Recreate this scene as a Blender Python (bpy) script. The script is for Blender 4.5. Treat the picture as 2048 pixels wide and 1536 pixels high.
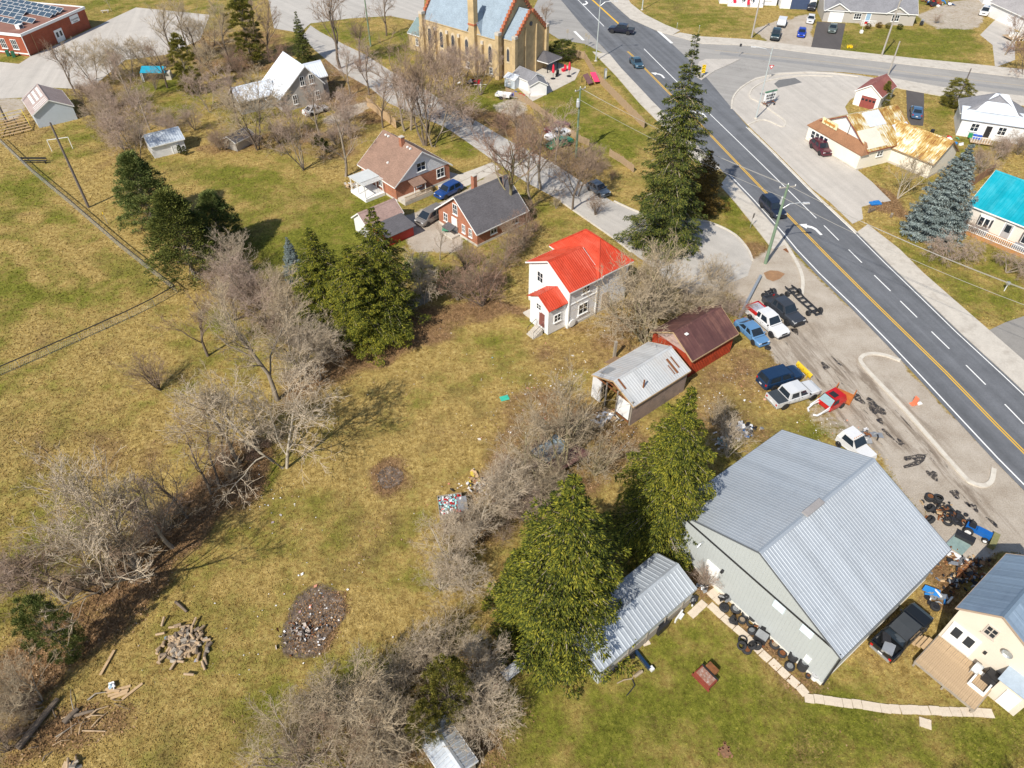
import bpy, math, random, numpy as np
from mathutils import Vector, Matrix, noise as mnoise
R = math.radians
for o in list(bpy.data.objects): bpy.data.objects.remove(o)
scene = bpy.context.scene
col = scene.collection
random.seed(7)
# ------------------------------------------------------------------ camera, sky, sun, exposure
CAM_H, PITCH, FPX = 54.0, R(43.5), 1422.0            # height (m), degrees below the horizon, focal length in 2048-px units
cd = bpy.data.cameras.new('camera'); cam = bpy.data.objects.new('camera', cd); col.objects.link(cam)
cam.location = (0, 0, CAM_H); cam.rotation_euler = (R(90) - PITCH, 0, 0)
cd.sensor_width = 36.0; cd.lens = 36.0 * FPX / 2048.0; cd.clip_start = 0.5; cd.clip_end = 6000
scene.camera = cam
SUN_AZ, SUN_EL = R(236), R(44)                        # direction towards the sun (from +X, counter-clockwise)
world = bpy.data.worlds.new('World'); scene.world = world; world.use_nodes = True
wn = world.node_tree.nodes; bg = wn['Background']
sky = wn.new('ShaderNodeTexSky'); sky.sky_type = 'NISHITA'; sky.sun_disc = False
sky.sun_elevation = SUN_EL; sky.sun_rotation = R(90) - SUN_AZ
world.node_tree.links.new(sky.outputs[0], bg.inputs[0]); bg.inputs[1].default_value = 0.11
sd = bpy.data.lights.new('sun', 'SUN'); sd.energy = 4.9; sd.angle = R(0.55); sd.color = (1.0, 0.94, 0.84)
sun = bpy.data.objects.new('sun', sd); col.objects.link(sun)
sun.rotation_euler = Vector((math.cos(SUN_AZ)*math.cos(SUN_EL), math.sin(SUN_AZ)*math.cos(SUN_EL), math.sin(SUN_EL))).to_track_quat('Z', 'Y').to_euler()
sun.location = (-40, -40, 90)
vs = scene.view_settings; vs.view_transform = 'Standard'; vs.look = 'None'; vs.exposure = 0.26; vs.gamma = 1.0; vs.use_curve_mapping = False
scene.render.engine = 'CYCLES'

# ------------------------------------------------------------------ pixel -> place helpers (2048 x 1536 picture; distance always from the ground or a known height)
_c, _s = math.cos(PITCH), math.sin(PITCH)
def G(x, y, z=0.0):
    d = Vector((x - 1024, FPX*_c + (768 - y)*_s, -FPX*_s + (768 - y)*_c))
    return Vector((0, 0, CAM_H)) + d * ((CAM_H - z) / -d.z)
def Hz(bx, by, ty):
    "height of a thing standing at ground pixel (bx, by) whose top is at picture row ty"
    Y = G(bx, by).y; k = (768 - ty) / FPX
    return CAM_H + Y*(k*_c - _s)/(_c + k*_s)
def ppm(bx, by):
    "metres per picture pixel at a ground point"
    p = G(bx, by); return (p.y*_c + CAM_H*_s)/FPX

# ------------------------------------------------------------------ mesh helpers
class MB:
    def __init__(s): s.v = []; s.f = []
    def add(s, vs, fs):
        n = len(s.v); s.v += [tuple(v) for v in vs]; s.f += [tuple(i + n for i in f) for f in fs]; return s
    def box(s, cx, cy, cz, sx, sy, sz, rz=0.0):
        c, n = math.cos(rz), math.sin(rz); P = []
        for dz in (-.5, .5):
            for dx, dy in ((-.5,-.5),(.5,-.5),(.5,.5),(-.5,.5)):
                x, y = dx*sx, dy*sy; P.append((cx + x*c - y*n, cy + x*n + y*c, cz + dz*sz))
        return s.add(P, [(3,2,1,0),(4,5,6,7),(0,1,5,4),(1,2,6,5),(2,3,7,6),(3,0,4,7)])
    def bar(s, a, b, w, h=None, up=(0,0,1)):
        a, b = Vector(a), Vector(b); h = h or w; d = (b - a); L = d.length
        if L < 1e-6: return s
        d /= L; u = Vector(up); 
        if abs(d.dot(u)) > .98: u = Vector((1,0,0))
        x = d.cross(u).normalized(); y = x.cross(d)
        P = [p + x*(i*w/2) + y*(j*h/2) for p in (a, b) for i, j in ((-1,-1),(1,-1),(1,1),(-1,1))]
        return s.add(P, [(0,1,2,3)[::-1],(4,5,6,7),(0,1,5,4),(1,2,6,5),(2,3,7,6),(3,0,4,7)])
    def tube(s, pts, rad, n=6, cap=True):
        pts = [Vector(p) for p in pts]
        if not hasattr(rad, '__len__'): rad = [rad]*len(pts)
        base = len(s.v); ref = Vector((0.3,0.1,1)).normalized()
        for i, p in enumerate(pts):
            d = (pts[min(i+1, len(pts)-1)] - pts[max(i-1, 0)])
            if d.length < 1e-9: d = Vector((0,0,1))
            d.normalize()
            u = ref if abs(d.dot(ref)) < .95 else Vector((1,0,0))
            x = d.cross(u).normalized(); y = d.cross(x)
            for k in range(n):
                a = 2*math.pi*k/n; s.v.append(tuple(p + (x*math.cos(a) + y*math.sin(a))*rad[i]))
        for i in range(len(pts)-1):
            for k in range(n):
                a = base + i*n + k; b = base + i*n + (k+1) % n
                s.f.append((a, a+n, b+n, b))
        if cap and n > 2:
            s.f.append(tuple(base + k for k in range(n))); s.f.append(tuple(base + (len(pts)-1)*n + k for k in range(n))[::-1])
        return s
    def prism(s, poly, z0, z1):
        n = len(poly); b = len(s.v)
        s.v += [(p[0], p[1], z0) for p in poly] + [(p[0], p[1], z1) for p in poly]
        s.f.append(tuple(b + i for i in range(n))[::-1]); s.f.append(tuple(b + n + i for i in range(n)))
        for i in range(n):
            j = (i+1) % n; s.f.append((b+i, b+j, b+n+j, b+n+i))
        return s
    def lathe(s, prof, n=16, axis='z', o=(0,0,0), closed=False):
        b = len(s.v); m = len(prof)
        for k in range(n):
            a = 2*math.pi*k/n; c, q = math.cos(a), math.sin(a)
            for r, z in prof:
                if axis == 'z': s.v.append((o[0] + r*c, o[1] + r*q, o[2] + z))
                elif axis == 'y': s.v.append((o[0] + r*c, o[1] + z, o[2] + r*q))
                else: s.v.append((o[0] + z, o[1] + r*c, o[2] + r*q))
        for k in range(n):
            k2 = (k+1) % n
            for i in range(m if closed else m-1):
                i2 = (i+1) % m; s.f.append((b + k*m + i, b + k2*m + i, b + k2*m + i2, b + k*m + i2))
        return s
    def mesh(s, name, mat, smooth=False):
        me = bpy.data.meshes.new(name); me.from_pydata(s.v, [], s.f); me.update()
        if mat is not None: me.materials.append(mat)
        if smooth: me.polygons.foreach_set('use_smooth', [True]*len(me.polygons))
        return me
    def build(s, name, mat, parent=None, smooth=False):
        return link(name, s.mesh(name, mat, smooth), parent)
def link(name, me, parent=None, loc=None, rz=None):
    o = bpy.data.objects.new(name, me); col.objects.link(o)
    if parent is not None: o.parent = parent
    if loc is not None: o.location = loc
    if rz is not None: o.rotation_euler = (0, 0, rz)
    return o
def np_mesh(name, V, F, mat, smooth=False):
    V = np.asarray(V, np.float32); F = np.asarray(F, np.int32); k = F.shape[1]
    me = bpy.data.meshes.new(name); me.vertices.add(len(V)); me.vertices.foreach_set('co', V.ravel())
    me.loops.add(F.size); me.loops.foreach_set('vertex_index', F.ravel())
    me.polygons.add(len(F)); me.polygons.foreach_set('loop_start', np.arange(0, F.size, k, dtype=np.int32))
    me.update(calc_edges=True)
    if mat is not None: me.materials.append(mat)
    if smooth: me.polygons.foreach_set('use_smooth', np.ones(len(F), bool))
    return me
def tag(o, label, cat=None, group=None, kind=None):
    if label: o['label'] = label
    if cat: o['category'] = cat
    if group: o['group'] = group
    if kind: o['kind'] = kind
    return o
def thing(name, label, cat, loc=(0,0,0), rz=0.0, group=None):
    return tag(link(name, None, None, loc, rz), label, cat, group)
def structure(o): o['kind'] = 'structure'; return o
def copy_tree(o, parent=None):
    c = o.copy(); col.objects.link(c); c.parent = parent
    for ch in list(o.children): copy_tree(ch, c)
    return c

# ------------------------------------------------------------------ materials (procedural)
_mats = {}
def nodes(name):
    m = bpy.data.materials.new(name); m.use_nodes = True; nt = m.node_tree
    return m, nt, nt.nodes['Principled BSDF'], nt.links.new
def NZ(nt, vec, scale, detail=3.0, rough=.6, dist=0.0):
    n = nt.nodes.new('ShaderNodeTexNoise'); n.inputs['Scale'].default_value = scale; n.inputs['Detail'].default_value = detail
    n.inputs['Roughness'].default_value = rough; n.inputs['Distortion'].default_value = dist
    if vec is not None: nt.links.new(vec, n.inputs['Vector'])
    return n.outputs['Fac']
def RAMP(nt, fac, stops):
    r = nt.nodes.new('ShaderNodeValToRGB'); e = r.color_ramp.elements
    while len(e) < len(stops): e.new(.5)
    for i, (p, c) in enumerate(stops):
        e[i].position = p; e[i].color = (c[0], c[1], c[2], 1) if hasattr(c, '__len__') else (c, c, c, 1)
    nt.links.new(fac, r.inputs['Fac']); return r.outputs['Color']
def MIX(nt, fac, a, b, mode='MIX'):
    n = nt.nodes.new('ShaderNodeMix'); n.data_type = 'RGBA'; n.blend_type = mode; n.clamp_factor = True
    for sk, v in ((n.inputs[0], fac), (n.inputs[6], a), (n.inputs[7], b)):
        if hasattr(v, 'is_output'): nt.links.new(v, sk)
        elif hasattr(v, '__len__'): sk.default_value = (v[0], v[1], v[2], 1)
        else: sk.default_value = v
    return n.outputs[2]
def MATH(nt, op, a, b=0.0):
    n = nt.nodes.new('ShaderNodeMath'); n.operation = op
    for sk, v in ((n.inputs[0], a), (n.inputs[1], b)):
        if hasattr(v, 'is_output'): nt.links.new(v, sk)
        else: sk.default_value = v
    return n.outputs[0]
def COORD(nt, kind='Object', scale=(1,1,1), rz=0.0):
    if kind == 'Pos': out = nt.nodes.new('ShaderNodeNewGeometry').outputs['Position']
    else: out = nt.nodes.new('ShaderNodeTexCoord').outputs[kind]
    if rz:
        m0 = nt.nodes.new('ShaderNodeMapping'); m0.inputs['Rotation'].default_value = (0, 0, rz); nt.links.new(out, m0.inputs['Vector']); out = m0.outputs['Vector']
    mp = nt.nodes.new('ShaderNodeMapping'); mp.inputs['Scale'].default_value = scale
    nt.links.new(out, mp.inputs['Vector']); return mp.outputs['Vector']
def BUMP(nt, p, h, strength, dist=.05):
    b = nt.nodes.new('ShaderNodeBump'); b.inputs['Strength'].default_value = strength; b.inputs['Distance'].default_value = dist
    nt.links.new(h, b.inputs['Height']); nt.links.new(b.outputs[0], p.inputs['Normal'])
def mat(name, c, rough=.8, metal=0.0, var=.18, scale=2.0, bump=0.0, stretch=(1,1,1), dirt=None, spec=.5, coat=0.0):
    "plain paint / wood / metal with two scales of unevenness, optional dirt colour"
    if name in _mats: return _mats[name]
    m, nt, p, L = nodes(name); v = COORD(nt, 'Object', stretch)
    n1 = NZ(nt, v, scale, 4); n2 = NZ(nt, v, scale*7, 3)
    k = MIX(nt, .5, n1, n2)
    lo = [x*(1-var) for x in c]; hi = [min(1, x*(1+var)) for x in c]
    out = RAMP(nt, k, [(.3, lo), (.7, hi)])
    if dirt:
        d = RAMP(nt, NZ(nt, v, scale*.8, 6, .7), [(.5, 0), (.72, 1)])
        out = MIX(nt, d, out, dirt)
    L(out, p.inputs['Base Color']); p.inputs['Roughness'].default_value = rough; p.inputs['Metallic'].default_value = metal
    p.inputs['Specular IOR Level'].default_value = spec; p.inputs['Coat Weight'].default_value = coat; p.inputs['Coat Roughness'].default_value = .08
    if bump: BUMP(nt, p, n2, bump, .03)
    _mats[name] = m; return m
def brick_mat(name, c1, c2, mortar, scale=1.0):
    if name in _mats: return _mats[name]
    m, nt, p, L = nodes(name)
    sx = nt.nodes.new('ShaderNodeSeparateXYZ'); L(nt.nodes.new('ShaderNodeTexCoord').outputs['Object'], sx.inputs[0])
    cb = nt.nodes.new('ShaderNodeCombineXYZ'); L(MATH(nt, 'ADD', sx.outputs[0], sx.outputs[1]), cb.inputs[0]); L(sx.outputs[2], cb.inputs[1])
    b = nt.nodes.new('ShaderNodeTexBrick'); L(cb.outputs[0], b.inputs['Vector'])
    b.inputs['Scale'].default_value = 1.0; b.inputs['Brick Width'].default_value = .24*scale; b.inputs['Row Height'].default_value = .08*scale; b.inputs['Mortar Size'].default_value = .008*scale
    b.inputs['Color1'].default_value = (*c1, 1); b.inputs['Color2'].default_value = (*c2, 1); b.inputs['Mortar'].default_value = (*mortar, 1)
    n = NZ(nt, COORD(nt), .7, 4); out = MIX(nt, 1.0, b.outputs['Color'], RAMP(nt, n, [(.3, .78), (.7, 1.15)]), 'MULTIPLY')
    L(out, p.inputs['Base Color']); p.inputs['Roughness'].default_value = .9; BUMP(nt, p, b.outputs['Fac'], -.3, .02)
    _mats[name] = m; return m
def siding_mat(name, c, pitch=.18, var=.1, vert=False, dirt=None):
    if name in _mats: return _mats[name]
    m, nt, p, L = nodes(name)
    sx = nt.nodes.new('ShaderNodeSeparateXYZ'); L(nt.nodes.new('ShaderNodeTexCoord').outputs['Object'], sx.inputs[0])
    a = MATH(nt, 'ADD', sx.outputs[0], sx.outputs[1]) if vert else sx.outputs[2]
    fr = MATH(nt, 'FRACT', MATH(nt, 'DIVIDE', a, pitch))
    v = COORD(nt); n = MIX(nt, .4, NZ(nt, v, .8, 4), NZ(nt, v, 9, 3))
    out = RAMP(nt, n, [(.3, [x*(1-var) for x in c]), (.7, [min(1, x*(1+var)) for x in c])])
    if dirt: out = MIX(nt, RAMP(nt, NZ(nt, v, .9, 6, .7), [(.48, 0), (.66, 1)]), out, dirt)
    L(out, p.inputs['Base Color']); p.inputs['Roughness'].default_value = .6; BUMP(nt, p, fr, .5, .03)
    _mats[name] = m; return m
def shingle_mat(name, c, var=.25):
    if name in _mats: return _mats[name]
    m, nt, p, L = nodes(name); v = COORD(nt, 'Object')
    n = MIX(nt, .55, NZ(nt, v, .6, 4), NZ(nt, COORD(nt, 'Object', (3.2, 8, 8)), 1.0, 1))
    L(RAMP(nt, n, [(.32, [x*(1-var) for x in c]), (.68, [x*(1+var) for x in c])]), p.inputs['Base Color'])
    p.inputs['Roughness'].default_value = .92; BUMP(nt, p, NZ(nt, v, 14, 3), .35, .02)
    _mats[name] = m; return m
def asphalt_mat(name, c, streak, rz):
    m, nt, p, L = nodes(name)
    v = COORD(nt, 'Pos', (.75, .02, 1), rz); w = COORD(nt, 'Pos')
    s = MIX(nt, .42, NZ(nt, v, 1.0, 4), NZ(nt, w, .35, 6, .7))
    base = RAMP(nt, s, [(.28, [x*(1-streak) for x in c]), (.72, [x*(1+streak) for x in c])])
    fine = RAMP(nt, NZ(nt, w, 7, 4, .7), [(.3, .86), (.7, 1.12)])
    base = MIX(nt, 1.0, base, fine, 'MULTIPLY')
    vo = nt.nodes.new('ShaderNodeTexVoronoi'); vo.feature = 'DISTANCE_TO_EDGE'; vo.inputs['Scale'].default_value = .16
    nd = nt.nodes.new('ShaderNodeMix'); nd.data_type = 'VECTOR'; nd.inputs[0].default_value = .25; L(w, nd.inputs[4])
    nn = nt.nodes.new('ShaderNodeTexNoise'); nn.inputs['Scale'].default_value = .5; nn.inputs['Detail'].default_value = 5; L(w, nn.inputs['Vector'])
    vm = nt.nodes.new('ShaderNodeVectorMath'); vm.operation = 'MULTIPLY_ADD'; L(nn.outputs['Color'], vm.inputs[0]); vm.inputs[1].default_value = (7, 7, 0); L(w, vm.inputs[2])
    L(vm.outputs[0], vo.inputs['Vector'])
    crack = RAMP(nt, vo.outputs['Distance'], [(.0, 1), (.006, 0)])
    crack = MIX(nt, RAMP(nt, NZ(nt, w, .12, 2), [(.5, 0), (.6, 1)]), (0,0,0), crack)
    base = MIX(nt, MATH(nt, 'MULTIPLY', crack, .6), base, [x*.45 for x in c])
    L(base, p.inputs['Base Color']); p.inputs['Roughness'].default_value = .88; BUMP(nt, p, NZ(nt, w, 25, 2), .25, .01)
    return m
def foliage_mat(name, stops, rough=.75):
    if name in _mats: return _mats[name]
    m, nt, p, L = nodes(name)
    g = nt.nodes.new('ShaderNodeNewGeometry'); oi = nt.nodes.new('ShaderNodeObjectInfo')
    r = MATH(nt, 'ADD', MATH(nt, 'MULTIPLY', g.outputs['Random Per Island'], .85), MATH(nt, 'MULTIPLY', oi.outputs['Random'], .15))
    c = RAMP(nt, MIX(nt, .45, r, NZ(nt, COORD(nt, 'Object'), .55, 3)), stops)
    L(c, p.inputs['Base Color']); p.inputs['Roughness'].default_value = rough; p.inputs['Specular IOR Level'].default_value = .2
    _mats[name] = m; return m
ROAD_RZ = R(-16)
concrete = mat('concrete', (.50, .46, .40), .9, 0, .14, .8, .2, dirt=(.36,.32,.27))
kerb_m = mat('kerb_concrete', (.56, .52, .45), .9, 0, .14, 1.2, .2, dirt=(.42,.37,.31))
paint_w = mat('road_paint_white', (.80, .80, .78), .7, 0, .05, 5, dirt=(.62,.62,.60))
paint_y = mat('road_paint_yellow', (.72, .42, .03), .7, 0, .08, 5)
m_road = asphalt_mat('asphalt_main', (.128, .134, .146), .42, R(-14))
m_side = asphalt_mat('asphalt_side', (.42, .395, .36), .20, R(-42))
m_second = asphalt_mat('asphalt_second', (.31, .295, .275), .22, R(-65))
m_lot = asphalt_mat('asphalt_lot', (.46, .425, .38), .20, R(-14))
m_drive_dark = asphalt_mat('asphalt_drive', (.085, .075, .072), .2, R(0))
glass = mat('window_glass', (.018, .026, .036), .06, 0, .3, 1.5, spec=.5)
white_trim = mat('white_trim', (.78, .78, .76), .55, 0, .06, 2)
black_m = mat('black_paint', (.02, .02, .022), .5, 0, .2, 3)
rubber = mat('tyre_rubber', (.022, .022, .024), .85, 0, .3, 6, .2)
dark_metal = mat('dark_metal', (.05, .05, .055), .55, .6, .3, 4)
steel = mat('galvanised_steel', (.55, .57, .58), .45, .7, .12, 2)
rust = mat('rust', (.22, .085, .03), .9, .2, .45, 4, .3, dirt=(.12,.06,.035))
wood_grey = mat('weathered_wood', (.30, .26, .21), .9, 0, .25, 3, .2, (1,1,.3))
wood_tan = mat('tan_wood', (.46, .32, .18), .85, 0, .22, 2.5, .15)
wood_deck = mat('deck_wood', (.43, .31, .19), .85, 0, .2, 2.0, .15)

# ------------------------------------------------------------------ ground: one sheet, painted with what grows or lies there
def axis(lo, hi, step, far):
    a = list(np.arange(lo, hi + 1e-6, step)); s = step*2
    x = hi
    while x < far: x += s; a.append(x); s *= 1.7
    x = lo; s = step*2
    while x > -far: x -= s; a.insert(0, x); s *= 1.7
    return np.array(a)
gx, gy = axis(-125, 125, .55, 1500), axis(4, 212, .55, 1500)
X, Y = np.meshgrid(gx, gy)
nxg, nyg = len(gx), len(gy)
P4 = np.zeros((nyg, nxg, 4), np.float32)
_rng = np.random.default_rng(3)
def vnoise(scale, seed):
    "cheap smooth value noise on the grid"
    r = np.random.default_rng(seed); T = r.random((256, 256)).astype(np.float32)
    u, v = X/scale + 700.3, Y/scale + 411.7; iu, iv = np.floor(u).astype(int), np.floor(v).astype(int); fu, fv = u - iu, v - iv
    fu, fv = fu*fu*(3-2*fu), fv*fv*(3-2*fv); t = lambda a, b: T[b % 256, a % 256]
    return (t(iu,iv)*(1-fu) + t(iu+1,iv)*fu)*(1-fv) + (t(iu,iv+1)*(1-fu) + t(iu+1,iv+1)*fu)*fv
WARP = (vnoise(6, 1) - .5)*2.6 + (vnoise(2, 2) - .5)*1.6
def poly_sd(pts):
    d = np.full(X.shape, 1e9); inside = np.zeros(X.shape, bool); n = len(pts)
    for i in range(n):
        ax, ay = pts[i][:2]; bx, by = pts[(i+1) % n][:2]; ex, ey = bx-ax, by-ay
        t = np.clip(((X-ax)*ex + (Y-ay)*ey)/(ex*ex + ey*ey + 1e-9), 0, 1)
        d = np.minimum(d, (X-ax-t*ex)**2 + (Y-ay-t*ey)**2)
        cnd = (ay > Y) != (by > Y)
        inside ^= cnd & (X < (bx-ax)*(Y-ay)/((by-ay) + 1e-12) + ax)
    d = np.sqrt(d); return np.where(inside, -d, d)
def paint(ch, px, val, soft=2.0, warp=1.0):
    sdv = poly_sd([G(*p) for p in px]) + WARP*warp
    w = np.clip(.5 - sdv/soft, 0, 1); P4[..., ch] = P4[..., ch]*(1-w) + val*w
def blob(ch, px, py, r, val, soft=.6):
    p = G(px, py); d = np.hypot(X-p.x, Y-p.y) + WARP*.35*min(r, 2); w = np.clip((r - d)/(r*soft), 0, 1)
    P4[..., ch] = P4[..., ch]*(1-w) + val*w
P4[..., 0] = .30 + (vnoise(14, 5) - .5)*.5
P4[..., 1] = .08
LAWNS = [
 ([(1180,1545),(1230,1300),(1400,1250),(1610,1400),(2060,1450),(2060,1545)], .78, 4),
 ([(520,1545),(450,1440),(600,1330),(760,1270),(1000,1400),(1150,1400),(1150,1545)], .66, 4),
 ([(590,890),(640,850),(700,870),(690,930),(620,930)], .95, 1.2), ([(505,900),(560,930),(540,990),(490,950)], .85, 1.5),
 ([(380,330),(520,330),(720,370),(720,420),(600,560),(500,560),(480,420)], .62, 4),
 ([(500,460),(620,440),(700,400),(730,380),(760,400),(700,500),(560,560)], .78, 3),
 ([(1060,190),(1150,160),(1290,270),(1270,330),(1180,300),(1080,220)], .72, 3),
 ([(930,170),(1000,160),(1060,200),(1010,240),(940,215)], .80, 2),
 ([(640,60),(850,60),(860,110),(760,120),(690,85)], .66, 3), ([(860,250),(910,270),(960,310),(900,330)], .70, 2),
 ([(1160,85),(1260,130),(1340,230),(1300,250),(1180,120)], .68, 2), ([(1395,390),(1450,385),(1510,450),(1480,465),(1420,440)], .6, 1.5),
 ([(1240,0),(1440,0),(1530,40),(1540,82),(1360,62)], .52, 3), ([(1680,60),(1830,60),(1930,75),(1957,135),(1680,100)], .74, 2),
 ([(1880,20),(1950,60),(1955,130),(1850,125)], .66, 2), ([(1720,420),(1800,500),(1850,545),(1950,625),(2048,650),(2048,520),(1900,480),(1820,440)], .58, 2),
 ([(1860,520),(1960,520),(2040,560),(2000,610),(1900,570)], .78, 3), ([(1845,180),(1900,190),(1900,290),(1850,290)], .6, 2),
 ([(0,330),(60,340),(340,575),(100,690),(0,720)], .50, 2), ([(190,470),(250,520),(300,580),(260,620),(150,600)], .70, 4), ([(0,560),(120,600),(100,680),(0,700)], .75, 4),
 ([(270,160),(380,160),(400,230),(330,240),(280,210)], .72, 3), ([(1920,290),(1990,310),(1960,340),(1900,330)], .6, 2), ([(150,0),(420,0),(360,20),(280,12),(220,40),(185,40)], .55, 3),
 ([(0,98),(60,112),(38,128),(0,124)], .6, 1), ([(880,520),(930,500),(1000,560),(930,600),(850,590)], .55, 2)]
for pg, v, sf in LAWNS: paint(0, pg, v, sf)
for pg, v, sf in [([(170,320),(260,300),(230,420),(130,400),(80,330)], .12, 3), ([(0,640),(0,780),(250,690),(330,600)], .22, 3), ([(540,760),(900,650),(1040,690),(960,900),(760,1180),(560,1150),(620,960)], .26, 4)]: paint(0, pg, v, sf)
for pg in ([(50,428),(66,424),(130,480),(205,556),(190,562),(110,500)], [(10,484),(24,482),(95,562),(80,572)], [(150,500),(215,470),(220,480),(160,520)], [(120,400),(150,390),(240,470),(225,480)]): paint(0, pg, -.25, 1.6)
P4[..., 0] += (vnoise(3.5, 8) - .5)*.45 + (vnoise(9, 9) - .5)*.40 + .05
DIRT = [
 ([(0,830),(130,800),(300,840),(260,930),(120,1000),(0,1030)], .34, 5), ([(560,900),(760,880),(900,800),(1000,840),(900,1000),(700,1180),(560,1160)], .22, 5), ([(300,1330),(560,1400),(500,1540),(200,1540)], .26, 4),
 ([(150,1180),(470,890),(545,880),(520,985),(430,1060),(330,1160),(240,1300),(60,1440),(-40,1460),(-40,1330)], .8, 2.0),
 ([(0,1440),(180,1390),(300,1410),(120,1545),(0,1545)], .6, 2),
 ([(560,740),(690,690),(860,610),(1010,590),(1060,620),(960,640),(840,690),(740,740),(640,790),(560,820)], .8, 1.5),
 ([(1000,780),(1180,790),(1300,880),(1250,980),(1150,1000),(1000,1080),(880,1090),(900,1000),(980,900)], .55, 2.5),
 ([(600,1190),(680,1180),(700,1230),(640,1310),(560,1310),(565,1250)], .95, .8), ([(755,945),(800,930),(810,970),(765,980)], .8, .8),
 ([(1150,650),(1270,620),(1350,620),(1290,700),(1180,740),(1080,760),(1060,700)], .40, 3),
 ([(1360,760),(1480,700),(1540,700),(1640,850),(1560,870),(1430,900),(1400,830)], .38, 2),
 ([(1420,760),(1520,860),(1460,930),(1400,930)], .6, 2),
 ([(390,300),(560,250),(700,260),(740,300),(700,330),(560,300)], .55, 2.5), ([(640,110),(720,150),(790,240),(740,250),(650,200)], .60, 2.5),
 ([(180,90),(330,100),(330,160),(260,250),(300,320),(210,330),(150,220)], .38, 3), ([(380,60),(560,60),(600,110),(540,140),(380,150)], .52, 3),
 ([(900,210),(1050,230),(1110,270),(1060,300),(960,250)], .62, 2), ([(1090,280),(1200,330),(1250,380),(1200,400),(1100,340)], .42, 2),
 ([(1480,470),(1530,490),(1560,560),(1490,600),(1440,560)], .55, 2), ([(1730,350),(1790,400),(1830,440),(1760,430),(1720,420)], .9, 1.0),
 ([(1440,1180),(1640,1370),(1600,1390),(1400,1210)], .6, .8), ([(1370,1110),(1440,1180),(1400,1210),(1350,1110)], .75, .8),
 ([(1780,250),(1860,290),(1900,300),(1860,260)], .6, 1.5), ([(0,230),(120,190),(130,260),(20,300)], .4, 2), ([(1840,1090),(1990,1100),(1900,1230),(1840,1200)], .55, 1.5),
 ([(1745,1210),(1700,1260),(1740,1330),(1850,1260)], .35, 1.2), ([(840,1300),(1010,1300),(1000,1540),(640,1540),(560,1480)], .45, 3), ([(520,395),(720,350),(740,390),(650,410)], .25, 3)]
for pg, v, sf in DIRT: paint(1, pg, v, sf)
P4[..., 1] += (vnoise(2.2, 11) - .5)*.30 + (vnoise(5.5, 12) - .5)*.30
GRAVEL = [
 ([(1440,560),(1495,545),(1560,480),(1600,520),(1720,635),(1860,780),(2070,990),(2070,1110),(1985,1105),(1905,1130),(1880,1070),(1770,950),(1740,890),(1690,850),(1660,800),(1610,745),(1560,725),(1535,695),(1490,640)], 1.0, 1.6),
 ([(1590,760),(1700,850),(1760,930),(1720,930),(1620,850)], .5, 3), ([(1375,440),(1440,455),(1500,520),(1490,570),(1420,600),(1330,560),(1300,500)], .95, 1.5),
 ([(1530,45),(1615,30),(1632,45),(1622,97),(1550,95),(1500,60)], .75, 1.2), ([(1870,60),(1950,60),(1990,0),(1900,0),(1830,30)], .6, 1.5),
 ([(800,430),(870,400),(960,360),(985,335),(1000,350),(900,440),(920,500),(830,500)], .8, 1.0), ([(640,240),(735,195),(745,215),(650,260)], .55, 1.5),
 ([(985,210),(1050,190),(1060,215),(1030,235),(990,225)], .55, 1.0), ([(1160,650),(1270,640),(1240,700),(1150,680)], .35, 2.5), ([(0,195),(60,200),(30,240),(0,240)], .6, 1)]
for pg, v, sf in GRAVEL: paint(2, pg, v, sf, .6)
for q in [([(1540,620),(1640,690),(1760,830),(1800,930),(1720,900),(1600,760),(1530,690)], .8, 3), ([(1660,700),(1780,760),(1960,960),(2060,1080),(1960,1060),(1860,960),(1760,880),(1640,780)], 1.0, 2), ([(1560,640),(1650,660),(1640,720),(1580,700)], .7, 2)]: paint(3, *q)
for a in (0, 1, 2, 3): P4[..., a] = np.clip(P4[..., a], 0, 1)
V = np.stack([X, Y, np.zeros_like(X)], -1).reshape(-1, 3)
idx = np.arange(nxg*nyg).reshape(nyg, nxg)
F = np.stack([idx[:-1,:-1], idx[:-1,1:], idx[1:,1:], idx[1:,:-1]], -1).reshape(-1, 4)
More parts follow.
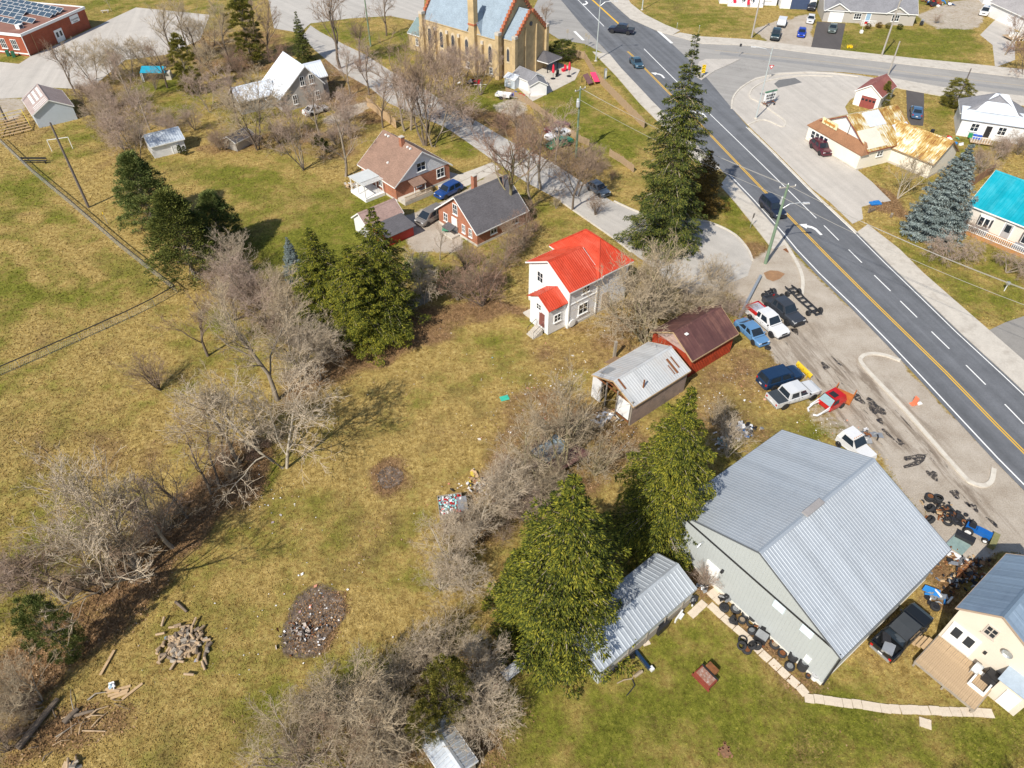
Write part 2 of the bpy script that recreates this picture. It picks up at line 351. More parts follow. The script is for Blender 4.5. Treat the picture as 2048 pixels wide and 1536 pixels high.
def ground_colour(nt, fibre=True):
    at = nt.nodes.new('ShaderNodeAttribute'); at.attribute_name = 'paint'
    sp = nt.nodes.new('ShaderNodeSeparateColor'); nt.links.new(at.outputs['Color'], sp.inputs[0])
    w = COORD(nt, 'Pos'); n0 = NZ(nt, w, .35, 5, .65); n1 = NZ(nt, w, 1.6, 5, .65); n2 = NZ(nt, w, 6.5, 5, .75)
    n3 = NZ(nt, COORD(nt, 'Pos', (1, 3, 1), R(40)), 9, 3, .7)
    dry = RAMP(nt, MIX(nt, .5, n1, n2), [(.30, (.150,.096,.028)), (.46, (.300,.210,.066)), (.56, (.395,.290,.105)), (.70, (.56,.45,.215))])
    grn = RAMP(nt, MIX(nt, .5, n1, n2), [(.30, (.062,.076,.010)), (.5, (.140,.148,.019)), (.70, (.260,.235,.048))])
    gm = MATH(nt, 'ADD', sp.outputs[0], MATH(nt, 'MULTIPLY', MATH(nt, 'SUBTRACT', MIX(nt, .5, n1, n2), .5), 2.0))
    gm = MATH(nt, 'ADD', gm, MATH(nt, 'MULTIPLY', MATH(nt, 'SUBTRACT', n0, .5), 2.0))
    c = MIX(nt, RAMP(nt, gm, [(.22, 0), (.85, 1)]), dry, grn)
    brn = RAMP(nt, MIX(nt, .6, n1, n2), [(.30, (.085,.048,.022)), (.55, (.245,.150,.075)), (.72, (.43,.30,.175))])
    bm = MATH(nt, 'ADD', sp.outputs[1], MATH(nt, 'MULTIPLY', MATH(nt, 'SUBTRACT', MIX(nt, .5, n0, n2), .5), 2.4))
    c = MIX(nt, RAMP(nt, bm, [(.22, 0), (.72, 1)]), c, brn)
    grv = RAMP(nt, MIX(nt, .5, n0, n2), [(.30, (.27,.215,.16)), (.50, (.42,.365,.30)), (.70, (.54,.485,.415))])
    st = RAMP(nt, NZ(nt, COORD(nt, 'Pos', (1.1, .16, 1), R(-14)), .9, 6, .7, .6), [(.47, 0), (.60, 1)])
    grv = MIX(nt, MATH(nt, 'MULTIPLY', st, MATH(nt, 'MULTIPLY', at.outputs['Alpha'], .75)), grv, (.17,.13,.095))
    st2 = RAMP(nt, NZ(nt, COORD(nt, 'Pos', (1.3, .22, 1), R(-14)), 1.7, 5, .7, .4), [(.60, 0), (.68, 1)])
    grv = MIX(nt, MATH(nt, 'MULTIPLY', st2, MATH(nt, 'MULTIPLY', at.outputs['Alpha'], .85)), grv, (.045,.04,.037))
    vm = MATH(nt, 'ADD', sp.outputs[2], MATH(nt, 'MULTIPLY', MATH(nt, 'SUBTRACT', n1, .5), .9))
    c = MIX(nt, 1.0, c, RAMP(nt, MIX(nt, .5, NZ(nt, w, .8, 6, .7), NZ(nt, w, 3.2, 4, .7)), [(.34, (.70,.68,.64)), (.5, (1,1,1)), (.66, (1.25,1.24,1.2))]), 'MULTIPLY')
    c = MIX(nt, RAMP(nt, vm, [(.35, 0), (.60, 1)]), c, grv)
    return c, n2, n3
m_ground, nt, p, L = nodes('grass_ground')
c, n2, n3 = ground_colour(nt)
L(c, p.inputs['Base Color']); p.inputs['Roughness'].default_value = .95; p.inputs['Specular IOR Level'].default_value = .15
BUMP(nt, p, MIX(nt, .5, n2, n3), .9, .12)
gme = np_mesh('ground', V, F, m_ground)
ca = gme.color_attributes.new('paint', 'FLOAT_COLOR', 'POINT'); ca.data.foreach_set('color', P4.reshape(-1, 4).ravel())
ground = structure(link('ground', gme))

# ------------------------------------------------------------------ roads, pavements, kerbs, markings
def smooth(pts, n=4):
    out = []; P = [Vector(p) for p in pts]
    for i in range(len(P)-1):
        a, b, c, d = P[max(i-1,0)], P[i], P[i+1], P[min(i+2, len(P)-1)]
        for k in range(n):
            t = k/n; out.append(.5*((2*b) + (c-a)*t + (2*a-5*b+4*c-d)*t*t + (3*b-a-3*c+d)*t**3))
    out.append(P[-1]); return out
def W(px, sm=0):
    q = [G(*p) for p in px]
    return smooth(q, sm) if sm else q
def sheet(name, pts, z, m, parent=None, thick=0.0):
    b = MB()
    if thick: b.prism([(q.x, q.y) for q in pts], z - thick, z)
    else: b.add([(q.x, q.y, z) for q in pts], [tuple(range(len(pts)))])
    o = b.build(name, m, parent)
    if parent is None: structure(o)
    me = o.data
    if not thick and me.polygons[0].normal.z < 0: me.flip_normals()
    elif thick and me.polygons[1].normal.z < 0: me.flip_normals()
    return o
def ribbon(pts, w):
    "outline of a strip of width w along a path"
    Lf, Rt = [], []
    for i, p in enumerate(pts):
        d = (pts[min(i+1, len(pts)-1)] - pts[max(i-1, 0)]).normalized(); n = Vector((-d.y, d.x, 0))
        Lf.append(p + n*w/2); Rt.append(p - n*w/2)
    return Lf + Rt[::-1]
def strip(name, pts, w, z, m, parent=None, thick=0.0):
    b = MB(); rb = ribbon(pts, w); n = len(pts)
    for zz in ([z] if not thick else [z, z-thick]): b.v += [(q.x, q.y, zz) for q in rb]
    N = 2*n
    for i in range(n-1):
        b.f.append((i, N-1-i, N-2-i, i+1)[::-1] if False else (i+1, i, N-1-i, N-2-i))
        if thick: b.f.append((i, i+1, i+1+N, i+N)); b.f.append((N-1-i, N-1-i+N, N-2-i+N, N-2-i))
    if thick: b.f.append((0, N, 2*N-1, N-1)); b.f.append((n-1, n, n+N, n-1+N))
    o = b.build(name, m, parent)
    if parent is None: structure(o)
    return o
EDGE_L = [(1035,-110),(1098,-30),(1122,0),(1165,52),(1192,80),(1219,109),(1242,137),(1278,175),(1303,202),(1370,268),(1452,350),(1500,400),(1560,468),(1586,500),(1631,548),(1703,618),(1774,691),(1822,742),(1920,848),(1986,919),(2048,982),(2110,1045),(2420,1355)]
EDGE_R = [(1115,-110),(1190,-30),(1217,0),(1260,38),(1318,64),(1400,140),(1463,216),(1496,254),(1544,300),(1623,380),(1712,463),(1774,525),(1846,594),(1917,663),(2012,750),(2048,784),(2120,852),(2420,1138)]
main_road = sheet('main_road', W(EDGE_L) + W(EDGE_R)[::-1], .040, m_road)
YEL = [(1184.7,0),(1237,48)]; 
def line(name, px, w, m, off=0.0, parent=main_road, z=.047):
    q = W(px)
    if off:
        q2 = []
        for i, p_ in enumerate(q):
            d = (q[min(i+1, len(q)-1)] - q[max(i-1, 0)]).normalized(); q2.append(p_ + Vector((-d.y, d.x, 0))*off)
        q = q2
    o = strip(name, q, w, z, m, parent); return o
line('centre_line', [(1085,-100),(1160,-24),(1184.7,0),(1237.4,48)], .45, paint_y)
YC = [(1255,103),(1269,115.4),(1290,137.7),(1321.8,170),(1410,259),(1470,322),(1529,383),(1567,422),(1655,512.4),(1750.6,607.7),(1891,745),(1991.8,849),(2048,905),(2090,948),(2400,1258)]
line('centre_line', YC, .14, paint_y, .14); line('centre_line', YC, .14, paint_y, -.14)
line('lane_line', [(1062,-100),(1130,-28),(1156,0),(1208,53)], .18, paint_w); line('lane_line', [(1288,98),(1331,141),(1375,185)], .18, paint_w)
line('lane_line', [(1411,220),(1500,306),(1575.5,380),(1632.7,437)], .15, paint_w)
dz = lambda x, y: (1560 + x/4.197, 380 + y/4.197)
for a, b in (((368,300),(493,425)),((575,502),(686,612)),((790,717),(927,850)),((1008,933),(1150,1072)),((1270,1190),(1420,1335)),((1560,1472),(1725,1636)),((1885,1800),(2045,1965))): line('lane_line', [dz(*a), dz(*b)], .15, paint_w)
line('edge_line', EDGE_L[10:], .16, paint_w, .55); line('edge_line', EDGE_R[7:], .14, paint_w, -.4)
line('stop_line', [(1315,61),(1344,87)], .62, paint_w, z=.049); line('stop_line', [(1149,63),(1167,81)], .6, paint_w, parent=main_road, z=.049)
def arrow(px, py, tx, ty, flip):
    "painted turn arrow: shaft that bends to a head; (tx,ty) is the pixel it travels towards"
    a = G(px, py); d = (G(tx, ty) - a).normalized(); n = Vector((-d.y, d.x, 0))*flip
    q = lambda u, v: a + d*u + n*v
    out = [q(-2.1,-.15),(q(-.4,-.15)),q(.3,.15),q(.75,.75),q(1.05,.55),q(1.25,1.75),q(-.15,1.25),q(.22,1.0),q(-.15,.5),q(-.7,.25),q(-2.1,.25)]
    b = MB().add([(k.x, k.y, .048) for k in out], [tuple(range(len(out)))]); o = b.build('turn_arrow', paint_w, main_road)
    if o.data.polygons[0].normal.z < 0: o.data.flip_normals()
arrow(1628,455,1600,427,1); arrow(1176,7,1205,37,-1); arrow(1322,149,1300,125,1); arrow(1404,226,1385,205,1)
second = [(1318,63),(1344,71),(1405,88),(1506,92),(1620,107),(1680,114),(1833,132),(2048,157),(2180,172),(2600,222),(2600,268),(2180,212),(2048,193),(1883,175),(1756,152),(1690,145),(1617,142),(1557,145),(1511,155),(1481,173),(1466,193),(1463,216)]
road2 = sheet('side_road', W(second), .034, m_second)
line('centre_line', [(1430,101),(1528,111),(1680,127),(1833,147),(2048,172)], .12, mat('faded_yellow', (.50,.38,.22), .8, 0, .1), parent=road2, z=.041)
line('wheel_path', [(1440,107),(1528,118),(1680,135),(1833,155),(2048,181)], 1.6, mat('polished_asphalt', (.25,.245,.24), .8, 0, .12, .5), parent=road2, z=.039)
sheet('traffic_island', W([(1387,150),(1398,124),(1412,119),(1480,119),(1462,128),(1430,142),(1403,161)]), .13, m_lot, None, .13)
CUL = [(605,72),(621,51),(640,64),(690,90),(730,109),(781,142),(832,168),(920,223),(1023,284),(1105,325),(1181,376),(1228,405),(1300,430),(1393,438),(1432,448),(1470,468),(1495,496),(1505,522),(1495,552),(1440,575),(1340,560),(1270,510),(1228,476),(1162,430),(1122,402),(1054,366),(988,322),(927,279),(889,254),(776,206),(743,178),(679,142),(628,99)]
street = sheet('street', W(CUL), .026, m_side)
sheet('cross_street', W([(500,-100),(530,-30),(537,0),(548,57),(600,66),(621,47),(700,37),(780,32),(831,42),(848,20),(850,-30),(830,-100)]), .030, m_side)
sheet('street_apron', W([(1060,32),(1085,-20),(1104,-22),(1122,0),(1165,52),(1192,80),(1225,116),(1170,88),(1120,80),(1092,62)]), .030, m_second)
sheet('school_lot', W([(-60,140),(0,124),(38,128),(61,113),(130,82),(203,48),(216,41),(272,15),(355,23),(420,30),(400,80),(330,110),(250,120),(190,170),(152,178),(76,174),(51,195),(-60,200)]), .022, m_lot)
sheet('restaurant_lot', W([(1463,216),(1466,193),(1481,173),(1511,155),(1557,145),(1617,142),(1670,145),(1716,150),(1782,162),(1740,176),(1700,200),(1690,214),(1700,235),(1650,262),(1716,341),(1745,365),(1782,402),(1745,408),(1723,414),(1726,438),(1705,448),(1660,405),(1623,377),(1544,297),(1496,251)]), .028, m_lot)
sheet('asphalt_patch', W([(1548,168),(1558,160),(1590,156),(1604,165),(1575,172),(1556,176)]), .034, mat('asphalt_patch', (.15,.15,.15), .9, 0, .2, 1.5))
sheet('driveway', W([(1622,95),(1634,43),(1691,47),(1680,102)]), .024, m_drive_dark)
sheet('driveway', W([(1812,173),(1814,236),(1822,250),(1846,252),(1848,235),(1848,178)]), .024, m_drive_dark)
sheet('driveway', W([(1977,661),(2010,645),(2070,625),(2070,745),(2040,722)]), .024, mat('driveway_grey', (.25,.235,.215), .9, 0, .15, 1))
sheet('driveway', W([(2000,30),(1960,70),(1985,90),(1990,135),(2030,120),(2030,60)]), .024, m_lot)
sheet('driveway', W([(874,365),(930,345),(985,325),(1000,338),(935,372),(880,395)]), .024, concrete)
# raised pavements along the roads
sheet('pavement', W([(1217,0),(1260,38),(1318,64),(1344,71),(1360,62),(1330,50),(1290,30),(1262,8),(1250,-10)]), .13, concrete, None, .13)
sheet('pavement', W([(1219,109),(1242,137),(1278,175),(1303,202),(1370,268),(1440,338),(1418,348),(1340,268),(1280,208),(1230,150),(1185,104)]), .13, concrete, None, .13)
sheet('pavement', W([(1344,71),(1405,88),(1506,92),(1620,107),(1680,114),(1833,132),(2048,157),(2180,172),(2180,155),(2048,140),(1957,130),(1833,118),(1680,101),(1620,95),(1506,80),(1405,74),(1360,66)]), .13, concrete, None, .13)
sheet('pavement', W([(1756,152),(1883,175),(2048,193),(2180,212),(2180,232),(2048,212),(1883,193),(1800,178),(1764,168)]), .13, concrete, None, .13)
sheet('pavement', W([(1714,465),(1774,525),(1846,594),(1917,663),(2012,750),(2048,784),(2120,852),(2120,790),(2048,723),(1977,661),(1941,630),(1846,547),(1798,499),(1735,450)]), .13, concrete, None, .13)
sheet('pavement', W([(1454,352),(1500,400),(1560,468),(1574,490),(1545,500),(1510,455),(1470,405),(1440,372)]), .13, concrete, None, .13)
for px, sm in (([(1463,218),(1466,196),(1481,177),(1511,159),(1557,149),(1617,146),(1670,148),(1716,154)], 4), ([(1496,257),(1544,303),(1623,383),(1712,466)], 0),
    ([(1640,262),(1600,262)], 0)): 
    if px[0] != (1640,262): strip('kerb', W(px, sm), .32, .15, kerb_m, None, .15)
strip('kerb', W([(1496,250),(1528,240),(1564,254),(1570,245),(1561,235),(1518,205),(1500,195),(1503,180),(1520,168),(1545,160),(1600,152),(1665,153)], 4), .28, .15, kerb_m, None, .15)
strip('kerb', W([(1560,474),(1574,494),(1596,532),(1605,561),(1603,590)], 4), .45, .15, kerb_m, None, .15)
strip('kerb', W([(1800,722),(1772,712),(1745,708),(1724,714),(1727,733),(1806,817),(1918,944),(1943,966),(1966,972),(1982,963),(1987,938)], 4), .45, .15, kerb_m, None, .15)
strip('kerb', W([(1228,403),(1300,432),(1393,440),(1432,450),(1470,470),(1495,498),(1505,522)], 4), .25, .14, kerb_m, None, .14)
strip('kerb', W([(1122,404),(1162,432),(1228,478),(1262,505)], 3), .22, .12, kerb_m, None, .12)
sheet('pavement', W([(865,345),(875,338),(925,352),(960,335),(985,325),(988,330),(935,358),(905,372)]), .10, concrete, None, .10)
oil, nt, p, L = nodes('oil_stain'); w_ = COORD(nt, 'Pos'); L(RAMP(nt, NZ(nt, w_, 2.0, 4), [(.4, (.016,.016,.020)), (.6, (.075,.062,.050))]), p.inputs['Base Color']); L(RAMP(nt, NZ(nt, w_, 3.2, 6, .75), [(.40, 0), (.52, 1)]), p.inputs['Alpha']); p.inputs['Roughness'].default_value = .35
random.seed(11)
def stain(pts, parent=ground): 
    b = MB().add([(*G(*q).xy, .008) for q in pts], [tuple(range(len(pts)))]); o = b.build('oil_stain', oil, parent)
    if o.data.polygons[0].normal.z < 0: o.data.flip_normals()
stain([(1808,913),(1822,911),(1836,908),(1849,909),(1856,907),(1851,915),(1848,922),(1838,930),(1822,934),(1809,937),(1806,932),(1818,927),(1830,922),(1826,919),(1812,922),(1807,918)])
for cx, cy, l, w, n in ((1717,797,14,6,9),(1750,815,22,10,11),(1866,951,14,7,9),(1910,988,12,7,9),(1801,884,9,4,7),(1760,842,8,5,8),(1948,1015,12,5,8),(1650,732,10,5,8),(1675,724,16,2,6),(1780,872,26,2.4,7),(1590,662,9,5,8),(1610,640,7,4,8),(1935,1008,8,3,6),(1985,1045,16,3,6)):
    a0 = R(42); stain([(cx + math.cos(a0)*l*math.cos(t)*k - math.sin(a0)*w*math.sin(t)*k, cy + math.sin(a0)*l*math.cos(t)*k + math.cos(a0)*w*math.sin(t)*k) for t, k in ((2*math.pi*i/(n*2), 1 + .25*math.sin(2*math.pi*i/(n*2)*3 + cx) + random.uniform(-.12,.12)) for i in range(n*2))])
ash_m, nt, p, L = nodes('ash_patch'); w_ = COORD(nt, 'Pos'); L(RAMP(nt, NZ(nt, w_, 2.2, 5, .7), [(.35, (.060,.042,.030)), (.55, (.15,.110,.082)), (.7, (.30,.24,.19))]), p.inputs['Base Color']); L(RAMP(nt, NZ(nt, w_, 1.4, 6, .75), [(.36, 0), (.50, 1)]), p.inputs['Alpha']); p.inputs['Roughness'].default_value = .95
def soft_patch(px, m, parent=ground, z=.012):
    "thin patch whose edge frays out: outer ring carries 0, inner rings 1 in the attribute 'edge'"
    q = W(px + [px[0]], 3)[:-1]; c_ = sum(q, Vector())/len(q); n_ = len(q); b = MB()
    for k in (1.15, .72, .35): b.v += [(*(c_ + (p_-c_)*k).xy, z) for p_ in q]
    b.v.append((c_.x, c_.y, z))
    for r_ in (0, 1): b.f += [(r_*n_+i_, r_*n_+(i_+1) % n_, (r_+1)*n_+(i_+1) % n_, (r_+1)*n_+i_) for i_ in range(n_)]
    b.f += [(2*n_+i_, 2*n_+(i_+1) % n_, 3*n_) for i_ in range(n_)]
    o = b.build(m.name, m, parent); at_ = o.data.attributes.new('edge', 'FLOAT', 'POINT'); at_.data.foreach_set('value', [0.0]*n_ + [1.0]*(2*n_+1))
    if o.data.polygons[0].normal.z < 0: o.data.flip_normals()
ea = nt.nodes.new('ShaderNodeAttribute'); ea.attribute_name = 'edge'; L(RAMP(nt, MATH(nt, 'MULTIPLY', MATH(nt, 'ADD', ea.outputs['Fac'], .12), NZ(nt, w_, 1.6, 6, .75)), [(.22, 0), (.40, 1)]), p.inputs['Alpha'])
soft_patch([(592,1190),(640,1165),(685,1190),(692,1235),(660,1270),(640,1310),(590,1320),(560,1300),(568,1245)], ash_m)
soft_patch([(752,948),(775,932),(802,938),(808,958),(790,975),(762,976)], ash_m); 0 and soft_patch([(380,1215),(420,1200),(440,1240),(410,1270),(385,1260)], ash_m); 0 and soft_patch([(270,1180),(330,1165),(350,1200),(300,1230),(230,1280),(220,1250)], ash_m)
simple_grate = MB().box(0,0,.0,.9,.6,.05).build('storm_grate', rust, ground); simple_grate.location = (*G(1574,501).xy, .03); simple_grate.rotation_euler = (0,0,R(-60))
sheet('puddle_dirt', W([(1527,546),(1540,541),(1556,542),(1570,548),(1560,558),(1546,563),(1533,558)], 0), .034, mat('puddle_mud', (.30,.17,.085), .6, 0, .3, 1.5), ground)
# ------------------------------------------------------------------ building parts
def rib_slope(L, run, rise, t=.05, rib=None, rh=.03):
    "one roof slope: x along the ridge (centred), y from ridge (0) out to the eave (run), falling by rise; optional raised ribs"
    b = MB()
    xs = [-L/2, L/2] if not rib else None
    if rib:
        n = max(2, int(L/rib)); prof = []
        for i in range(n):
            x0 = -L/2 + L*i/n; w = L/n
            prof += [(x0, 0), (x0 + w*.62, 0), (x0 + w*.72, rh), (x0 + w*.90, rh)]
        prof.append((L/2, 0))
    else: prof = [(-L/2, 0), (L/2, 0)]
    m = len(prof)
    for y, z in ((0, 0), (run, -rise)):
        b.v += [(x, y, z + h) for x, h in prof]
    for i in range(m-1): b.f.append((i+1, i, m+i, m+i+1))
    k = len(b.v); b.v += [(-L/2, 0, -t), (L/2, 0, -t), (L/2, run, -rise-t), (-L/2, run, -rise-t)]
    b.f += [(k, k+1, k+2, k+3), (0, k, k+3, m), (m-1, 2*m-1, k+2, k+1)]
    b.f.append(tuple(range(m, 2*m)) + (k+2, k+3)); return b
def window_mesh(w, h, depth=.10, mull=1, trim=None, fr=.09):
    key = ('win', round(w,2), round(h,2), mull, trim.name if trim else '')
    if key not in _mats:
        b = MB()
        for x, y, sx, sy in ((-w/2+fr/2,0,fr,h),(w/2-fr/2,0,fr,h),(0,-h/2+fr/2,w-2*fr,fr),(0,h/2-fr/2,w-2*fr,fr)): b.box(x, 0, y, sx, depth, sy)
        for i in range(mull): b.box(-w/2 + w*(i+1)/(mull+1), 0, 0, fr*.8, depth*.9, h-2*fr)
        b.box(0, 0, 0, w-2*fr, depth*.7, fr*.6)
        b.box(0, -depth*.5, -h/2-.04, w+.14, .16, .07)
        p_ = MB().box(0, .0, 0, w-2*fr+.01, depth*.3, h-2*fr+.01)
        _mats[key] = (b.mesh('window', trim or white_trim), p_.mesh('pane', glass))
    return _mats[key]
def side_frame(side, L, Wd, a, z, out=.03):
    "position and heading on a wall: side u-/u+/v-/v+, a along the wall, z up; local -y of the part points outwards"
    return {'v-': ((a, -Wd/2-out, z), 0.0), 'v+': ((a, Wd/2+out, z), math.pi), 'u+': ((L/2+out, a, z), math.pi/2), 'u-': ((-L/2-out, a, z), -math.pi/2)}[side]
def add_windows(root, L, Wd, wins, trim=None):
    for w_ in wins:
        side, a, z, w, h = w_[:5]; mull = w_[5] if len(w_) > 5 else 1
        loc, rz = side_frame(side, L, Wd, a, z); fm, pm = window_mesh(w, h, .10, mull, trim)
        o = link('window', fm, root, loc, rz); link('pane', pm, o)
def add_door(root, L, Wd, side, a, z, w, h, m, garage=False, panes=0):
    loc, rz = side_frame(side, L, Wd, a, z + h/2, .03)
    b = MB().box(0, 0, 0, w, .09, h)
    if garage:
        for k in range(1, 4): b.box(0, -.05, -h/2 + h*k/4, w-.1, .03, .035)
    else:
        b.box(0, -.055, h*.22, w*.6, .03, h*.36); b.box(0, -.055, -h*.25, w*.6, .03, h*.3)
    o = link('door', b.mesh('door', m), root, loc, rz)
    fr = MB(); 
    for x, sx, zz, sz in ((-w/2-.06,.12,0,h),(w/2+.06,.12,0,h)): fr.box(x, -.02, zz, sx, .12, sz)
    fr.box(0, -.02, h/2+.06, w+.24, .12, .12); fr.build('door_frame', white_trim, o)
    if not garage: MB().box(w*.36, -.09, 0, .05, .08, .12).build('handle', dark_metal, o)
    for k in range(panes): MB().box(-w/2 + w*(k+.5)/panes, -.065, h*.18, w/panes*.62, .03, h*.5 if not garage else h*.16).build('pane', glass, o)
    return o
def gable(name, label, x, y, deg, L, Wd, he, hr, wall_m, roof_m, ov=.35, rib=None, found=None, wins=(), trim=None, cap=None, gable_m=None, fascia=None, root=None, rt=.07, rh=.03, asym=None, open_end=False):
    "walls, gable ends, two roof slopes, ridge cap and fascia; asym = (half width v+, half width v-, eave v+, eave v-) for an off-centre ridge"
    Wd = abs(Wd); hp, hm, ep, em = asym or (Wd/2, Wd/2, he, he)
    if root is None: root = thing(name, label, name.split('_')[-1], (x, y, 0), R(deg))
    zb = .35 if found else 0.0; b = MB()
    b.add([(-L/2,-hm,zb),(L/2,-hm,zb),(L/2,hp,zb),(-L/2,hp,zb),(-L/2,-hm,em),(L/2,-hm,em),(L/2,hp,ep),(-L/2,hp,ep)], [(0,1,5,4),(1,2,6,5),(2,3,7,6)] + ([] if open_end else [(3,0,4,7)])); b.build('wall', wall_m, root)
    for s_ in ((1,) if open_end else (-1, 1)):
        MB().add([(s_*L/2,-hm,em),(s_*L/2,hp,ep),(s_*L/2,0,hr-.02)], [(0,1,2) if s_ > 0 else (2,1,0)]).build('gable_end', gable_m or wall_m, root)
    if found: MB().box(0,(hp-hm)/2,.175,L+.06,hp+hm+.06,.35).build('foundation', found, root)
    f_ = MB(); c_ = MB(); e = L/2+ov+.015; w_ = .2
    for s_, h, ee in ((1, hp, ep), (-1, hm, em)):
        sl = (hr-ee)/h
        o = rib_slope(L+2*ov, h+ov, sl*(h+ov), rt, rib, rh).build('roof_slope', roof_m, root)
        o.location = (0, 0, hr+.05); o.rotation_euler = (0, 0, 0 if s_ > 0 else math.pi)
        c_.add([(-e,0,hr+.115),(e,0,hr+.115),(e,s_*w_,hr+.10-sl*w_),(-e,s_*w_,hr+.10-sl*w_)], [(0,1,2,3) if s_ < 0 else (3,2,1,0)])
        ez = hr+.05-sl*(h+ov); f_.box(0, s_*(h+ov+.02), ez-.09, L+2*ov, .035, .17)
        for u in (-1, 1): f_.bar((u*(L/2+ov+.015), s_*(h+ov), ez-.07), (u*(L/2+ov+.015), 0, hr-.03), .03, .17)
    if cap is not False: c_.build('ridge_cap', cap or roof_m, root)
    if fascia is not False: f_.build('fascia', fascia or white_trim, root)
    for w__ in wins: add_windows(root, L, 2*(hp if w__[0] == 'v+' else hm), [w__], trim)
    return root
def chimney(root, x, y, z0, z1, w, m):
    o = MB().box(x, y, (z0+z1)/2, w, w, z1-z0).build('chimney', m, root)
    MB().box(x, y, z1+.05, w+.1, w+.1, .12).build('chimney_cap', concrete, o)
def vents(root, pts, m=None):
    for p_ in pts: MB().box(p_[0], p_[1], p_[2], .28, .28, .22).build('roof_vent', m or white_trim, root)
# wall and roof finishes
br_red = brick_mat('brick_red', (.40,.13,.055), (.32,.095,.042), (.36,.26,.20))
br_school = brick_mat('brick_school', (.36,.075,.028), (.30,.06,.024), (.25,.12,.08))
br_yel = brick_mat('brick_buff', (.52,.39,.20), (.46,.33,.165), (.44,.36,.24))
s_white = siding_mat('siding_white', (.74,.74,.74), .2, .07)
s_house = siding_mat('siding_house_white', (.80,.80,.80), .2, .05, dirt=(.74,.74,.75))
s_cream = siding_mat('siding_cream', (.68,.61,.51), .22, .06)
s_pale = siding_mat('siding_pale', (.68,.63,.565), .2, .06)
s_grey = siding_mat('siding_grey', (.42,.39,.35), .2, .06)
s_blue = siding_mat('siding_pale_blue', (.50,.56,.62), .2, .06)
stucco_grey = mat('stucco_grey', (.37,.345,.315), .95, 0, .12, 1.2, .3)
stucco_cream = mat('stucco_cream', (.76,.71,.60), .9, 0, .06, 1.2, .2)
metal_wall = siding_mat('metal_wall_grey', (.40,.425,.42), .3, .04, True)
red_metal = siding_mat('red_metal_wall', (.36,.05,.018), .3, .2, True, (.24,.035,.015))
def metal_roof(name, c, rough=.42, metal=.2, var=.10, dirt=None, fade=None, panel=.9):
    "sheet metal roofing: each sheet a slightly different tone, run-off streaks down the slope, screw lines, faded or stained blotches"
    if name in _mats: return _mats[name]
    m, nt, p, L = nodes(name); tc = nt.nodes.new('ShaderNodeTexCoord').outputs['Object']; sx = nt.nodes.new('ShaderNodeSeparateXYZ'); L(tc, sx.inputs[0])
    wn_ = nt.nodes.new('ShaderNodeTexWhiteNoise'); wn_.noise_dimensions = '1D'; L(MATH(nt, 'FLOOR', MATH(nt, 'DIVIDE', sx.outputs[0], panel)), wn_.inputs['W'])
    st = NZ(nt, COORD(nt, 'Object', (5, .35, .35)), 1.0, 5, .7); bl = NZ(nt, COORD(nt), .35, 5, .65); fi = NZ(nt, COORD(nt), 6, 3)
    k = MIX(nt, .35, MIX(nt, .5, st, bl), MIX(nt, .5, wn_.outputs['Value'], fi))
    out = RAMP(nt, k, [(.30, [x*(1-var*1.6) for x in c]), (.5, c), (.70, [min(1, x*(1+var*1.2)) for x in c])])
    if fade: out = MIX(nt, RAMP(nt, MIX(nt, .5, st, bl), [(.48, 0), (.68, .55)]), out, fade)
    if dirt: out = MIX(nt, RAMP(nt, MIX(nt, .6, st, bl), [(.50, 0), (.64, .8)]), out, dirt)
    scr = RAMP(nt, MATH(nt, 'ABSOLUTE', MATH(nt, 'SUBTRACT', MATH(nt, 'FRACT', MATH(nt, 'DIVIDE', sx.outputs[1], 1.45)), .5)), [(.0, .82), (.022, 1)])
    out = MIX(nt, .6, out, MIX(nt, 1.0, out, scr, 'MULTIPLY'))
    L(out, p.inputs['Base Color']); L(RAMP(nt, bl, [(.35, rough*.8), (.65, min(1, rough*1.3))]), p.inputs['Roughness']); p.inputs['Metallic'].default_value = metal
    BUMP(nt, p, bl, .12, .15)
    _mats[name] = m; return m
r_steel = metal_roof('roof_steel_blue', (.41,.445,.48), .5, .25, .11, dirt=(.33,.355,.385))
r_red = metal_roof('roof_red_metal', (.54,.062,.026), .30, .1, .14, fade=(.66,.17,.11))
r_turq = metal_roof('roof_turquoise', (.0,.30,.39), .42, .1, .12, fade=(.08,.40,.47))
r_brown = shingle_mat('shingle_brown', (.24,.15,.11)); r_dark = shingle_mat('shingle_dark', (.105,.10,.108)); r_grey = shingle_mat('shingle_grey', (.20,.20,.215))
r_slate = shingle_mat('slate_blue', (.24,.30,.355), .22); r_white = metal_roof('roof_white_metal', (.70,.75,.81), .4, .2, .06)
r_maroon = metal_roof('roof_maroon', (.115,.050,.044), .6, .1, .2, dirt=(.21,.10,.075))
r_old = metal_roof('roof_old_tin', (.52,.53,.53), .6, .2, .14, dirt=(.40,.36,.325))
m_rusty, nt, p, L_ = nodes('roof_rusty_tin')
v = COORD(nt, 'Object', (6, .55, 1)); n = MIX(nt, .5, NZ(nt, v, 1.0, 5, .7), NZ(nt, COORD(nt), .45, 4, .6))
L_(RAMP(nt, n, [(.42, (.66,.64,.57)), (.47, (.58,.46,.20)), (.52, (.42,.25,.06)), (.59, (.25,.11,.03)), (.7, (.15,.05,.02))]), p.inputs['Base Color'])
p.inputs['Roughness'].default_value = .6; p.inputs['Metallic'].default_value = .2
blk_found = mat('foundation_block', (.52,.50,.45), .9, 0, .12, 1)

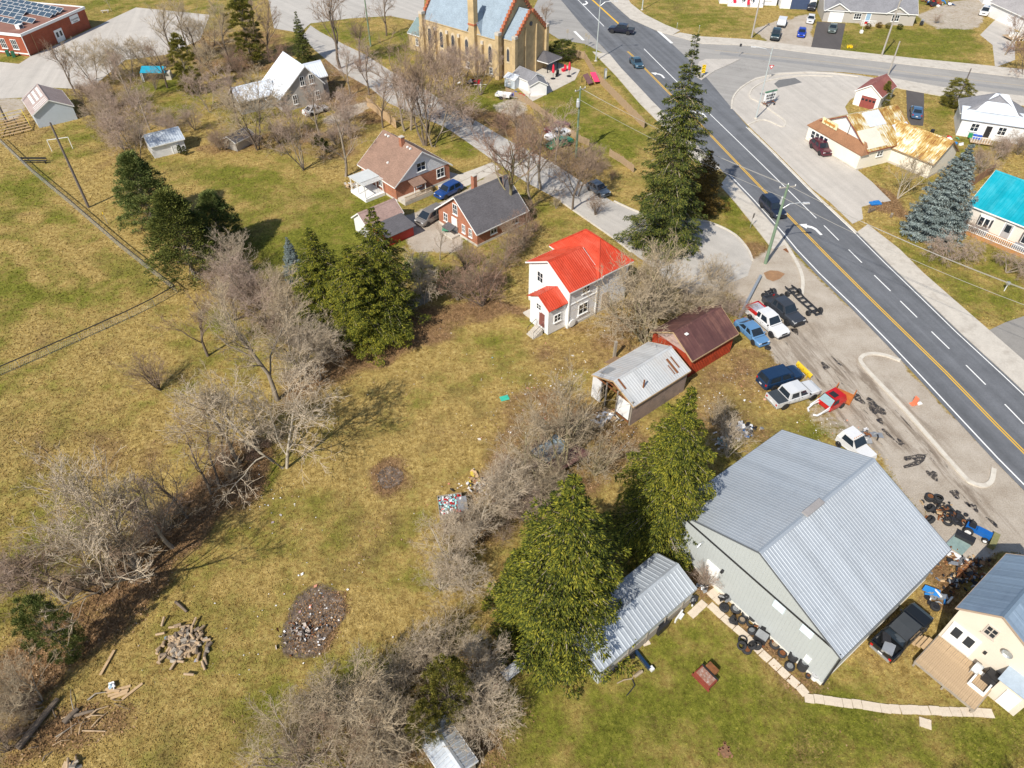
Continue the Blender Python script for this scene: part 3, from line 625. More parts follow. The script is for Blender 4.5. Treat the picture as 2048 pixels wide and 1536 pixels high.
# ------------------------------------------------------------------ the big steel workshop
ws = gable('steel_workshop', 'large pale grey steel workshop with ribbed blue-grey roof beside the junk yard', 24.42, 34.37, 37.4, 14.6, 16.1, 4.95, 8.36, metal_wall, r_steel, ov=.2, rib=.30, rh=.02, found=mat('workshop_footing', (.66,.63,.56), .9, 0, .08, 1), trim=white_trim, cap=mat('ridge_flashing', (.42,.46,.50), .45, .4, .06), fascia=mat('workshop_trim', (.12,.13,.145), .6, .2, .1))
MB().box(-7.33, 0, 4.95, .08, 16.14, .16).build('trim_band', black_m, ws)
MB().box(0, -8.085, 4.72, 14.62, .06, .24).build('trim_band', black_m, ws)
add_door(ws, 14.6, 16.1, 'u-', 3.1, .3, 1.1, 2.2, white_trim)
for a in (-2.9, -5.4):
    o = MB().box(-7.34, a, 4.35, .12, 1.0, .75).build('window', mat('skylight_panel', (.62,.74,.80), .25, 0, .1, 2), ws)
    MB().box(-7.41, a, 4.35, .04, .8, .55).build('pane', mat('frosted_pane', (.70,.80,.86), .2, 0, .1, 2), o)
MB().box(-1.0, .0, 8.62, 2.2, .55, .16).build('ridge_vent', mat('vent_metal', (.33,.31,.30), .7, .2, .2), ws)
MB().tube([(-7.4, 4.6, 4.2), (-7.75, 4.6, 4.3), (-8.1, 4.6, 4.1)], .10, 8).build('wall_lamp', steel, ws)
MB().box(-7.45, 2.2, 2.9, .25, .2, .3).build('wall_lamp', dark_metal, ws)
MB().box(-7.36, -6.4, 1.6, .10, .5, .7).build('electric_box', white_trim, ws)
MB().tube([(-7.25,-8.18,4.8),(-7.25,-8.18,.2)], .06, 6).build('downpipe', black_m, ws)
# ------------------------------------------------------------------ small open-fronted shed
ss = gable('steel_shed', 'narrow ribbed silver lean shed under the spruce trees beside the workshop', 9.35, 28.55, 39.3, 10.6, 4.1, 2.45, 3.35, siding_mat('shed_tin', (.42,.44,.43), .25, .1, True), r_steel, ov=.14, rib=.38, rh=.05, fascia=steel)
for a in (-4.2, -2.2, -.1, 2.0, 4.1): MB().box(a, -2.08, 1.2, .14, .1, 2.4).build('post', wood_grey, ss)
o = MB().box(0, -2.075, .6, 10.2, .05, 1.1).build('board_skirt', wood_grey, ss)
# ------------------------------------------------------------------ white house with the red roof
rw = gable('red_roof_house', 'white two-storey house with a bright red metal roof and rear porch wing', 6.18, 70.82, 37.9, 4.5, 7.27, 5.79, 7.79, s_house, r_red, ov=.4, rib=.28, rh=.05, found=blk_found, cap=r_red,
    wins=(('v-',.1,2.0,1.5,1.5),('v-',.3,4.7,1.2,1.0),('u-',1.6,4.6,1.1,1.5),('u-',2.2,1.6,.9,1.2)), fascia=white_trim)
MB().box(.1,-3.69,1.0,1.9,.08,.12).build('belt_trim', white_trim, rw); MB().box(0,-3.665,3.4,4.4,.06,.16).build('belt_trim', white_trim, rw)
for cx in (-2.22, 2.2): MB().box(cx, -3.62, 2.9, .18, .18, 5.7).build('corner_board', white_trim, rw)
MB().box(-2.22, 3.62, 2.9, .18, .18, 5.7).build('corner_board', white_trim, rw)
MB().box(3.7,-3.60,1.5,1.0,.06,2.2).build('boarded_door', mat('plywood', (.42,.34,.25), .9, 0, .15, 2), rw)
MB().lathe([(0,0),(.5,.02),(.55,.1),(.4,.16)], 14, 'y', (-1.75,-3.95,.75)).build('satellite_dish', white_trim, rw)
# hipped front block joined to it
def hip(root, x0, x1, y0, y1, he, hr, ridge, m, ov=.4, rib=None):
    "hip roof over a rectangle, ridge parallel to y; four slopes are parts"
    xm = (x0+x1)/2; X0, X1, Y0, Y1 = x0-ov, x1+ov, y0-ov, y1+ov; ra, rb = ridge; e = he-.12
    q = {'a':(X0,Y0,e),'b':(X1,Y0,e),'c':(X1,Y1,e),'d':(X0,Y1,e),'r':(xm,ra,hr),'s':(xm,rb,hr)}
    for f in ('abr','bcsr','cds','darRs'.replace('R','')):
        f = f if f != 'dars' else 'dars'
        P = [Vector(q[k]) for k in f]
        if f == 'dars': P = [Vector(q[k]) for k in ('d','a','r','s')]
        n_ = (P[1]-P[0]).cross(P[2]-P[0]).normalized()
        if n_.z < 0: P = P[::-1]; n_ = -n_
        b = MB(); N = len(P); b.v = [tuple(v_) for v_ in P] + [tuple(v_ - n_*.08) for v_ in P]
        b.f = [tuple(range(N)), tuple(range(N, 2*N))[::-1]] + [(i, i+N, (i+1) % N+N, (i+1) % N) for i in range(N)]
        if rib:
            e0, e1 = P[0], P[1]                                # eave edge; ribs run up the slope
            es = [(P[i], P[(i+1) % N]) for i in range(N)]; lo = min(es, key=lambda t: t[0].z+t[1].z); d = (lo[1]-lo[0]); ll = d.length; d /= ll
            up = n_.cross(d); up = up if up.z > 0 else -up
            for k in range(1, int(ll/rib)):
                s0 = lo[0] + d*(k*rib); best = None
                for A_, B_ in es:
                    if (A_, B_) == lo: continue
                    ab = B_-A_; den = d.dot(ab)*0 ; M2 = Matrix(((up.dot(up), -up.dot(ab)), (up.dot(ab), -ab.dot(ab))))
                    if abs(M2.determinant()) < 1e-9: continue
                    r_ = M2.inverted() @ Vector((up.dot(A_-s0), ab.dot(A_-s0)))
                    if r_[0] > .02 and -1e-3 <= r_[1] <= 1.001 and (best is None or r_[0] < best): best = r_[0]
                if best: b.bar(s0 + n_*.015, s0 + up*best + n_*.015, .05, .035, n_)
        b.build('roof_slope', m, root)
    for A_, B_ in (('a','r'),('b','r'),('c','s'),('d','s'),('r','s')): MB().bar(Vector(q[A_])+Vector((0,0,.03)), Vector(q[B_])+Vector((0,0,.03)), .22, .06).build('ridge_cap', m, root)
    f_ = MB(); 
    for a_, b_ in (('a','b'),('b','c'),('c','d'),('d','a')): f_.bar(Vector(q[a_])-Vector((0,0,.13)), Vector(q[b_])-Vector((0,0,.13)), .03, .16)
    f_.build('fascia', white_trim, root)
b = MB(); x0, x1, y0, y1, hh = 2.255, 7.35, -3.55, 4.55, 5.85
b.add([(x0,y0,.35),(x1,y0,.35),(x1,y1,.35),(x0,y1,.35),(x0,y0,hh),(x1,y0,hh),(x1,y1,hh),(x0,y1,hh)], [(0,1,5,4),(1,2,6,5),(2,3,7,6),(3,0,4,7)]); b.build('wall', s_house, rw)
MB().box((x0+x1)/2,(y0+y1)/2,.175,x1-x0+.06,y1-y0+.06,.35).build('foundation', blk_found, rw)
hip(rw, x0, x1, y0, y1, hh, 8.45, (-.7, 1.7), r_red, .4, .28)
# porch wing at the back
pw = MB(); px0, px1, py0, py1, ph = -4.965, -2.255, -3.2, .15, 4.0
pw.add([(px0,py0,.1),(px1,py0,.1),(px1,py1,.1),(px0,py1,.1),(px0,py0,ph),(px1,py0,ph),(px1,py1,ph),(px0,py1,ph),(px0,(py0+py1)/2,ph+.95)], [(0,1,5,4),(2,3,7,6),(3,0,4,7),(4,8,7)]); o = pw.build('porch_wing', s_house, rw)
for s_ in (1,-1):
    r_ = rib_slope(3.0, 2.05, 1.15, .07, .28, .05).build('porch_roof', r_red, rw); r_.location = (-3.72, (py0+py1)/2, ph+1.0); r_.rotation_euler = (0,0,0 if s_ > 0 else math.pi)
for sx, lx, ly, lz, w_, h_, rz in (('v',-3.56,py0-.03,2.05,1.1,1.1,0),('v',-3.27,py0-.03,3.6,1.0,.6,0),('u',px0-.03,-1.5,3.3,.9,.9,-math.pi/2)):
    fm, pm = window_mesh(w_, h_, .1, 1); o = link('window', fm, rw, (lx,ly,lz), rz); link('pane', pm, o)
o = MB().box(px0-.04,-2.1,1.75,.08,.9,1.9).build('door', mat('door_maroon', (.20,.07,.06), .6, 0, .2), rw); MB().box(px0-.09,-2.45,1.7,.06,.05,.12).build('handle', steel, o)
for k in range(5): MB().box(px0-.55-.28*k, -2.1, .40-.08*k, .30, 1.25, .80-.16*k).build('step', concrete, rw)
for s_ in (-1,1): MB().tube([(px0-.4,-2.1+s_*.6,.8),(px0-.4,-2.1+s_*.6,1.7),(px0-1.75,-2.1+s_*.6,1.05),(px0-1.75,-2.1+s_*.6,.1)], .03, 6).build('handrail', dark_metal, rw)
MB().box(-3.66, 1.1, .10, 1.9, 1.7, .2).build('landing', concrete, rw)
# ------------------------------------------------------------------ barn: red half and tumbledown tin half
bn = gable('red_barn', 'dark red metal barn with maroon roof joined to a tin shed', 20.65, 62.46, 37.6, 7.15, 5.79, 2.89, 4.72, red_metal, r_maroon, ov=.3, rib=.9, rh=.02, gable_m=mat('barn_gable_boards', (.44,.30,.26), .9, 0, .3, 2, .2, (1,1,6), dirt=(.56,.50,.46)), fascia=wood_tan)
MB().box(-2.6,-.85,4.42,.4,.35,.06).build('roof_patch', white_trim, bn)
for k in range(24): MB().box(-3.4 + k*.295, -2.93, 1.42, .07, .05, 2.75).build('wall_rib', red_metal, bn)
tb = gable('tin_shed', 'derelict tin-roofed shed with missing panels and open broken gable, joined to the red barn', 13.70, 55.44, 38.8, 8.28, 5.74, 3.08, 4.34, siding_mat('old_boards', (.27,.20,.17), .22, .25, True, (.17,.13,.12)), r_old, ov=.2, rib=.32, rh=.018, gable_m=wood_grey, fascia=wood_tan, open_end=True)
MB().box(-4.18,2.25,1.5,.16,1.3,3.0).build('gable_panel', mat('old_white_panel', (.62,.62,.62), .7, 0, .1, 2), tb)
MB().box(-4.2,-1.7,1.75,.12,1.7,2.2).build('gable_panel', mat('white_sheet', (.78,.78,.76), .6, 0, .05, 2), tb)
for a in (-2.75,-.7,.9): MB().box(-4.16,a,1.7,.14,.16,3.4).build('stud', wood_grey, tb)
for z_, y0_, y1_ in ((3.05,-2.8,2.8),(.3,-2.8,-.5),(3.6,-1.5,1.5)): MB().bar((-4.16,y0_,z_),(-4.16,y1_,z_),.1,.16).build('beam', rust, tb)
def on_slope(root, hr, sl, u, d, s_, w, l, m, name, lift=.07, th=.03):
    "flat piece lying on a gable roof: u along ridge, d down the slope, s_ the side (+1 v+, -1 v-)"
    a = math.atan(sl); o = MB().box(0,0,0,w,l,th).build(name, m, root); o.location = (u, s_*d*math.cos(a), hr+.05+lift-d*math.sin(a)); o.rotation_euler = (-s_*a,0,0); return o
sl = 1.26/2.87
for u, d, w, l in ((2.75,1.9,.28,1.9),(3.35,1.7,.16,1.5),(2.35,2.2,.10,1.2),(-3.75,.75,.22,1.3)): on_slope(tb, 4.34, sl, u, d, -1, w, l, rust, 'rust_strip', .055)
on_slope(tb,4.34,sl,-2.9,2.3,1,1.3,1.0,mat('roof_hole_tin', (.33,.35,.36), .5, .3, .1),'loose_sheet',.06)
for k in range(4): on_slope(tb,4.34,sl,-3.55+.3*k,2.6,1,.12,.8,wood_grey,'rafter',.05)
MB().tube([(-1.9,-2.0,3.4),(-1.9,-2.0,4.55)], .09, 8).build('stove_pipe', rust, tb)
MB().box(-.6,2.2,3.86,1.6,1.2,.05).build('leaf_patch', mat('dead_leaves', (.25,.16,.09), .95, 0, .3, 5), tb).rotation_euler = (-math.atan(sl)*1,0,0)
# ------------------------------------------------------------------ collapsed shed under the brush
cs_ = thing('collapsed_shed', 'fallen shed roof of maroon and grey tin lying in the brush by the spruces', 'shed', tuple(G(1130,930)), R(38))
o = MB().box(0,0,.9,4.6,2.6,.06).build('roof_sheet', mat('fallen_tin', (.20,.10,.09), .7, .2, .2, 1), cs_); o.rotation_euler = (R(-14),R(6),0)
o = MB().box(-.6,2.0,.75,3.6,1.9,.06).build('roof_sheet', mat('fallen_tin_grey', (.26,.33,.36), .6, .3, .2, 1), cs_); o.rotation_euler = (R(20),R(-5),0)
for k in range(4): MB().box(-2+1.3*k,-1.2,.4,.12,.12,.8).build('post', wood_grey, cs_)
# ------------------------------------------------------------------ cream house with the deck, lower right
ch = gable('cream_house', 'cream sided house with blue-grey metal roof and timber deck behind the workshop', 38.05, 27.65, 37.5, 7.29, 4.46, 5.09, 7.12, s_cream, metal_roof('roof_blue_grey', (.26,.34,.43), .5, .3, .16, dirt=(.17,.22,.29)), ov=.25, rib=.9, rh=.02, cap=mat('roof_cap_blue', (.20,.27,.35), .5, .3, .1), fascia=mat('brown_trim', (.36,.27,.20), .7, 0, .12), found=blk_found, asym=(2.23, 4.3, 5.09, 5.0),
    wins=(('u-',-.1,4.85,.85,1.1),), trim=mat('taupe_trim', (.50,.44,.38), .7, 0, .08))
o = add_door(ch, 7.29, 4.46, 'u-', .95, 1.0, 1.9, 2.1, white_trim, panes=2)
MB().lathe([(0,.1),(.25,.05),(.38,-.04)], 14, 'x', (-3.95,-1.67,4.3)).build('satellite_dish', steel, ch)
MB().box(-3.72,-.7,2.6,.12,.2,.3).build('wall_lamp', dark_metal, ch)
# lower shed-roofed extension and its door
e_ = MB(); e_.add([(-4.7,-4.5,0),(-3.66,-4.5,0),(-3.66,-2.45,0),(-4.7,-2.45,0),(-4.7,-4.5,2.5),(-3.66,-4.5,2.9),(-3.66,-2.45,2.9),(-4.7,-2.45,2.5)],[(0,1,5,4),(2,3,7,6),(3,0,4,7)]); e_.build('extension_wall', s_cream, ch)
o = MB().box(0,0,0,1.4,2.4,.07).build('extension_roof', mat('roof_ext', (.36,.43,.50), .5, .3, .15), ch); o.location = (-4.25,-3.45,2.80); o.rotation_euler = (0,R(-20),0)
MB().box(-4.74,-3.6,1.1,.08,1.0,1.9).build('door', white_trim, ch)
dk = thing('timber_deck', 'weathered timber deck with wide boards in front of the cream house', 'deck', tuple(ch.matrix_basis @ Vector((-3.7, 0, 0))), R(37.5))
bm = MB().box(0,0,0,3.4,.132,.05).mesh('plank', wood_deck)
for k in range(32): link('plank', bm, dk, (-1.72+random.uniform(-.03,.03), 2.1-.145*k, .80+random.uniform(-.006,.006)), random.uniform(-.004,.004))
for a, b_ in (((-.1,2.2,.65),(-3.42,2.2,.65)),((-3.42,2.2,.65),(-3.42,-2.5,.65)),((-3.42,-2.5,.65),(-.1,-2.5,.65))): MB().bar(a,b_,.06,.24).build('rim_joist', wood_grey, dk)
for px_, py_ in ((-3.3,2.1),(-3.3,-.2),(-3.3,-2.4),(-.3,2.1)): MB().box(px_,py_,.3,.14,.14,.6).build('post', wood_grey, dk)
for k in range(3): MB().box(-1.2, 2.42+.3*k, .58-.2*k, 1.3, .3, .06).build('step', wood_tan, dk)
def simple(name, label, cat, px, z, rz, parts, group=None):
    "thing from coloured boxes: parts = (name, cx,cy,cz, sx,sy,sz, material)"
    t = thing(name, label, cat, (*G(*px).xy, z) if not isinstance(px, Vector) else (px.x, px.y, z), rz, group)
    for p_ in parts:
        MB().box(*p_[1:7], p_[8] if len(p_) > 8 else 0.0).build(p_[0], p_[7], t)
    return t
dq = lambda x, y: dk.matrix_basis @ Vector((x, y, 0))
simple('patio_chair', 'grey chair with arms on the timber deck by the wall', 'chair', dq(-.8,-1.0), .825, R(37), [('seat',0,0,.42,.55,.55,.07,steel),('backrest',.25,0,.75,.06,.55,.6,steel)] + [('leg',sx*.22,sy*.22,.2,.05,.05,.4,steel) for sx in (-1,1) for sy in (-1,1)])
simple('deck_hatch', 'white framed open cold frame box on the timber deck', 'box', dq(-1.2,-1.75), .825, R(37), [('frame',0,.55,.15,1.6,.14,.3,white_trim),('frame',0,-.55,.15,1.6,.14,.3,white_trim),('frame',-.75,0,.15,.14,1.0,.3,white_trim),('frame',.75,0,.15,.14,1.0,.3,white_trim)])
simple('barbecue', 'dark covered barbecue on the timber deck', 'barbecue', dq(-.5,-2.0), .825, R(37), [('cabinet',0,0,.4,.7,.9,.8,dark_metal),('hood',0,0,.93,.62,.8,.26,black_m)])
# ------------------------------------------------------------------ brown-roofed brick bungalow
bb = gable('brick_bungalow', 'orange brick bungalow with brown shingle roof and white front gable', -16.67, 103.78, 131.9, 9.3, 10.16, 2.82, 6.48, br_red, r_brown, ov=.4, found=blk_found, gable_m=s_white,
    wins=(('u-',.2,4.1,1.7,1.4),('u-',-3.3,1.9,1.5,1.5),('v+',2.2,1.7,1.0,1.6),('v+',-.6,1.7,.9,1.4),('u-',.9,1.6,.9,1.1)))
chimney(bb, -.6, .5, 5.6, 7.4, .62, br_red); vents(bb, [(3.6,.55,6.35),(2.9,.55,6.35),(-2.1,.55,6.35),(-2.8,.55,6.35),(-.6,3.4,4.25)])
o = rib_slope(2.4, 1.5, .5, .08).build('porch_roof', r_brown, bb); o.location = (-4.75, 1.7, 2.75); o.rotation_euler = (0,0,math.pi/2)
for a in (.7, 2.7): MB().box(-6.1,a,1.15,.1,.1,2.2).build('porch_post', white_trim, bb)
MB().box(-5.6,2.3,.3,1.9,5.2,.55).build('porch_floor', concrete, bb)
for a in range(26): MB().box(-6.5,4.8-.2*a,.95,.05,.06,.75).build('baluster', wood_tan, bb)
MB().box(-6.5,2.3,1.35,.08,5.2,.07).build('handrail', wood_tan, bb)
pg = thing('pergola', 'grey timber patio pergola with clear slatted roof beside the brick bungalow', 'pergola', tuple(bb.matrix_basis @ Vector((.3,7.0,0))), R(131.9))
for sx in (-1.9,0,1.9): 
    for sy in (-1.6,1.6): MB().box(sx,sy,1.25,.12,.12,2.5).build('post', white_trim, pg)
for sy in (-1.6,1.6): MB().box(0,sy,2.55,4.1,.1,.16).build('beam', white_trim, pg)
bm = MB().box(0,0,0,.09,3.7,.12).mesh('slat', white_trim)
for k in range(15): link('slat', bm, pg, (-2.0+k*.285,0,2.69))
MB().box(.5,0,2.79,3.0,3.5,.02).build('roof_sheet', mat('poly_roof', (.55,.57,.56), .4, 0, .15, 2), pg)
MB().box(0,0,.25,4.2,3.5,.5).build('deck_floor', white_trim, pg)
# ------------------------------------------------------------------ dark-roofed brick house
db = gable('dark_roof_house', 'orange brick house with dark charcoal shingle roof next to the driveway', -4.33, 90.62, 42.1, 8.91, 8.56, 2.52, 5.95, br_red, r_dark, ov=.4, found=blk_found, wins=(('u-',.3,3.9,1.0,1.6),('u-',2.6,1.7,.9,1.3),('u-',-1.4,1.6,.7,1.3),('u-',-2.9,1.6,.7,1.3),('v-',2.5,1.6,1.5,1.4),('v-',-1.5,1.6,1.2,1.3)))
chimney(db, .1, 1.6, 4.6, 6.9, .62, br_red)
add_door(db, 8.91, 8.56, 'u-', .6, .35, .95, 2.0, white_trim)
o = MB().box(-5.0,.6,2.75,1.2,1.8,.12).build('awning', r_dark, db); o.rotation_euler = (0,R(-14),0)
MB().box(-5.3,.6,.15,1.3,2.2,.3).build('step', concrete, db)
simple('garden_table', 'round green table by the dark roofed brick house', 'table', (893,467), 0, 0, [('top',0,0,.75,1.1,1.1,.06,mat('green_plastic',(.05,.28,.17),.5)),('stem',0,0,.36,.12,.12,.72,dark_metal)])
# ------------------------------------------------------------------ small garage, lean-to
sg = gable('white_garage', 'small white garage with pale brown roof behind the dark spruce', -19.01, 89.40, 42.5, 5.72, 3.51, 2.24, 3.57, s_white, shingle_mat('shingle_mauve', (.32,.22,.19)), ov=.25)
lt = thing('red_lean_to', 'low red shed with dark sloping roof against the white garage', 'shed', tuple(sg.matrix_basis @ Vector((.2,-3.4,0))), R(42.5))
b = MB(); b.add([(-2.3,-1.5,0),(2.3,-1.5,0),(2.3,1.5,0),(-2.3,1.5,0),(-2.3,-1.5,1.7),(2.3,-1.5,1.7),(2.3,1.5,2.15),(-2.3,1.5,2.15)],[(0,1,5,4),(1,2,6,5),(2,3,7,6),(3,0,4,7)]); b.build('wall', siding_mat('red_boards', (.42,.03,.02), .25, .15, True), lt)
o = MB().box(0,0,1.99,5.0,3.5,.08).build('roof_slope', r_dark, lt); o.rotation_euler = (R(8.5),0,0)
# ------------------------------------------------------------------ grey stucco farmhouse with white metal roof
fh = gable('stucco_farmhouse', 'grey stucco farmhouse with white metal saltbox roof among bare trees', -40.40, 136.72, 126.9, 8.86, 6.0, 3.61, 7.10, stucco_grey, r_white, ov=.3, rib=.45, asym=(5.6, 3.0, 2.6, 3.61), wins=(('u-',-.9,4.6,.9,1.7),('u-',.9,4.6,.9,1.7),('u-',2.9,1.7,.9,1.7),('u-',-1.6,1.5,.9,1.6)))
MB().box(.4,4.0,5.2,.02,.02,.02).build('flashing', white_trim, fh)
fw = gable('farm_wing', '', 0, 0, 0, 7.0, 4.6, 2.5, 4.2, stucco_grey, r_white, ov=.25, rib=.45, root=link('wing', None, fh, (1.2, 8.6, 0), R(90)))
fd = gable('farm_wing', '', 0, 0, 0, 3.2, 4.2, 3.6, 5.6, stucco_grey, r_white, ov=.2, rib=.45, root=link('wing', None, fh, (.6, -3.6, 0), R(90)))
MB().box(-1.6,7.4,1.9,3.0,.1,.1).build('porch_beam', white_trim, fh)
# ------------------------------------------------------------------ church
cu = gable('church', 'tall buff brick church with blue-grey slate roof and pointed windows', -6.6, 157.6, 140.0, 20.8, 12.4, 7.45, 14.7, br_yel, r_slate, ov=.12, fascia=br_yel, found=mat('church_plinth', (.44,.36,.24), .9, 0, .12, 1), cap=mat('church_ridge', (.34,.14,.08), .9))
m_tan = mat('church_cap_brick', (.40,.13,.06), .9, 0, .25, 2); lead = mat('leaded_glass', (.06,.065,.08), .25, 0, .4, 6)
def lancet(root, loc, rz, w, h):
    key = ('lancet', w, h)
    if key not in _mats:
        def outline(s_): 
            pts = [(-w/2*s_, -h/2*s_)] + [(w/2*s_, -h/2*s_)] + [(w/2*s_*math.cos(t), h/2*s_ - w*.9 + w*.9*math.sin(t)**.8) for t in (0, .4, .8, 1.2, 1.57)] + [(-w/2*s_*math.cos(t), h/2*s_ - w*.9 + w*.9*math.sin(t)**.8) for t in (1.2, .8, .4, 0)]
            return pts
        def slab(pts, y0, y1):
            b = MB(); n = len(pts); b.v = [(x, y0, z) for x, z in pts] + [(x, y1, z) for x, z in pts]
            b.f = [tuple(range(n)), tuple(range(n, 2*n))[::-1]] + [((i+1) % n, i, i+n, (i+1) % n+n) for i in range(n)]; return b
        _mats[key] = (slab(outline(1.18), -.04, .05).mesh('lancet_window', mat('stone_surround', (.55,.46,.32), .9)), slab(outline(.9), -.07, .0).mesh('pane', lead))
    a, b = _mats[key]; o = link('window', a, root, loc, rz); link('pane', b, o)
for k, a in enumerate((8.6, 5.2, 1.9, -1.9, -8.2)): lancet(cu, (a, 6.24, 4.3), math.pi, .95, 3.4)
for a in (10.7, 6.9, 3.5, .2, -6.2, -10.3):
    o = MB().box(a, 6.55, 2.9, .7, .75, 5.8).build('buttress', br_yel, cu); MB().box(a, 6.35, 6.1, .6, .35, .6).build('buttress_cap', concrete, o)
b = MB(); b.add([(-6.0,6.25,7.2),(-2.2,6.25,7.2),(-4.1,6.25,10.6),(-4.1,2.6,10.6)], [(1,0,2)]); b.build('wall_dormer', br_yel, cu)
b = MB().add([(-6.15,6.4,7.15),(-4.1,6.4,10.8),(-4.1,2.6,10.8)], [(0,1,2)]).add([(-2.05,6.4,7.15),(-4.1,6.4,10.8),(-4.1,2.6,10.8)], [(2,1,0)]); b.build('dormer_roof', r_slate, cu)
o = MB().box(-4.1,6.5,7.0,1.5,1.2,14.0).build('chimney', br_yel, cu); MB().box(-4.1,6.5,9.2,1.7,1.4,.3).build('chimney_band', m_tan, o); MB().box(-4.1,6.5,13.5,1.1,1.0,2.6).build('chimney_top', br_yel, o)
for s_ in (-1, 1):                                                      # raised parapets of the gables, brick by step
    for v_ in (1, -1):
        for k in range(13): MB().box(s_*10.45, v_*(6.2-k*.48), 7.9+k*.55, .55, .56, .62).build('parapet_step', m_tan, cu)
        MB().box(s_*10.45, v_*6.4, 4.2, .9, .9, 8.4).build('pier', br_yel, cu); MB().box(s_*10.45, v_*6.4, 8.6, 1.0, 1.0, .5).build('pier_cap', concrete, cu)
cc = gable('chancel', '', 0, 0, 0, 3.1, 9.8, 7.5, 11.9, br_yel, r_slate, ov=.1, root=link('chancel', None, cu, (-11.95, .1, 0), 0.0), fascia=br_yel)
for v_ in (1, -1):
    for k in range(9): MB().box(-1.62, v_*(4.8-k*.53), 7.9+k*.49, .5, .6, .6).build('parapet_step', m_tan, cc)
    MB().box(-1.62, v_*4.95, 4.0, .8, .8, 8.0).build('pier', br_yel, cc); MB().box(-1.62, v_*4.95, 8.2, .9, .9, .5).build('pier_cap', concrete, cc)
for a in (-1.7, 1.7): MB().box(-1.66, a, 4.6, .28, .3, 9.2).build('pilaster', br_yel, cc)
lancet(cc, (.1, 4.94, 4.6), math.pi, .7, 2.6)
MB().lathe([(0,-.06),(.42,-.06),(.42,.06)], 14, 'x', (-1.6,0,9.6)).build('round_window', lead, cc)
o = MB().box(-1.6, 3.6, 1.1, .12, 1.1, 2.2).build('door', mat('church_door', (.10,.08,.10), .6), cc); MB().box(-1.67,3.95,1.1,.05,.05,.15).build('handle', steel, o)
for a, z_ in ((-8.4,1.2),(-2.0,.9)): 
    fm, pm = window_mesh(.9, 1.2, .1, 1); o = link('window', fm, cu, (a, 6.26, z_), math.pi); link('pane', pm, o)
an = gable('annex', '', 0, 0, 0, 5.0, 6.0, 3.4, 5.6, br_yel, shingle_mat('slate_green', (.17,.235,.235), .15), ov=.2, root=link('annex', None, cu, (13.6, 2.4, 0), 0.0), wins=(('v+',0,1.9,.8,1.5),))
# outbuildings behind the church
gable('garden_shed', 'white garden shed with grey roof behind the church patio', *G(1072,182).xy, 100, 4.6, 3.2, 2.0, 2.8, s_white, r_grey, ov=.2)
gable('garden_shed', 'wider white shed with grey roof joined behind the first church shed', *G(1056,172).xy, 130, 4.8, 3.6, 2.1, 3.1, s_white, r_grey, ov=.2)
gable('garden_shed', 'smallest pale blue shed with white roof by the wooden fence', *G(1027,172).xy, 140, 2.6, 2.4, 1.8, 2.3, s_blue, r_white, ov=.12, wins=(('v+',0,1.1,.6,.6),))
gz = thing('gazebo', 'dark roofed square gazebo on the church patio', 'gazebo', tuple(G(1088,137)), R(140))
hip(gz, -2.4, 2.4, -1.9, 1.9, 2.4, 3.5, (-.05,.05), r_dark, .4)
for sx in (-2.2,2.2):
    for sy in (-1.7,1.7): MB().box(sx,sy,1.2,.14,.14,2.4).build('post', dark_metal, gz)
pink = mat('red_canvas', (.62,.02,.05), .8, 0, .1)
for i, (px_, lab) in enumerate((((1106,158),'closed red parasol on a dark base by the white sheds'),((1138,153),'closed red parasol on a dark base near the patio fence'))):
    u = thing('parasol', lab, 'parasol', tuple(G(*px_)), 0, 'closed parasols on the church patio')
    MB().lathe([(0,0),(.5,0),(.5,.12),(0,.14)], 12).build('base', black_m, u); MB().tube([(0,0,.1),(0,0,2.7)], .04, 6).build('pole', dark_metal, u)
    MB().lathe([(.05,2.9),(.2,2.5),(.3,1.6),(.26,1.3),(.08,1.2)], 9).build('canopy', pink, u)
simple('patio_chair', 'red moulded chair on the church patio between the parasols', 'chair', (1127,143), 0.05, R(30), [('seat',0,0,.4,.8,.8,.12,pink),('backrest',.4,0,.8,.12,.8,.8,pink),('base',0,0,.17,.6,.6,.34,pink)])
simple('patio_chair', 'dark chair beside the closed parasol on the patio', 'chair', (1114,153), 0.05, R(70), [('seat',0,0,.45,.6,.6,.08,black_m),('backrest',.3,0,.85,.08,.6,.8,black_m),('base',0,0,.2,.5,.5,.4,black_m)])
pt = structure(sheet('patio', W([(1035,175),(1065,203),(1150,160),(1160,140),(1100,120),(1060,140)]), .05, concrete, None, .05))
tr_ = thing('playhouse_roof', 'pink and dark red slanted panel roof beside the church fence', 'shelter', (*G(1178,165).xy, 0), R(30))
o = MB().box(.6,0,1.5,1.3,2.3,.08).build('roof_panel', mat('pink_panel', (.78,.06,.16), .6, 0, .05), tr_); o.rotation_euler = (R(32),R(8),0)
o = MB().box(-.75,0,1.45,1.2,2.3,.08).build('roof_panel', mat('brown_panel', (.14,.07,.07), .7, 0, .1), tr_); o.rotation_euler = (R(32),R(-6),0)
for sx in (-1.2,1.1):
    for sy in (-.8,.8): MB().box(sx,sy,.6,.1,.1,1.2).build('post', dark_metal, tr_)
def flatten(e):
    for c_ in list(e.children): c_.matrix_basis = e.matrix_basis @ c_.matrix_basis; c_.parent = e.parent
    bpy.data.objects.remove(e)
for e in (fw, fd, cc, an): flatten(e)
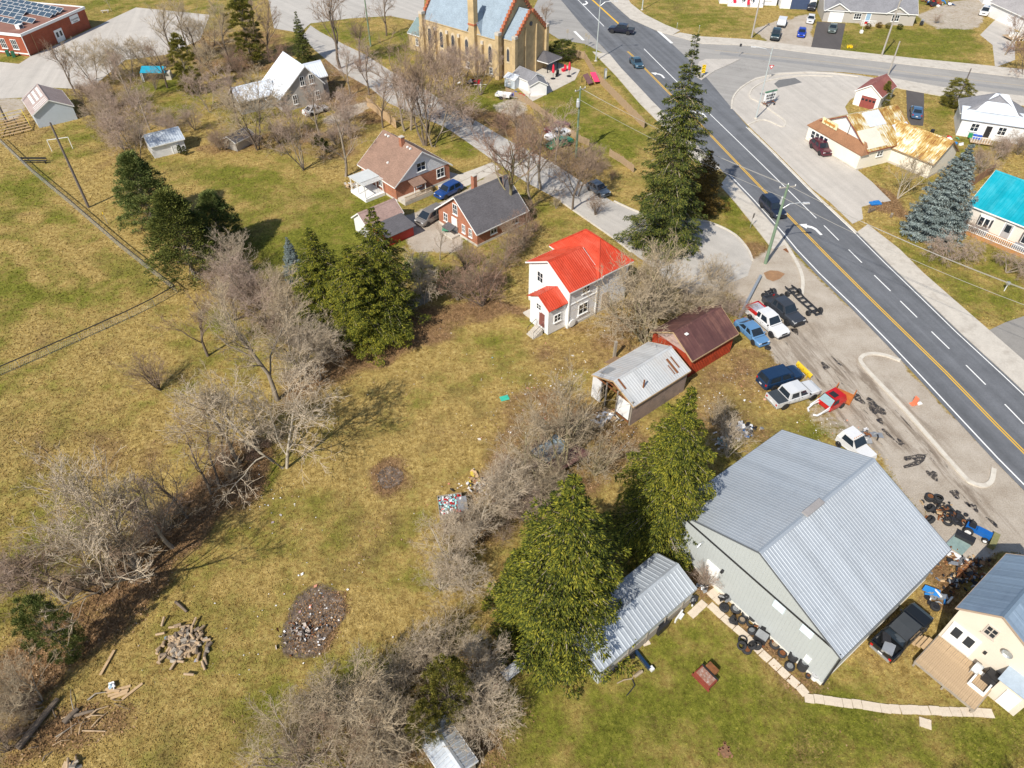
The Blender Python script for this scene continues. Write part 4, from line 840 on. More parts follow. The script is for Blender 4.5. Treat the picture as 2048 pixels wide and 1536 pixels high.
# ------------------------------------------------------------------ school with solar panels
A = G(59.6,112.5); Bq = G(182.5,54.8); dA = (Bq-A); Ls = dA.length; th = math.atan2(dA.y, dA.x)
sc = thing('brick_school', 'low red brick school with flat brown roof carrying solar panels', 'school', tuple(A), th)     # local x along the long wall, y away to the left
Ds, hs = 34.0, 4.2
MB().add([(0,0,0),(Ls,0,0),(Ls,Ds,0),(0,Ds,0),(0,0,hs),(Ls,0,hs),(Ls,Ds,hs),(0,Ds,hs)], [(0,1,5,4),(1,2,6,5),(2,3,7,6),(3,0,4,7)]).build('wall', br_school, sc)
MB().box(Ls/2,Ds/2,hs+.05,Ls-.1,Ds-.1,.1).build('roof', mat('school_roof', (.24,.115,.085), .95, 0, .15, .4, .2, dirt=(.30,.16,.12)), sc)
for cx, cy, sx, sy in ((Ls/2,-.05,Ls+.3,.3),(Ls/2,Ds+.05,Ls+.3,.3),(-.05,Ds/2,.3,Ds-.2),(Ls+.05,Ds/2,.3,Ds-.2)): MB().box(cx,cy,hs+.02,sx,sy,.5).build('parapet', white_trim, sc)
o = MB().box(Ls*.50,-.06,1.25,2.4,.1,2.5).build('door', white_trim, sc)
for s_ in (-1,1): MB().box(Ls*.50+s_*.55,-.13,1.55,.6,.05,1.0).build('pane', glass, o)
o = MB().box(Ls*.80,-.07,3.0,2.7,.08,1.5).build('sign_board', white_trim, sc); o['label'] = 'white community sign with dark lettering'
def text_on(parent, s, size, loc, rot, m, name='lettering'):
    cu_ = bpy.data.curves.new(name, 'FONT'); cu_.body = s; cu_.size = size; cu_.align_x = 'CENTER'; cu_.align_y = 'CENTER'; cu_.extrude = .006
    t = bpy.data.objects.new(name, cu_); col.objects.link(t)
    dg = bpy.context.evaluated_depsgraph_get(); me = bpy.data.meshes.new_from_object(t.evaluated_get(dg)); bpy.data.objects.remove(t)
    me.materials.clear(); me.materials.append(m); o = link(name, me, parent, loc); o.rotation_euler = rot; return o
text_on(sc, 'Community', .5, (Ls*.80,-.13,3.0), (R(90),0,0), black_m); text_on(sc, 'Centre', .5, (Ls*.80,-.13,2.5), (R(90),0,0), black_m)
for k in range(10):
    fm, pm = window_mesh(1.5, 2.0, .12, 2); o = link('window', fm, sc, (-.03, 2.6+k*2.9, 2.2), -math.pi/2); link('pane', pm, o)
MB().box(-.05,16,.45,.06,32,.25).build('stone_band', white_trim, sc)
panel = mat('solar_cell', (.055,.085,.12), .25, .1, .3, 3)
pm_ = MB().box(0,0,0,1.95,1.35,.05).mesh('solar_panel', panel); pf = MB()
for x, y, sx, sy in ((0,.66,2.0,.05),(0,-.66,2.0,.05),(.98,0,.05,1.3),(-.98,0,.05,1.3)): pf.box(x,y,.02,sx,sy,.07)
pf = pf.mesh('panel_frame', white_trim); leg_m = MB().box(0,.55,-.3,.06,.06,.6).mesh('leg', steel)
dP = G(121,20,hs)-G(108,17.4,hs); PANEL_RZ = math.atan2(dP.y, dP.x)
def panel_at(px, py):
    q = sc.matrix_basis.inverted() @ G(px, py, hs+.55); o = link('solar_panel', pm_, sc, tuple(q)); o.rotation_euler = (R(26),0,PANEL_RZ-th); link('panel_frame', pf, o); link('leg', leg_m, o)
for r_, (sx_, sy_, n_, st_) in enumerate(((118,19.5,9,12.6),(107,25,9,12.6),(97,30,9,12.6),(44,25,4,12.6),(38,32,4,12.6),(62,41,3,12.6),(37,45.5,4,12.6))):
    for k in range(n_): panel_at(sx_-st_*k, sy_-2.55*k)
simple('roof_fan', 'white roof vent box on the school roof near the corner', 'vent', sc.matrix_basis @ Vector((3.6,3.2,0)), hs+.1, th, [('housing',0,0,.4,1.2,1.0,.8,white_trim),('grille',.0,-.52,.4,.8,.06,.55,panel)])
MB().tube([(2.6,-.08,hs),(2.6,-.08,0)], .06, 6).build('downpipe', mat('copper_pipe',(.45,.25,.12),.6), sc); MB().tube([(0,-.1,hs),(0,-.1,0)], .08, 6).build('downpipe', white_trim, sc)
o = MB().box(Ls*.55,30,5.2,9,6,2.0).build('upper_roof_block', br_school, sc)
for i, px_ in enumerate(((18,112),(29,114))): simple('waste_bin', 'green wheeled bin beside the school wall, ' + ('left' if i == 0 else 'right') + ' of the pair', 'bin', px_, 0, R(20), [('body',0,0,.55,.6,.65,1.1,mat('bin_green',(.02,.12,.06),.6)),('lid',0,0,1.13,.66,.7,.08,mat('bin_green',(.02,.12,.06),.6))], 'bins by the school')
# ------------------------------------------------------------------ sheds on the left
bs = gable('blue_shed', 'pale blue shed with brown patched shingle roof beside the school lot', -84.0, 128.3, 127, 8.6, 6.4, 2.5, 4.3, s_blue, shingle_mat('shingle_tan_patch', (.34,.27,.25), .2), ov=.25)
for k in range(6): 
    for j in range(3): on_slope(bs, 4.3, 1.8/3.2, -1.0+k*.85, .6+j*.95, 1, .55, .5, white_trim, 'shingle_patch', .03, .02)
for k in range(3): on_slope(bs, 4.3, 1.8/3.2, -3.9+k*.7, 1.6, 1, .16, 3.0, white_trim, 'shingle_patch', .03, .02)
wsd = gable('white_shed', 'small white shed with pale metal roof among bare trees behind the pines', *G(335,300).xy, 35, 5.2, 4.2, 2.2, 3.3, s_white, metal_roof('roof_pale_tin', (.60,.66,.72), .4, .4), ov=.25, rib=.4)
add_door(wsd, 5.2, 4.2, 'v-', 1.0, 0, .9, 1.8, white_trim)
gable('tin_hut', 'tiny grey tin-roofed hut at the bottom edge', *G(897,1518).xy, 128, 3.6, 2.2, 1.9, 2.3, wood_grey, metal_roof('roof_hut', (.58,.62,.66), .35, .5, .15), ov=.15, rib=.35)
simple('metal_sheet', 'pale grey metal sheet on blocks under the bush by the lawn', 'sheet', (1027,1345), 0, R(38), [('sheet',0,0,.55,1.9,.9,.06,r_old),('block',-.6,0,.25,.3,.6,.5,concrete),('block',.6,0,.25,.3,.6,.5,concrete)])  # flat metal sheet resting on blocks, not a tank
dg = gable('dark_shed', 'dark roofed lean shed half hidden by brush near the bare trees', *G(480,290).xy, 60, 4.0, 3.0, 1.6, 2.3, s_grey, r_dark, ov=.2)
tp = thing('pool_shelter', 'blue tarpaulin shelter between trees in the back yard', 'shelter', tuple(G(312,158)), R(10))
o = MB().box(0,0,2.0,4.6,2.6,.05).build('tarpaulin', mat('blue_tarp', (.02,.33,.48), .5, 0, .2, 1.5), tp); o.rotation_euler = (R(10),R(4),0)
for sx in (-2,2):
    for sy in (-1.1,1.1): MB().box(sx,sy,.95,.1,.1,1.9).build('post', white_trim, tp)
MB().box(-2.3,.2,.8,.1,2.4,1.6).build('side_panel', s_blue, tp); MB().box(2.6,-.2,.7,1.2,1.6,1.4).build('storage_box', concrete, tp)
# bleacher stand in the school yard
bl = thing('bleachers', 'yellow framed timber bleachers at the edge of the playing field', 'bleachers', tuple(G(30,262)), R(128))
yel = mat('yellow_rail', (.55,.42,.06), .6, 0, .1)
for k in range(6): MB().box(-1.8+k*.7, 0, .35+.22*k, .3, 5.0, .06).build('bench_plank', wood_tan, bl)
for s_ in (-2.4,-.8,.8,2.4): MB().bar((-2,s_,.1),(2.0,s_,1.5),.1,.12).build('stringer', dark_metal, bl); MB().box(1.9,s_,.8,.1,.1,1.6).build('post', dark_metal, bl)
for a_, b_ in (((2,-2.5,2.6),(2,2.5,2.6)),((2,-2.5,2.0),(2,2.5,2.0)),((-1.8,-2.5,1.3),(2,-2.5,2.6)),((-1.8,2.5,1.3),(2,2.5,2.6))): MB().tube([a_,b_],.05,6).build('rail', yel, bl)
for x_, y_ in ((2,-2.5),(2,2.5),(-1.8,-2.5),(-1.8,2.5),(2,0)): MB().tube([(x_,y_,.3 if x_<0 else 1.5),(x_,y_,1.35 if x_<0 else 2.65)],.05,6).build('rail_post', yel, bl)
# ------------------------------------------------------------------ restaurant with the rusty roof
rf = gable('restaurant', 'cream restaurant with rusty patched tin roof facing the gravel lot', 58.9, 115.2, 24, 10.2, 12.0, 3.1, 6.4, stucco_cream, m_rusty, ov=.3, rib=.8, rh=.03, gable_m=mat('white_gable', (.76,.75,.72), .8, 0, .05), fascia=mat('dark_red_trim', (.22,.06,.04), .7))
on_slope(rf, 6.4, .55, -.6, 1.6, -1, 3.6, 2.9, mat('pale_tin', (.66,.68,.70), .5, .2, .1, .7), 'roof_sheet', .055); on_slope(rf, 6.4, .55, -3.3, 5.0, -1, 3.9, 3.6, mat('cream_tin', (.72,.68,.56), .5, .2, .14, .5), 'roof_sheet', .055); on_slope(rf, 6.4, .55, 3.6, 4.6, -1, 3.2, 2.2, r_white, 'roof_sheet', .055)
o = MB().add([(-6.5,-6.4,2.6),(-5.0,-5.2,4.0),(-5.0,5.2,4.0),(-6.5,6.4,2.6),(-6.5,-6.4,2.45),(-6.5,6.4,2.45),(-5.0,-6.4,2.6),(-5.0,6.4,2.6)], [(0,1,2,3),(4,0,3,5),(0,6,1),(3,2,7)]).build('canopy_roof', shingle_mat('shingle_rust', (.27,.135,.07)), rf)
MB().box(-5.75,0,1.25,1.3,12.0,2.5).build('front_wall', stucco_cream, rf); MB().box(-5.75,0,.12,1.5,12.2,.24).build('plinth', concrete, rf)
for a in (3.6,2.6,4.6,1.6): fm, pm = window_mesh(.95,1.3,.1,0); o = link('window', fm, rf, (-6.43,a,1.6), -math.pi/2); link('pane', pm, o)
o = MB().box(-6.43,-4.2,1.2,.06,1.5,1.3).build('notice_board', white_trim, rf)
fm, pm = window_mesh(1.3,.9,.1,1); o = link('window', fm, rf, (-2.2,-6.03,2.0), 0); link('pane', pm, o)
for k in range(4): MB().box(-5.6,3.9-k*.9,4.15,.1,.72,1.0).build('sign_panel', mat('sign_cream', (.75,.66,.40), .6, 0, .06), rf)
text_on(rf, 'REDS', .7, (-5.67,2.55,4.15), (R(90),0,R(-90)), mat('sign_orange', (.6,.25,.03), .6)) if False else MB().box(-5.67,2.55,4.15,.04,2.6,.35).build('sign_lettering', mat('sign_orange', (.50,.24,.05), .6, 0, .5, 6), rf)
MB().tube([(-5.2,-1.2,3.6),(-5.2,-1.2,5.6)], .05, 6).build('flue_pipe', dark_metal, rf)
rw2 = gable('restaurant_wing', 'long rear wing of the restaurant with streaked rusty tin roof', *G(1822,322).xy, 127, 9.6, 7.0, 2.7, 5.2, stucco_cream, m_rusty, ov=.3, rib=.8, fascia=mat('rust_fascia', (.32,.20,.09), .8), found=concrete)
MB().box(-1.0,-.9,5.1,.45,.45,.7).build('roof_vent', black_m, rw2); rw2['category'] = 'building'; rf['category'] = 'restaurant'
rg = gable('red_garage', 'white garage with dark red roof and door beside the restaurant', 68.10, 134.49, 48.4, 6.83, 4.6, 2.7, 4.2, mat('garage_white', (.76,.73,.66), .8, 0, .05), mat('roof_dull_red', (.25,.085,.07), .6, .1, .15, .6, dirt=(.33,.15,.12)), ov=.25, rib=.5)
add_door(rg, 6.83, 4.6, 'u-', -.3, 0, 2.7, 2.1, mat('door_brick_red', (.25,.06,.05), .6), garage=True, panes=4)
# ------------------------------------------------------------------ white cottage on the right
wc = thing('white_cottage', 'white cottage with hipped roof half grey shingle and half white metal', 'house', tuple(G(1975,262)), R(-22))
W2, D2 = 10.6, 8.0
MB().add([(-W2/2,-D2/2,0),(W2/2,-D2/2,0),(W2/2,D2/2,0),(-W2/2,D2/2,0),(-W2/2,-D2/2,3.1),(W2/2,-D2/2,3.1),(W2/2,D2/2,3.1),(-W2/2,D2/2,3.1)], [(0,1,5,4),(1,2,6,5),(2,3,7,6),(3,0,4,7)]).build('wall', s_white, wc)
hip(wc, -W2/2, W2/2-1, 1.0-2.6, D2/2, 3.3, 5.9, (.7,2.0), r_grey, .4)
o = MB().add([(-W2/2-.3,-D2/2-.4,3.0),(W2/2+.3,-D2/2-.4,3.0),(W2/2+.3,-.6,3.95),(-W2/2-.3,-.6,3.95)], [(0,1,2,3)]).build('porch_roof', r_white, wc)
o = MB().add([(-3.6,-1.9,3.75),(3.2,-1.9,3.75),(.9,1.2,6.03),(-1.1,1.2,6.03)], [(0,1,2,3)]).build('metal_roof_face', r_white, wc)
for a, w_ in ((-3.0,1.3),(1.2,1.3)): fm, pm = window_mesh(w_,1.4,.1,1); o = link('window', fm, wc, (a,-D2/2-.03,1.8)); link('pane', pm, o)
o = MB().box(-.8,-D2/2-.04,1.3,.9,.08,2.0).build('door', black_m, wc); MB().box(-.45,-D2/2-.1,1.3,.05,.05,.15).build('handle', steel, o)
MB().box(-1.6,-D2/2-1.5,.35,3.4,2.8,.12).build('porch_deck', wood_deck, wc)
for k in range(9): MB().box(-3.2+k*.4,-D2/2-2.85,.85,.06,.06,.9).build('baluster', white_trim, wc)
MB().box(-1.6,-D2/2-2.85,1.32,3.4,.08,.08).build('handrail', white_trim, wc)
for i, (dx, dy, c_, lab) in enumerate(((-2.6,-1.2,(.02,.12,.55),'blue storage tub on the cottage porch by the window'),(-1.9,-1.3,(.02,.10,.45),'dark blue storage tub on the cottage porch by the door'),(-3.3,-1.0,(.02,.25,.10),'green storage tub at the end of the cottage porch'))):
    q = wc.matrix_basis @ Vector((dx,-D2/2+dy,0)); simple('storage_tub', lab, 'tub', q, .41, R(-22), [('body',0,0,.3,.6,.5,.6,mat('tub%d' % i, c_, .5)),('lid',0,0,.63,.66,.56,.06,mat('tub%d' % i, c_, .5))], 'tubs on the cottage porch')
# ------------------------------------------------------------------ turquoise-roofed house
tq = gable('turquoise_roof_house', 'pale sided house with bright turquoise metal roof and white railing', 72.4, 88.4, 129.1, 12.4, 8.89, 3.46, 6.79, s_pale, r_turq, ov=.4, rib=.5, fascia=white_trim, found=blk_found)
def bay(root, a):
    o = MB().add([(a-1.0,4.45,1.0),(a+1.0,4.45,1.0),(a+.7,5.0,1.0),(a-.7,5.0,1.0),(a-1.0,4.45,2.5),(a+1.0,4.45,2.5),(a+.7,5.0,2.5),(a-.7,5.0,2.5)], [(3,2,1,0),(0,3,7,4),(3,2,6,7),(2,1,5,6),(4,7,6,5)]).build('bay_window', white_trim, root)
    for k in (-.36,.36): MB().box(a+k,5.02,1.75,.55,.06,1.2).build('pane', glass, o)
    for s_ in (-1,1): MB().box(a+s_*.88,4.76,1.75,.34,.06,1.2,s_*R(-61)).build('pane', glass, o)
    q = MB().box(a,4.95,2.72,2.3,1.25,.08).build('awning', r_grey, root); q.rotation_euler = (R(-22),0,0)
bay(tq, 3.6); bay(tq, -2.3)
add_door(tq, 12.4, 8.89, 'v+', .6, .5, 1.1, 2.1, mat('door_grey', (.36,.36,.37), .6), panes=1)
MB().box(.5,5.6,.25,9.5,2.2,.5).build('deck_floor', mat('deck_orange', (.40,.20,.07), .85, 0, .2, 2), tq)
for k in range(36): MB().box(5.0-k*.25,6.62,.95,.05,.05,.85).build('baluster', white_trim, tq)
MB().box(.5,6.62,1.4,9.2,.09,.08).build('handrail', white_trim, tq); MB().box(.5,6.62,.58,9.2,.07,.06).build('handrail', white_trim, tq)
tp2 = thing('timber_pallets', 'stack of tan timber boards behind the big blue spruce', 'timber', tuple(G(1918,418)), R(129))
for k in range(12): MB().box(random.uniform(-.3,.3), -1.8+k*.32, .25+.02*(k % 3), 4.2, .2, .1).build('board', wood_tan, tp2)
for s_ in (-1.5,1.5): MB().box(s_,0,.1,.2,4.0,.2).build('bearer', wood_grey, tp2)
# ------------------------------------------------------------------ houses along the top edge
gb = gable('grey_bungalow', 'pale grey bungalow with two small front gables and white garage door', 84.78, 185.28, 170.5, 20.5, 9.0, 2.7, 5.2, s_grey, r_grey, ov=.3, wins=(('v+',2.6,1.5,1.7,1.3,2),('v+',-5.9,1.5,1.7,1.4,2)), fascia=white_trim)
add_door(gb, 20.5, 9.0, 'v+', 7.4, 0, 3.0, 2.2, white_trim, garage=True); add_door(gb, 20.5, 9.0, 'v+', .2, .3, .95, 2.1, mat('door_blue', (.25,.38,.5), .6))
for a, w_ in ((7.4,5.4),(-6.0,4.6)):
    MB().add([(a-w_/2,4.62,2.6),(a+w_/2,4.62,2.6),(a,4.62,2.6+w_*.27)], [(1,0,2)]).build('front_gable', s_grey, gb)
    for s_ in (-1,1): MB().add([(a+s_*w_/2+s_*.3,4.9,2.5),(a,4.9,2.72+w_*.27),(a,.8,2.72+w_*.27),(a+s_*w_/2+s_*.3,3.0,2.5)], [(0,1,2,3) if s_ > 0 else (3,2,1,0)]).build('gable_roof', r_grey, gb); MB().bar((a+s_*w_/2+s_*.3,4.92,2.42),(a,4.92,2.66+w_*.27),.05,.22).build('fascia', white_trim, gb)
MB().box(.2,5.6,.2,3.2,1.8,.4).build('porch_step', concrete, gb)
for k in range(10): MB().box(-1.3+k*.33,6.4,.8,.05,.05,.8).build('baluster', white_trim, gb)
MB().box(.2,6.4,1.22,3.3,.07,.07).build('handrail', white_trim, gb)
th_ = gable('white_house', 'white house with dark windows at the top edge of the picture', *G(1492,0).xy, 172, 14.0, 8.0, 3.6, 6.4, s_white, r_grey, ov=.3, wins=(('v+',4.8,1.9,1.2,1.9),('v+',-4.4,2.0,2.4,1.7,2),('v+',1.2,1.6,1.2,2.0),('v+',-1.0,1.6,1.0,2.0)))
MB().box(.8,5.0,.35,8.6,2.2,.7).build('porch_floor', white_trim, th_)
for a in (4.6,1.9,-.6,-3.0): MB().box(a,5.9,1.9,.22,.22,2.6).build('porch_post', white_trim, th_)
for i, (px_, lab) in enumerate((((1468,12),'red porch chair on the left of the white house steps'),((1495,15),'red porch chair on the right of the white house steps'))): simple('porch_chair', lab, 'chair', px_, .72, R(-10), [('seat',0,0,.42,.7,.7,.1,pink),('backrest',0,.35,.85,.7,.1,.8,pink),('base',0,0,.2,.6,.6,.4,pink)], 'red porch chairs')
tg = gable('white_garage', 'white garage with dark blue door at the top edge beside the white house', *G(1590,10).xy, 172, 8.4, 7.0, 3.0, 4.6, s_white, r_grey, ov=.25)
add_door(tg, 8.4, 7.0, 'v+', -.4, 0, 4.4, 2.4, mat('door_navy', (.045,.07,.14), .5), garage=True)
gh = gable('grey_house', 'grey roofed house behind bare branches at the top right corner', *G(2040,45).xy, 100, 12, 9, 3.2, 5.8, s_white, shingle_mat('shingle_pale', (.30,.285,.285)), ov=.4)
wd = simple('porch_deck', 'timber porch with white posts at the right edge by the grey house', 'deck', (2032,78), 0, R(10), [('floor',0,0,.5,5,3.2,.14,wood_deck)] + [('post',-2.2+.9*k,-1.5,.55,.12,.12,1.1,white_trim) for k in range(6)] + [('chair',-1.5+1.3*k,.2,.95,.6,.6,.8,white_trim) for k in range(3)])
gable('white_outbuilding', 'long white shed at the top edge beside the white truck', *G(1975,-2).xy, 80, 9, 5, 2.8, 4.0, s_white, r_white, ov=.2)
# ------------------------------------------------------------------ vehicles
def car_paint(name, c): return mat('paint_' + name, c, .32, .15, .06, 1.0, spec=.5, coat=.6)
lamp_w = mat('headlamp', (.75,.77,.78), .15, .1, .05); lamp_r = mat('tail_lamp', (.45,.01,.01), .25, 0, .05); alloy = mat('alloy_rim', (.42,.43,.44), .35, .8, .15); plate_m = mat('number_plate', (.7,.7,.72), .5)
def wheel_meshes(r, w, rim_m):
    key = ('wheel', r, w, rim_m.name)
    if key not in _mats:
        t = MB().lathe([(r*.62,-w/2),(r*.93,-w/2),(r,-w*.3),(r,w*.3),(r*.93,w/2),(r*.62,w/2)], 18, 'y')
        k = MB().lathe([(0,-w*.30),(r*.16,-w*.32),(r*.2,-w*.2),(r*.6,-w*.28),(r*.64,-w*.42),(r*.64,w*.42),(r*.6,w*.28),(r*.2,w*.2),(r*.16,w*.32),(0,w*.30)], 18, 'y')
        for i in range(5):
            a = 2*math.pi*i/5; 
            for s_ in (-1,1): k.bar((r*.15*math.cos(a), s_*w*.36, r*.15*math.sin(a)), (r*.6*math.cos(a), s_*w*.38, r*.6*math.sin(a)), r*.14, w*.1, (0,1,0))
        _mats[key] = (t.mesh('tyre', rubber, True), k.mesh('rim', rim_m))
    return _mats[key]
SPEC = {
 'sedan': dict(L=4.75, W=1.84, wb=2.75, wr=.33, ww=.22, zb=.2, hood=.86, belt=.95, trunk=1.0, roof=1.48, a=1.2, b=.40, c=-1.0, d=-1.8),
 'suv':   dict(L=4.75, W=1.90, wb=2.75, wr=.36, ww=.24, zb=.25, hood=1.0, belt=1.05, trunk=1.08, roof=1.70, a=1.10, b=.45, c=-1.75, d=-2.25),
 'bigsuv':dict(L=5.1, W=2.0, wb=2.95, wr=.38, ww=.26, zb=.3, hood=1.12, belt=1.15, trunk=1.15, roof=1.86, a=1.15, b=.62, c=-2.25, d=-2.48),
 'van':   dict(L=5.0, W=1.98, wb=3.0, wr=.34, ww=.23, zb=.22, hood=1.0, belt=1.05, trunk=1.05, roof=1.75, a=1.75, b=.75, c=-2.1, d=-2.42),
 'hatch': dict(L=4.2, W=1.78, wb=2.55, wr=.32, ww=.21, zb=.2, hood=.88, belt=.97, trunk=1.0, roof=1.48, a=1.0, b=.25, c=-1.45, d=-2.0),
 'classic':dict(L=4.9, W=1.86, wb=2.85, wr=.33, ww=.21, zb=.25, hood=.95, belt=.98, trunk=.98, roof=1.42, a=.75, b=.25, c=-.85, d=-1.25),
 'pickup':dict(L=5.8, W=2.0, wb=3.65, wr=.40, ww=.28, zb=.42, hood=1.22, belt=1.26, trunk=1.2, roof=2.0, a=1.25, b=.62, c=-1.2, d=-1.38, bed=True),
 'crew':  dict(L=5.9, W=2.02, wb=3.7, wr=.40, ww=.28, zb=.42, hood=1.22, belt=1.26, trunk=1.2, roof=2.0, a=1.35, b=.72, c=-1.35, d=-1.52, bed=True),
}
def car(name, label, cat, loc, rz, kind, paint, group=None, rim=alloy, cover=None, roof_m=None, lift=0.0, tall=None):
    s = dict(SPEC[kind]); t = thing(name, label, cat, loc, rz, group); L, Wd = s['L'], s['W']; hw = Wd/2; z0 = s['zb']+lift
    A, Bx, Cx, Dx = s['a'], s['b'], s['c'], s['d']; bed = s.get('bed'); f = lift
    hood, belt, trunk, roof = s['hood']+f, s['belt']+f, s['trunk']+f, s['roof']+f
    fr, rr = L/2, -L/2
    xb = Dx - .05 if bed else rr
    st = [(fr, .62, hood*.78, .80), (fr-.10, .60, hood*.90, .90), (fr-.45, .58, hood*.985, .98), (A+.15, .55, hood+.02, 1.0), (A-.1, .55, belt, 1.0), ((A+Dx)/2, .55, belt+.01, 1.0), (Dx+.05 if not bed else Dx+.02, .55, trunk+.01, 1.0)]
    if not bed: st += [((Dx+rr)/2, .57, trunk, .99), (rr+.12, .62, trunk*.97, .93), (rr, .70, trunk*.88, .84)] if rr+.3 < Dx else [(rr+.1, .62, trunk*.98, .95), (rr, .68, trunk*.9, .88)]
    b = MB(); ring = 10
    for i, (x, zl, zt, w) in enumerate(st):
        h_ = hw*w; zb_ = z0 if 0 < i < len(st)-1 else z0+.12
        for sy in (-1, 1):
            pts = [(h_*.80, zb_), (h_*.97, zb_+.14), (h_, (zb_+zt)/2), (h_*.965, zt-.09), (h_*.86, zt)]
            b.v += [(x, sy*p_[0], p_[1]) for p_ in (pts if sy < 0 else pts)]
    for i in range(len(st)-1):
        o0, o1 = i*ring, (i+1)*ring
        for k in range(4): b.f.append((o0+k, o1+k, o1+k+1, o0+k+1)); b.f.append((o0+5+k+1, o1+5+k+1, o1+5+k, o0+5+k))
        b.f.append((o0+4, o1+4, o1+9, o0+9)); b.f.append((o0+5, o1+5, o1, o0))
    n_ = (len(st)-1)*ring
    b.f.append((0,1,2,3,4,9,8,7,6,5)); b.f.append((n_+5,n_+6,n_+7,n_+8,n_+9,n_+4,n_+3,n_+2,n_+1,n_))
    body = b.build('body', paint, t)
    # greenhouse
    wt, wb_ = hw*.79, hw*.93; zc = belt-.03
    P = [(A,-wb_,zc),(A,wb_,zc),(Bx,wt,roof-.03),(Bx,-wt,roof-.03),(Cx,wt,roof-.04),(Cx,-wt,roof-.04),(Dx,wb_,zc),(Dx,-wb_,zc)]
    cab = MB().add(P, [(0,1,2,3),(3,2,4,5),(5,4,6,7),(0,3,5,7),(1,6,4,2)]).build('cabin', paint, t)
    m_ = (Bx+Cx)/2
    rp = MB().add([(Bx-.02,-wt*.97,roof-.02),(Bx-.02,wt*.97,roof-.02),(m_,wt*.97,roof+.035),(m_,-wt*.97,roof+.035),(Cx+.02,wt*.97,roof-.03),(Cx+.02,-wt*.97,roof-.03)], [(0,1,2,3),(3,2,4,5)]).build('roof_panel', roof_m or paint, t)
    def pane(nm, q, sh=.88, out=.012):
        Q = [Vector(v_) for v_ in q]; c_ = sum(Q, Vector())/4; n__ = (Q[1]-Q[0]).cross(Q[2]-Q[0]).normalized(); n__ = n__ if n__.dot(c_-Vector((c_.x*.6,0,.9+f))) > 0 else -n__
        Q = [c_ + (v_-c_)*sh + n__*out for v_ in Q]; MB().add(Q, [(0,1,2,3)]).build(nm, glass, t)
    pane('windshield', (P[0],P[1],P[2],P[3]), .90); pane('rear_window', (P[6],P[7],P[5],P[4]), .84)
    lerp = lambda a_, b_, k: tuple(a_[i]*(1-k)+b_[i]*k for i in range(3))
    for lo, hi, q0, q1 in ((P[0],P[7],P[3],P[5]),(P[1],P[6],P[2],P[4])):
        seg = ((.10,.46),(.50,.92)) if (kind not in ('pickup','classic')) else ((.12,.62),(.68,.92))
        for s0, s1 in seg: pane('side_window', (lerp(lo,hi,s0),lerp(lo,hi,s1),lerp(q0,q1,max(0,s1*1.04-.02)),lerp(q0,q1,s0*.9)), .84, .016)
    # wheels
    wx = s['wb']/2; tm, rm = wheel_meshes(s['wr']*(tall or 1), s['ww'], rim); off = .05 if kind != 'pickup' else .0
    for sx in (1,-1):
        for sy in (1,-1):
            a_ = MB().lathe([(0,-.10),(s['wr']*1.16,-.10),(s['wr']*1.16,.10),(0,.10)], 16, 'y').build('wheel_arch', black_m, t); a_.location = (sx*wx+off, sy*(hw-.085), s['wr']+.05+f)
            w_ = link('wheel', tm, t, (sx*wx+off, sy*(hw-s['ww']/2+.02), s['wr']*(tall or 1))); link('rim', rm, w_)
    # lamps, bumpers, mirrors, plate
    for sy in (1,-1):
        MB().box(fr-.10, sy*hw*.66, hood*.80, .16, hw*.34, .13).build('headlight', lamp_w, t)
        MB().box(rr+.06, sy*hw*.78, (trunk if not bed else 1.1+f)*.84, .14, hw*.2, .22).build('tail_light', lamp_r, t)
        MB().box(A-.18, sy*(hw+.06), belt+.06, .12, .16, .13).build('mirror', black_m if kind in ('pickup','crew','bigsuv') else paint, t)
        for k in (.2,-.75): MB().box(k, sy*(hw+.005), belt-.16, .16, .02, .03).build('door_handle', dark_metal, t)
    for sy in (1,-1):
        for x_ in (A-.12, (A+Dx)/2-.05, Dx+.12): MB().box(x_, sy*(hw*.985+.006), (z0+belt)/2+.05, .022, .02, belt-z0-.3).build('door_seam', black_m, t)
    MB().box(A+.16, 0, hood+.03, .03, Wd*.8, .025).build('wiper_cowl', black_m, t)
    MB().box(fr-.02, 0, z0+.2, .12, Wd*.8, .2).build('front_bumper', dark_metal if bed or kind == 'bigsuv' else paint, t)
    MB().box(fr-.04, 0, hood*.74, .10, Wd*.42, .2).build('grille', black_m, t)
    MB().box(rr+.02, 0, z0+.2, .14, Wd*.82, .2).build('rear_bumper', steel if bed else paint, t); MB().box(rr-.06, 0, z0+.42, .02, .36, .14).build('number_plate', plate_m, t)
    if bed:
        zt = 1.20+f; bl_ = Dx-.05-rr
        bd = MB()
        for sy in (-1,1): bd.box((Dx-.05+rr)/2, sy*(hw-.07), (z0+.12+zt)/2, bl_, .12, zt-z0-.12)
        bd.box(rr+.05, 0, (z0+.25+zt)/2, .08, Wd-.28, zt-z0-.25); bd.box(Dx-.1, 0, (z0+zt)/2, .06, Wd-.26, zt-z0-.1); bd.box((Dx-.05+rr)/2, 0, .72+f, bl_-.1, Wd-.26, .06)
        bd.build('bed', paint, t)
        if cover == 'tonneau':
            for k in range(4): MB().box(rr+.08+(bl_-.1)*(k+.5)/4, 0, zt+.035, (bl_-.1)/4-.02, Wd-.1, .05).build('bed_cover', mat('tonneau', (.045,.055,.065), .55, .1, .1), t)
    return t
def place(fw, rw, side, kind, z=0.0):
    "vehicle position from the ground pixels of its two near wheels"
    a, b_ = G(*fw), G(*rw); d = (a-b_).normalized(); n = Vector((-d.y, d.x, 0)); m = (a+b_)/2 + n*(1 if side == 'R' else -1)*SPEC[kind]['W']/2*.9
    return (m.x, m.y, z), math.atan2(d.y, d.x)
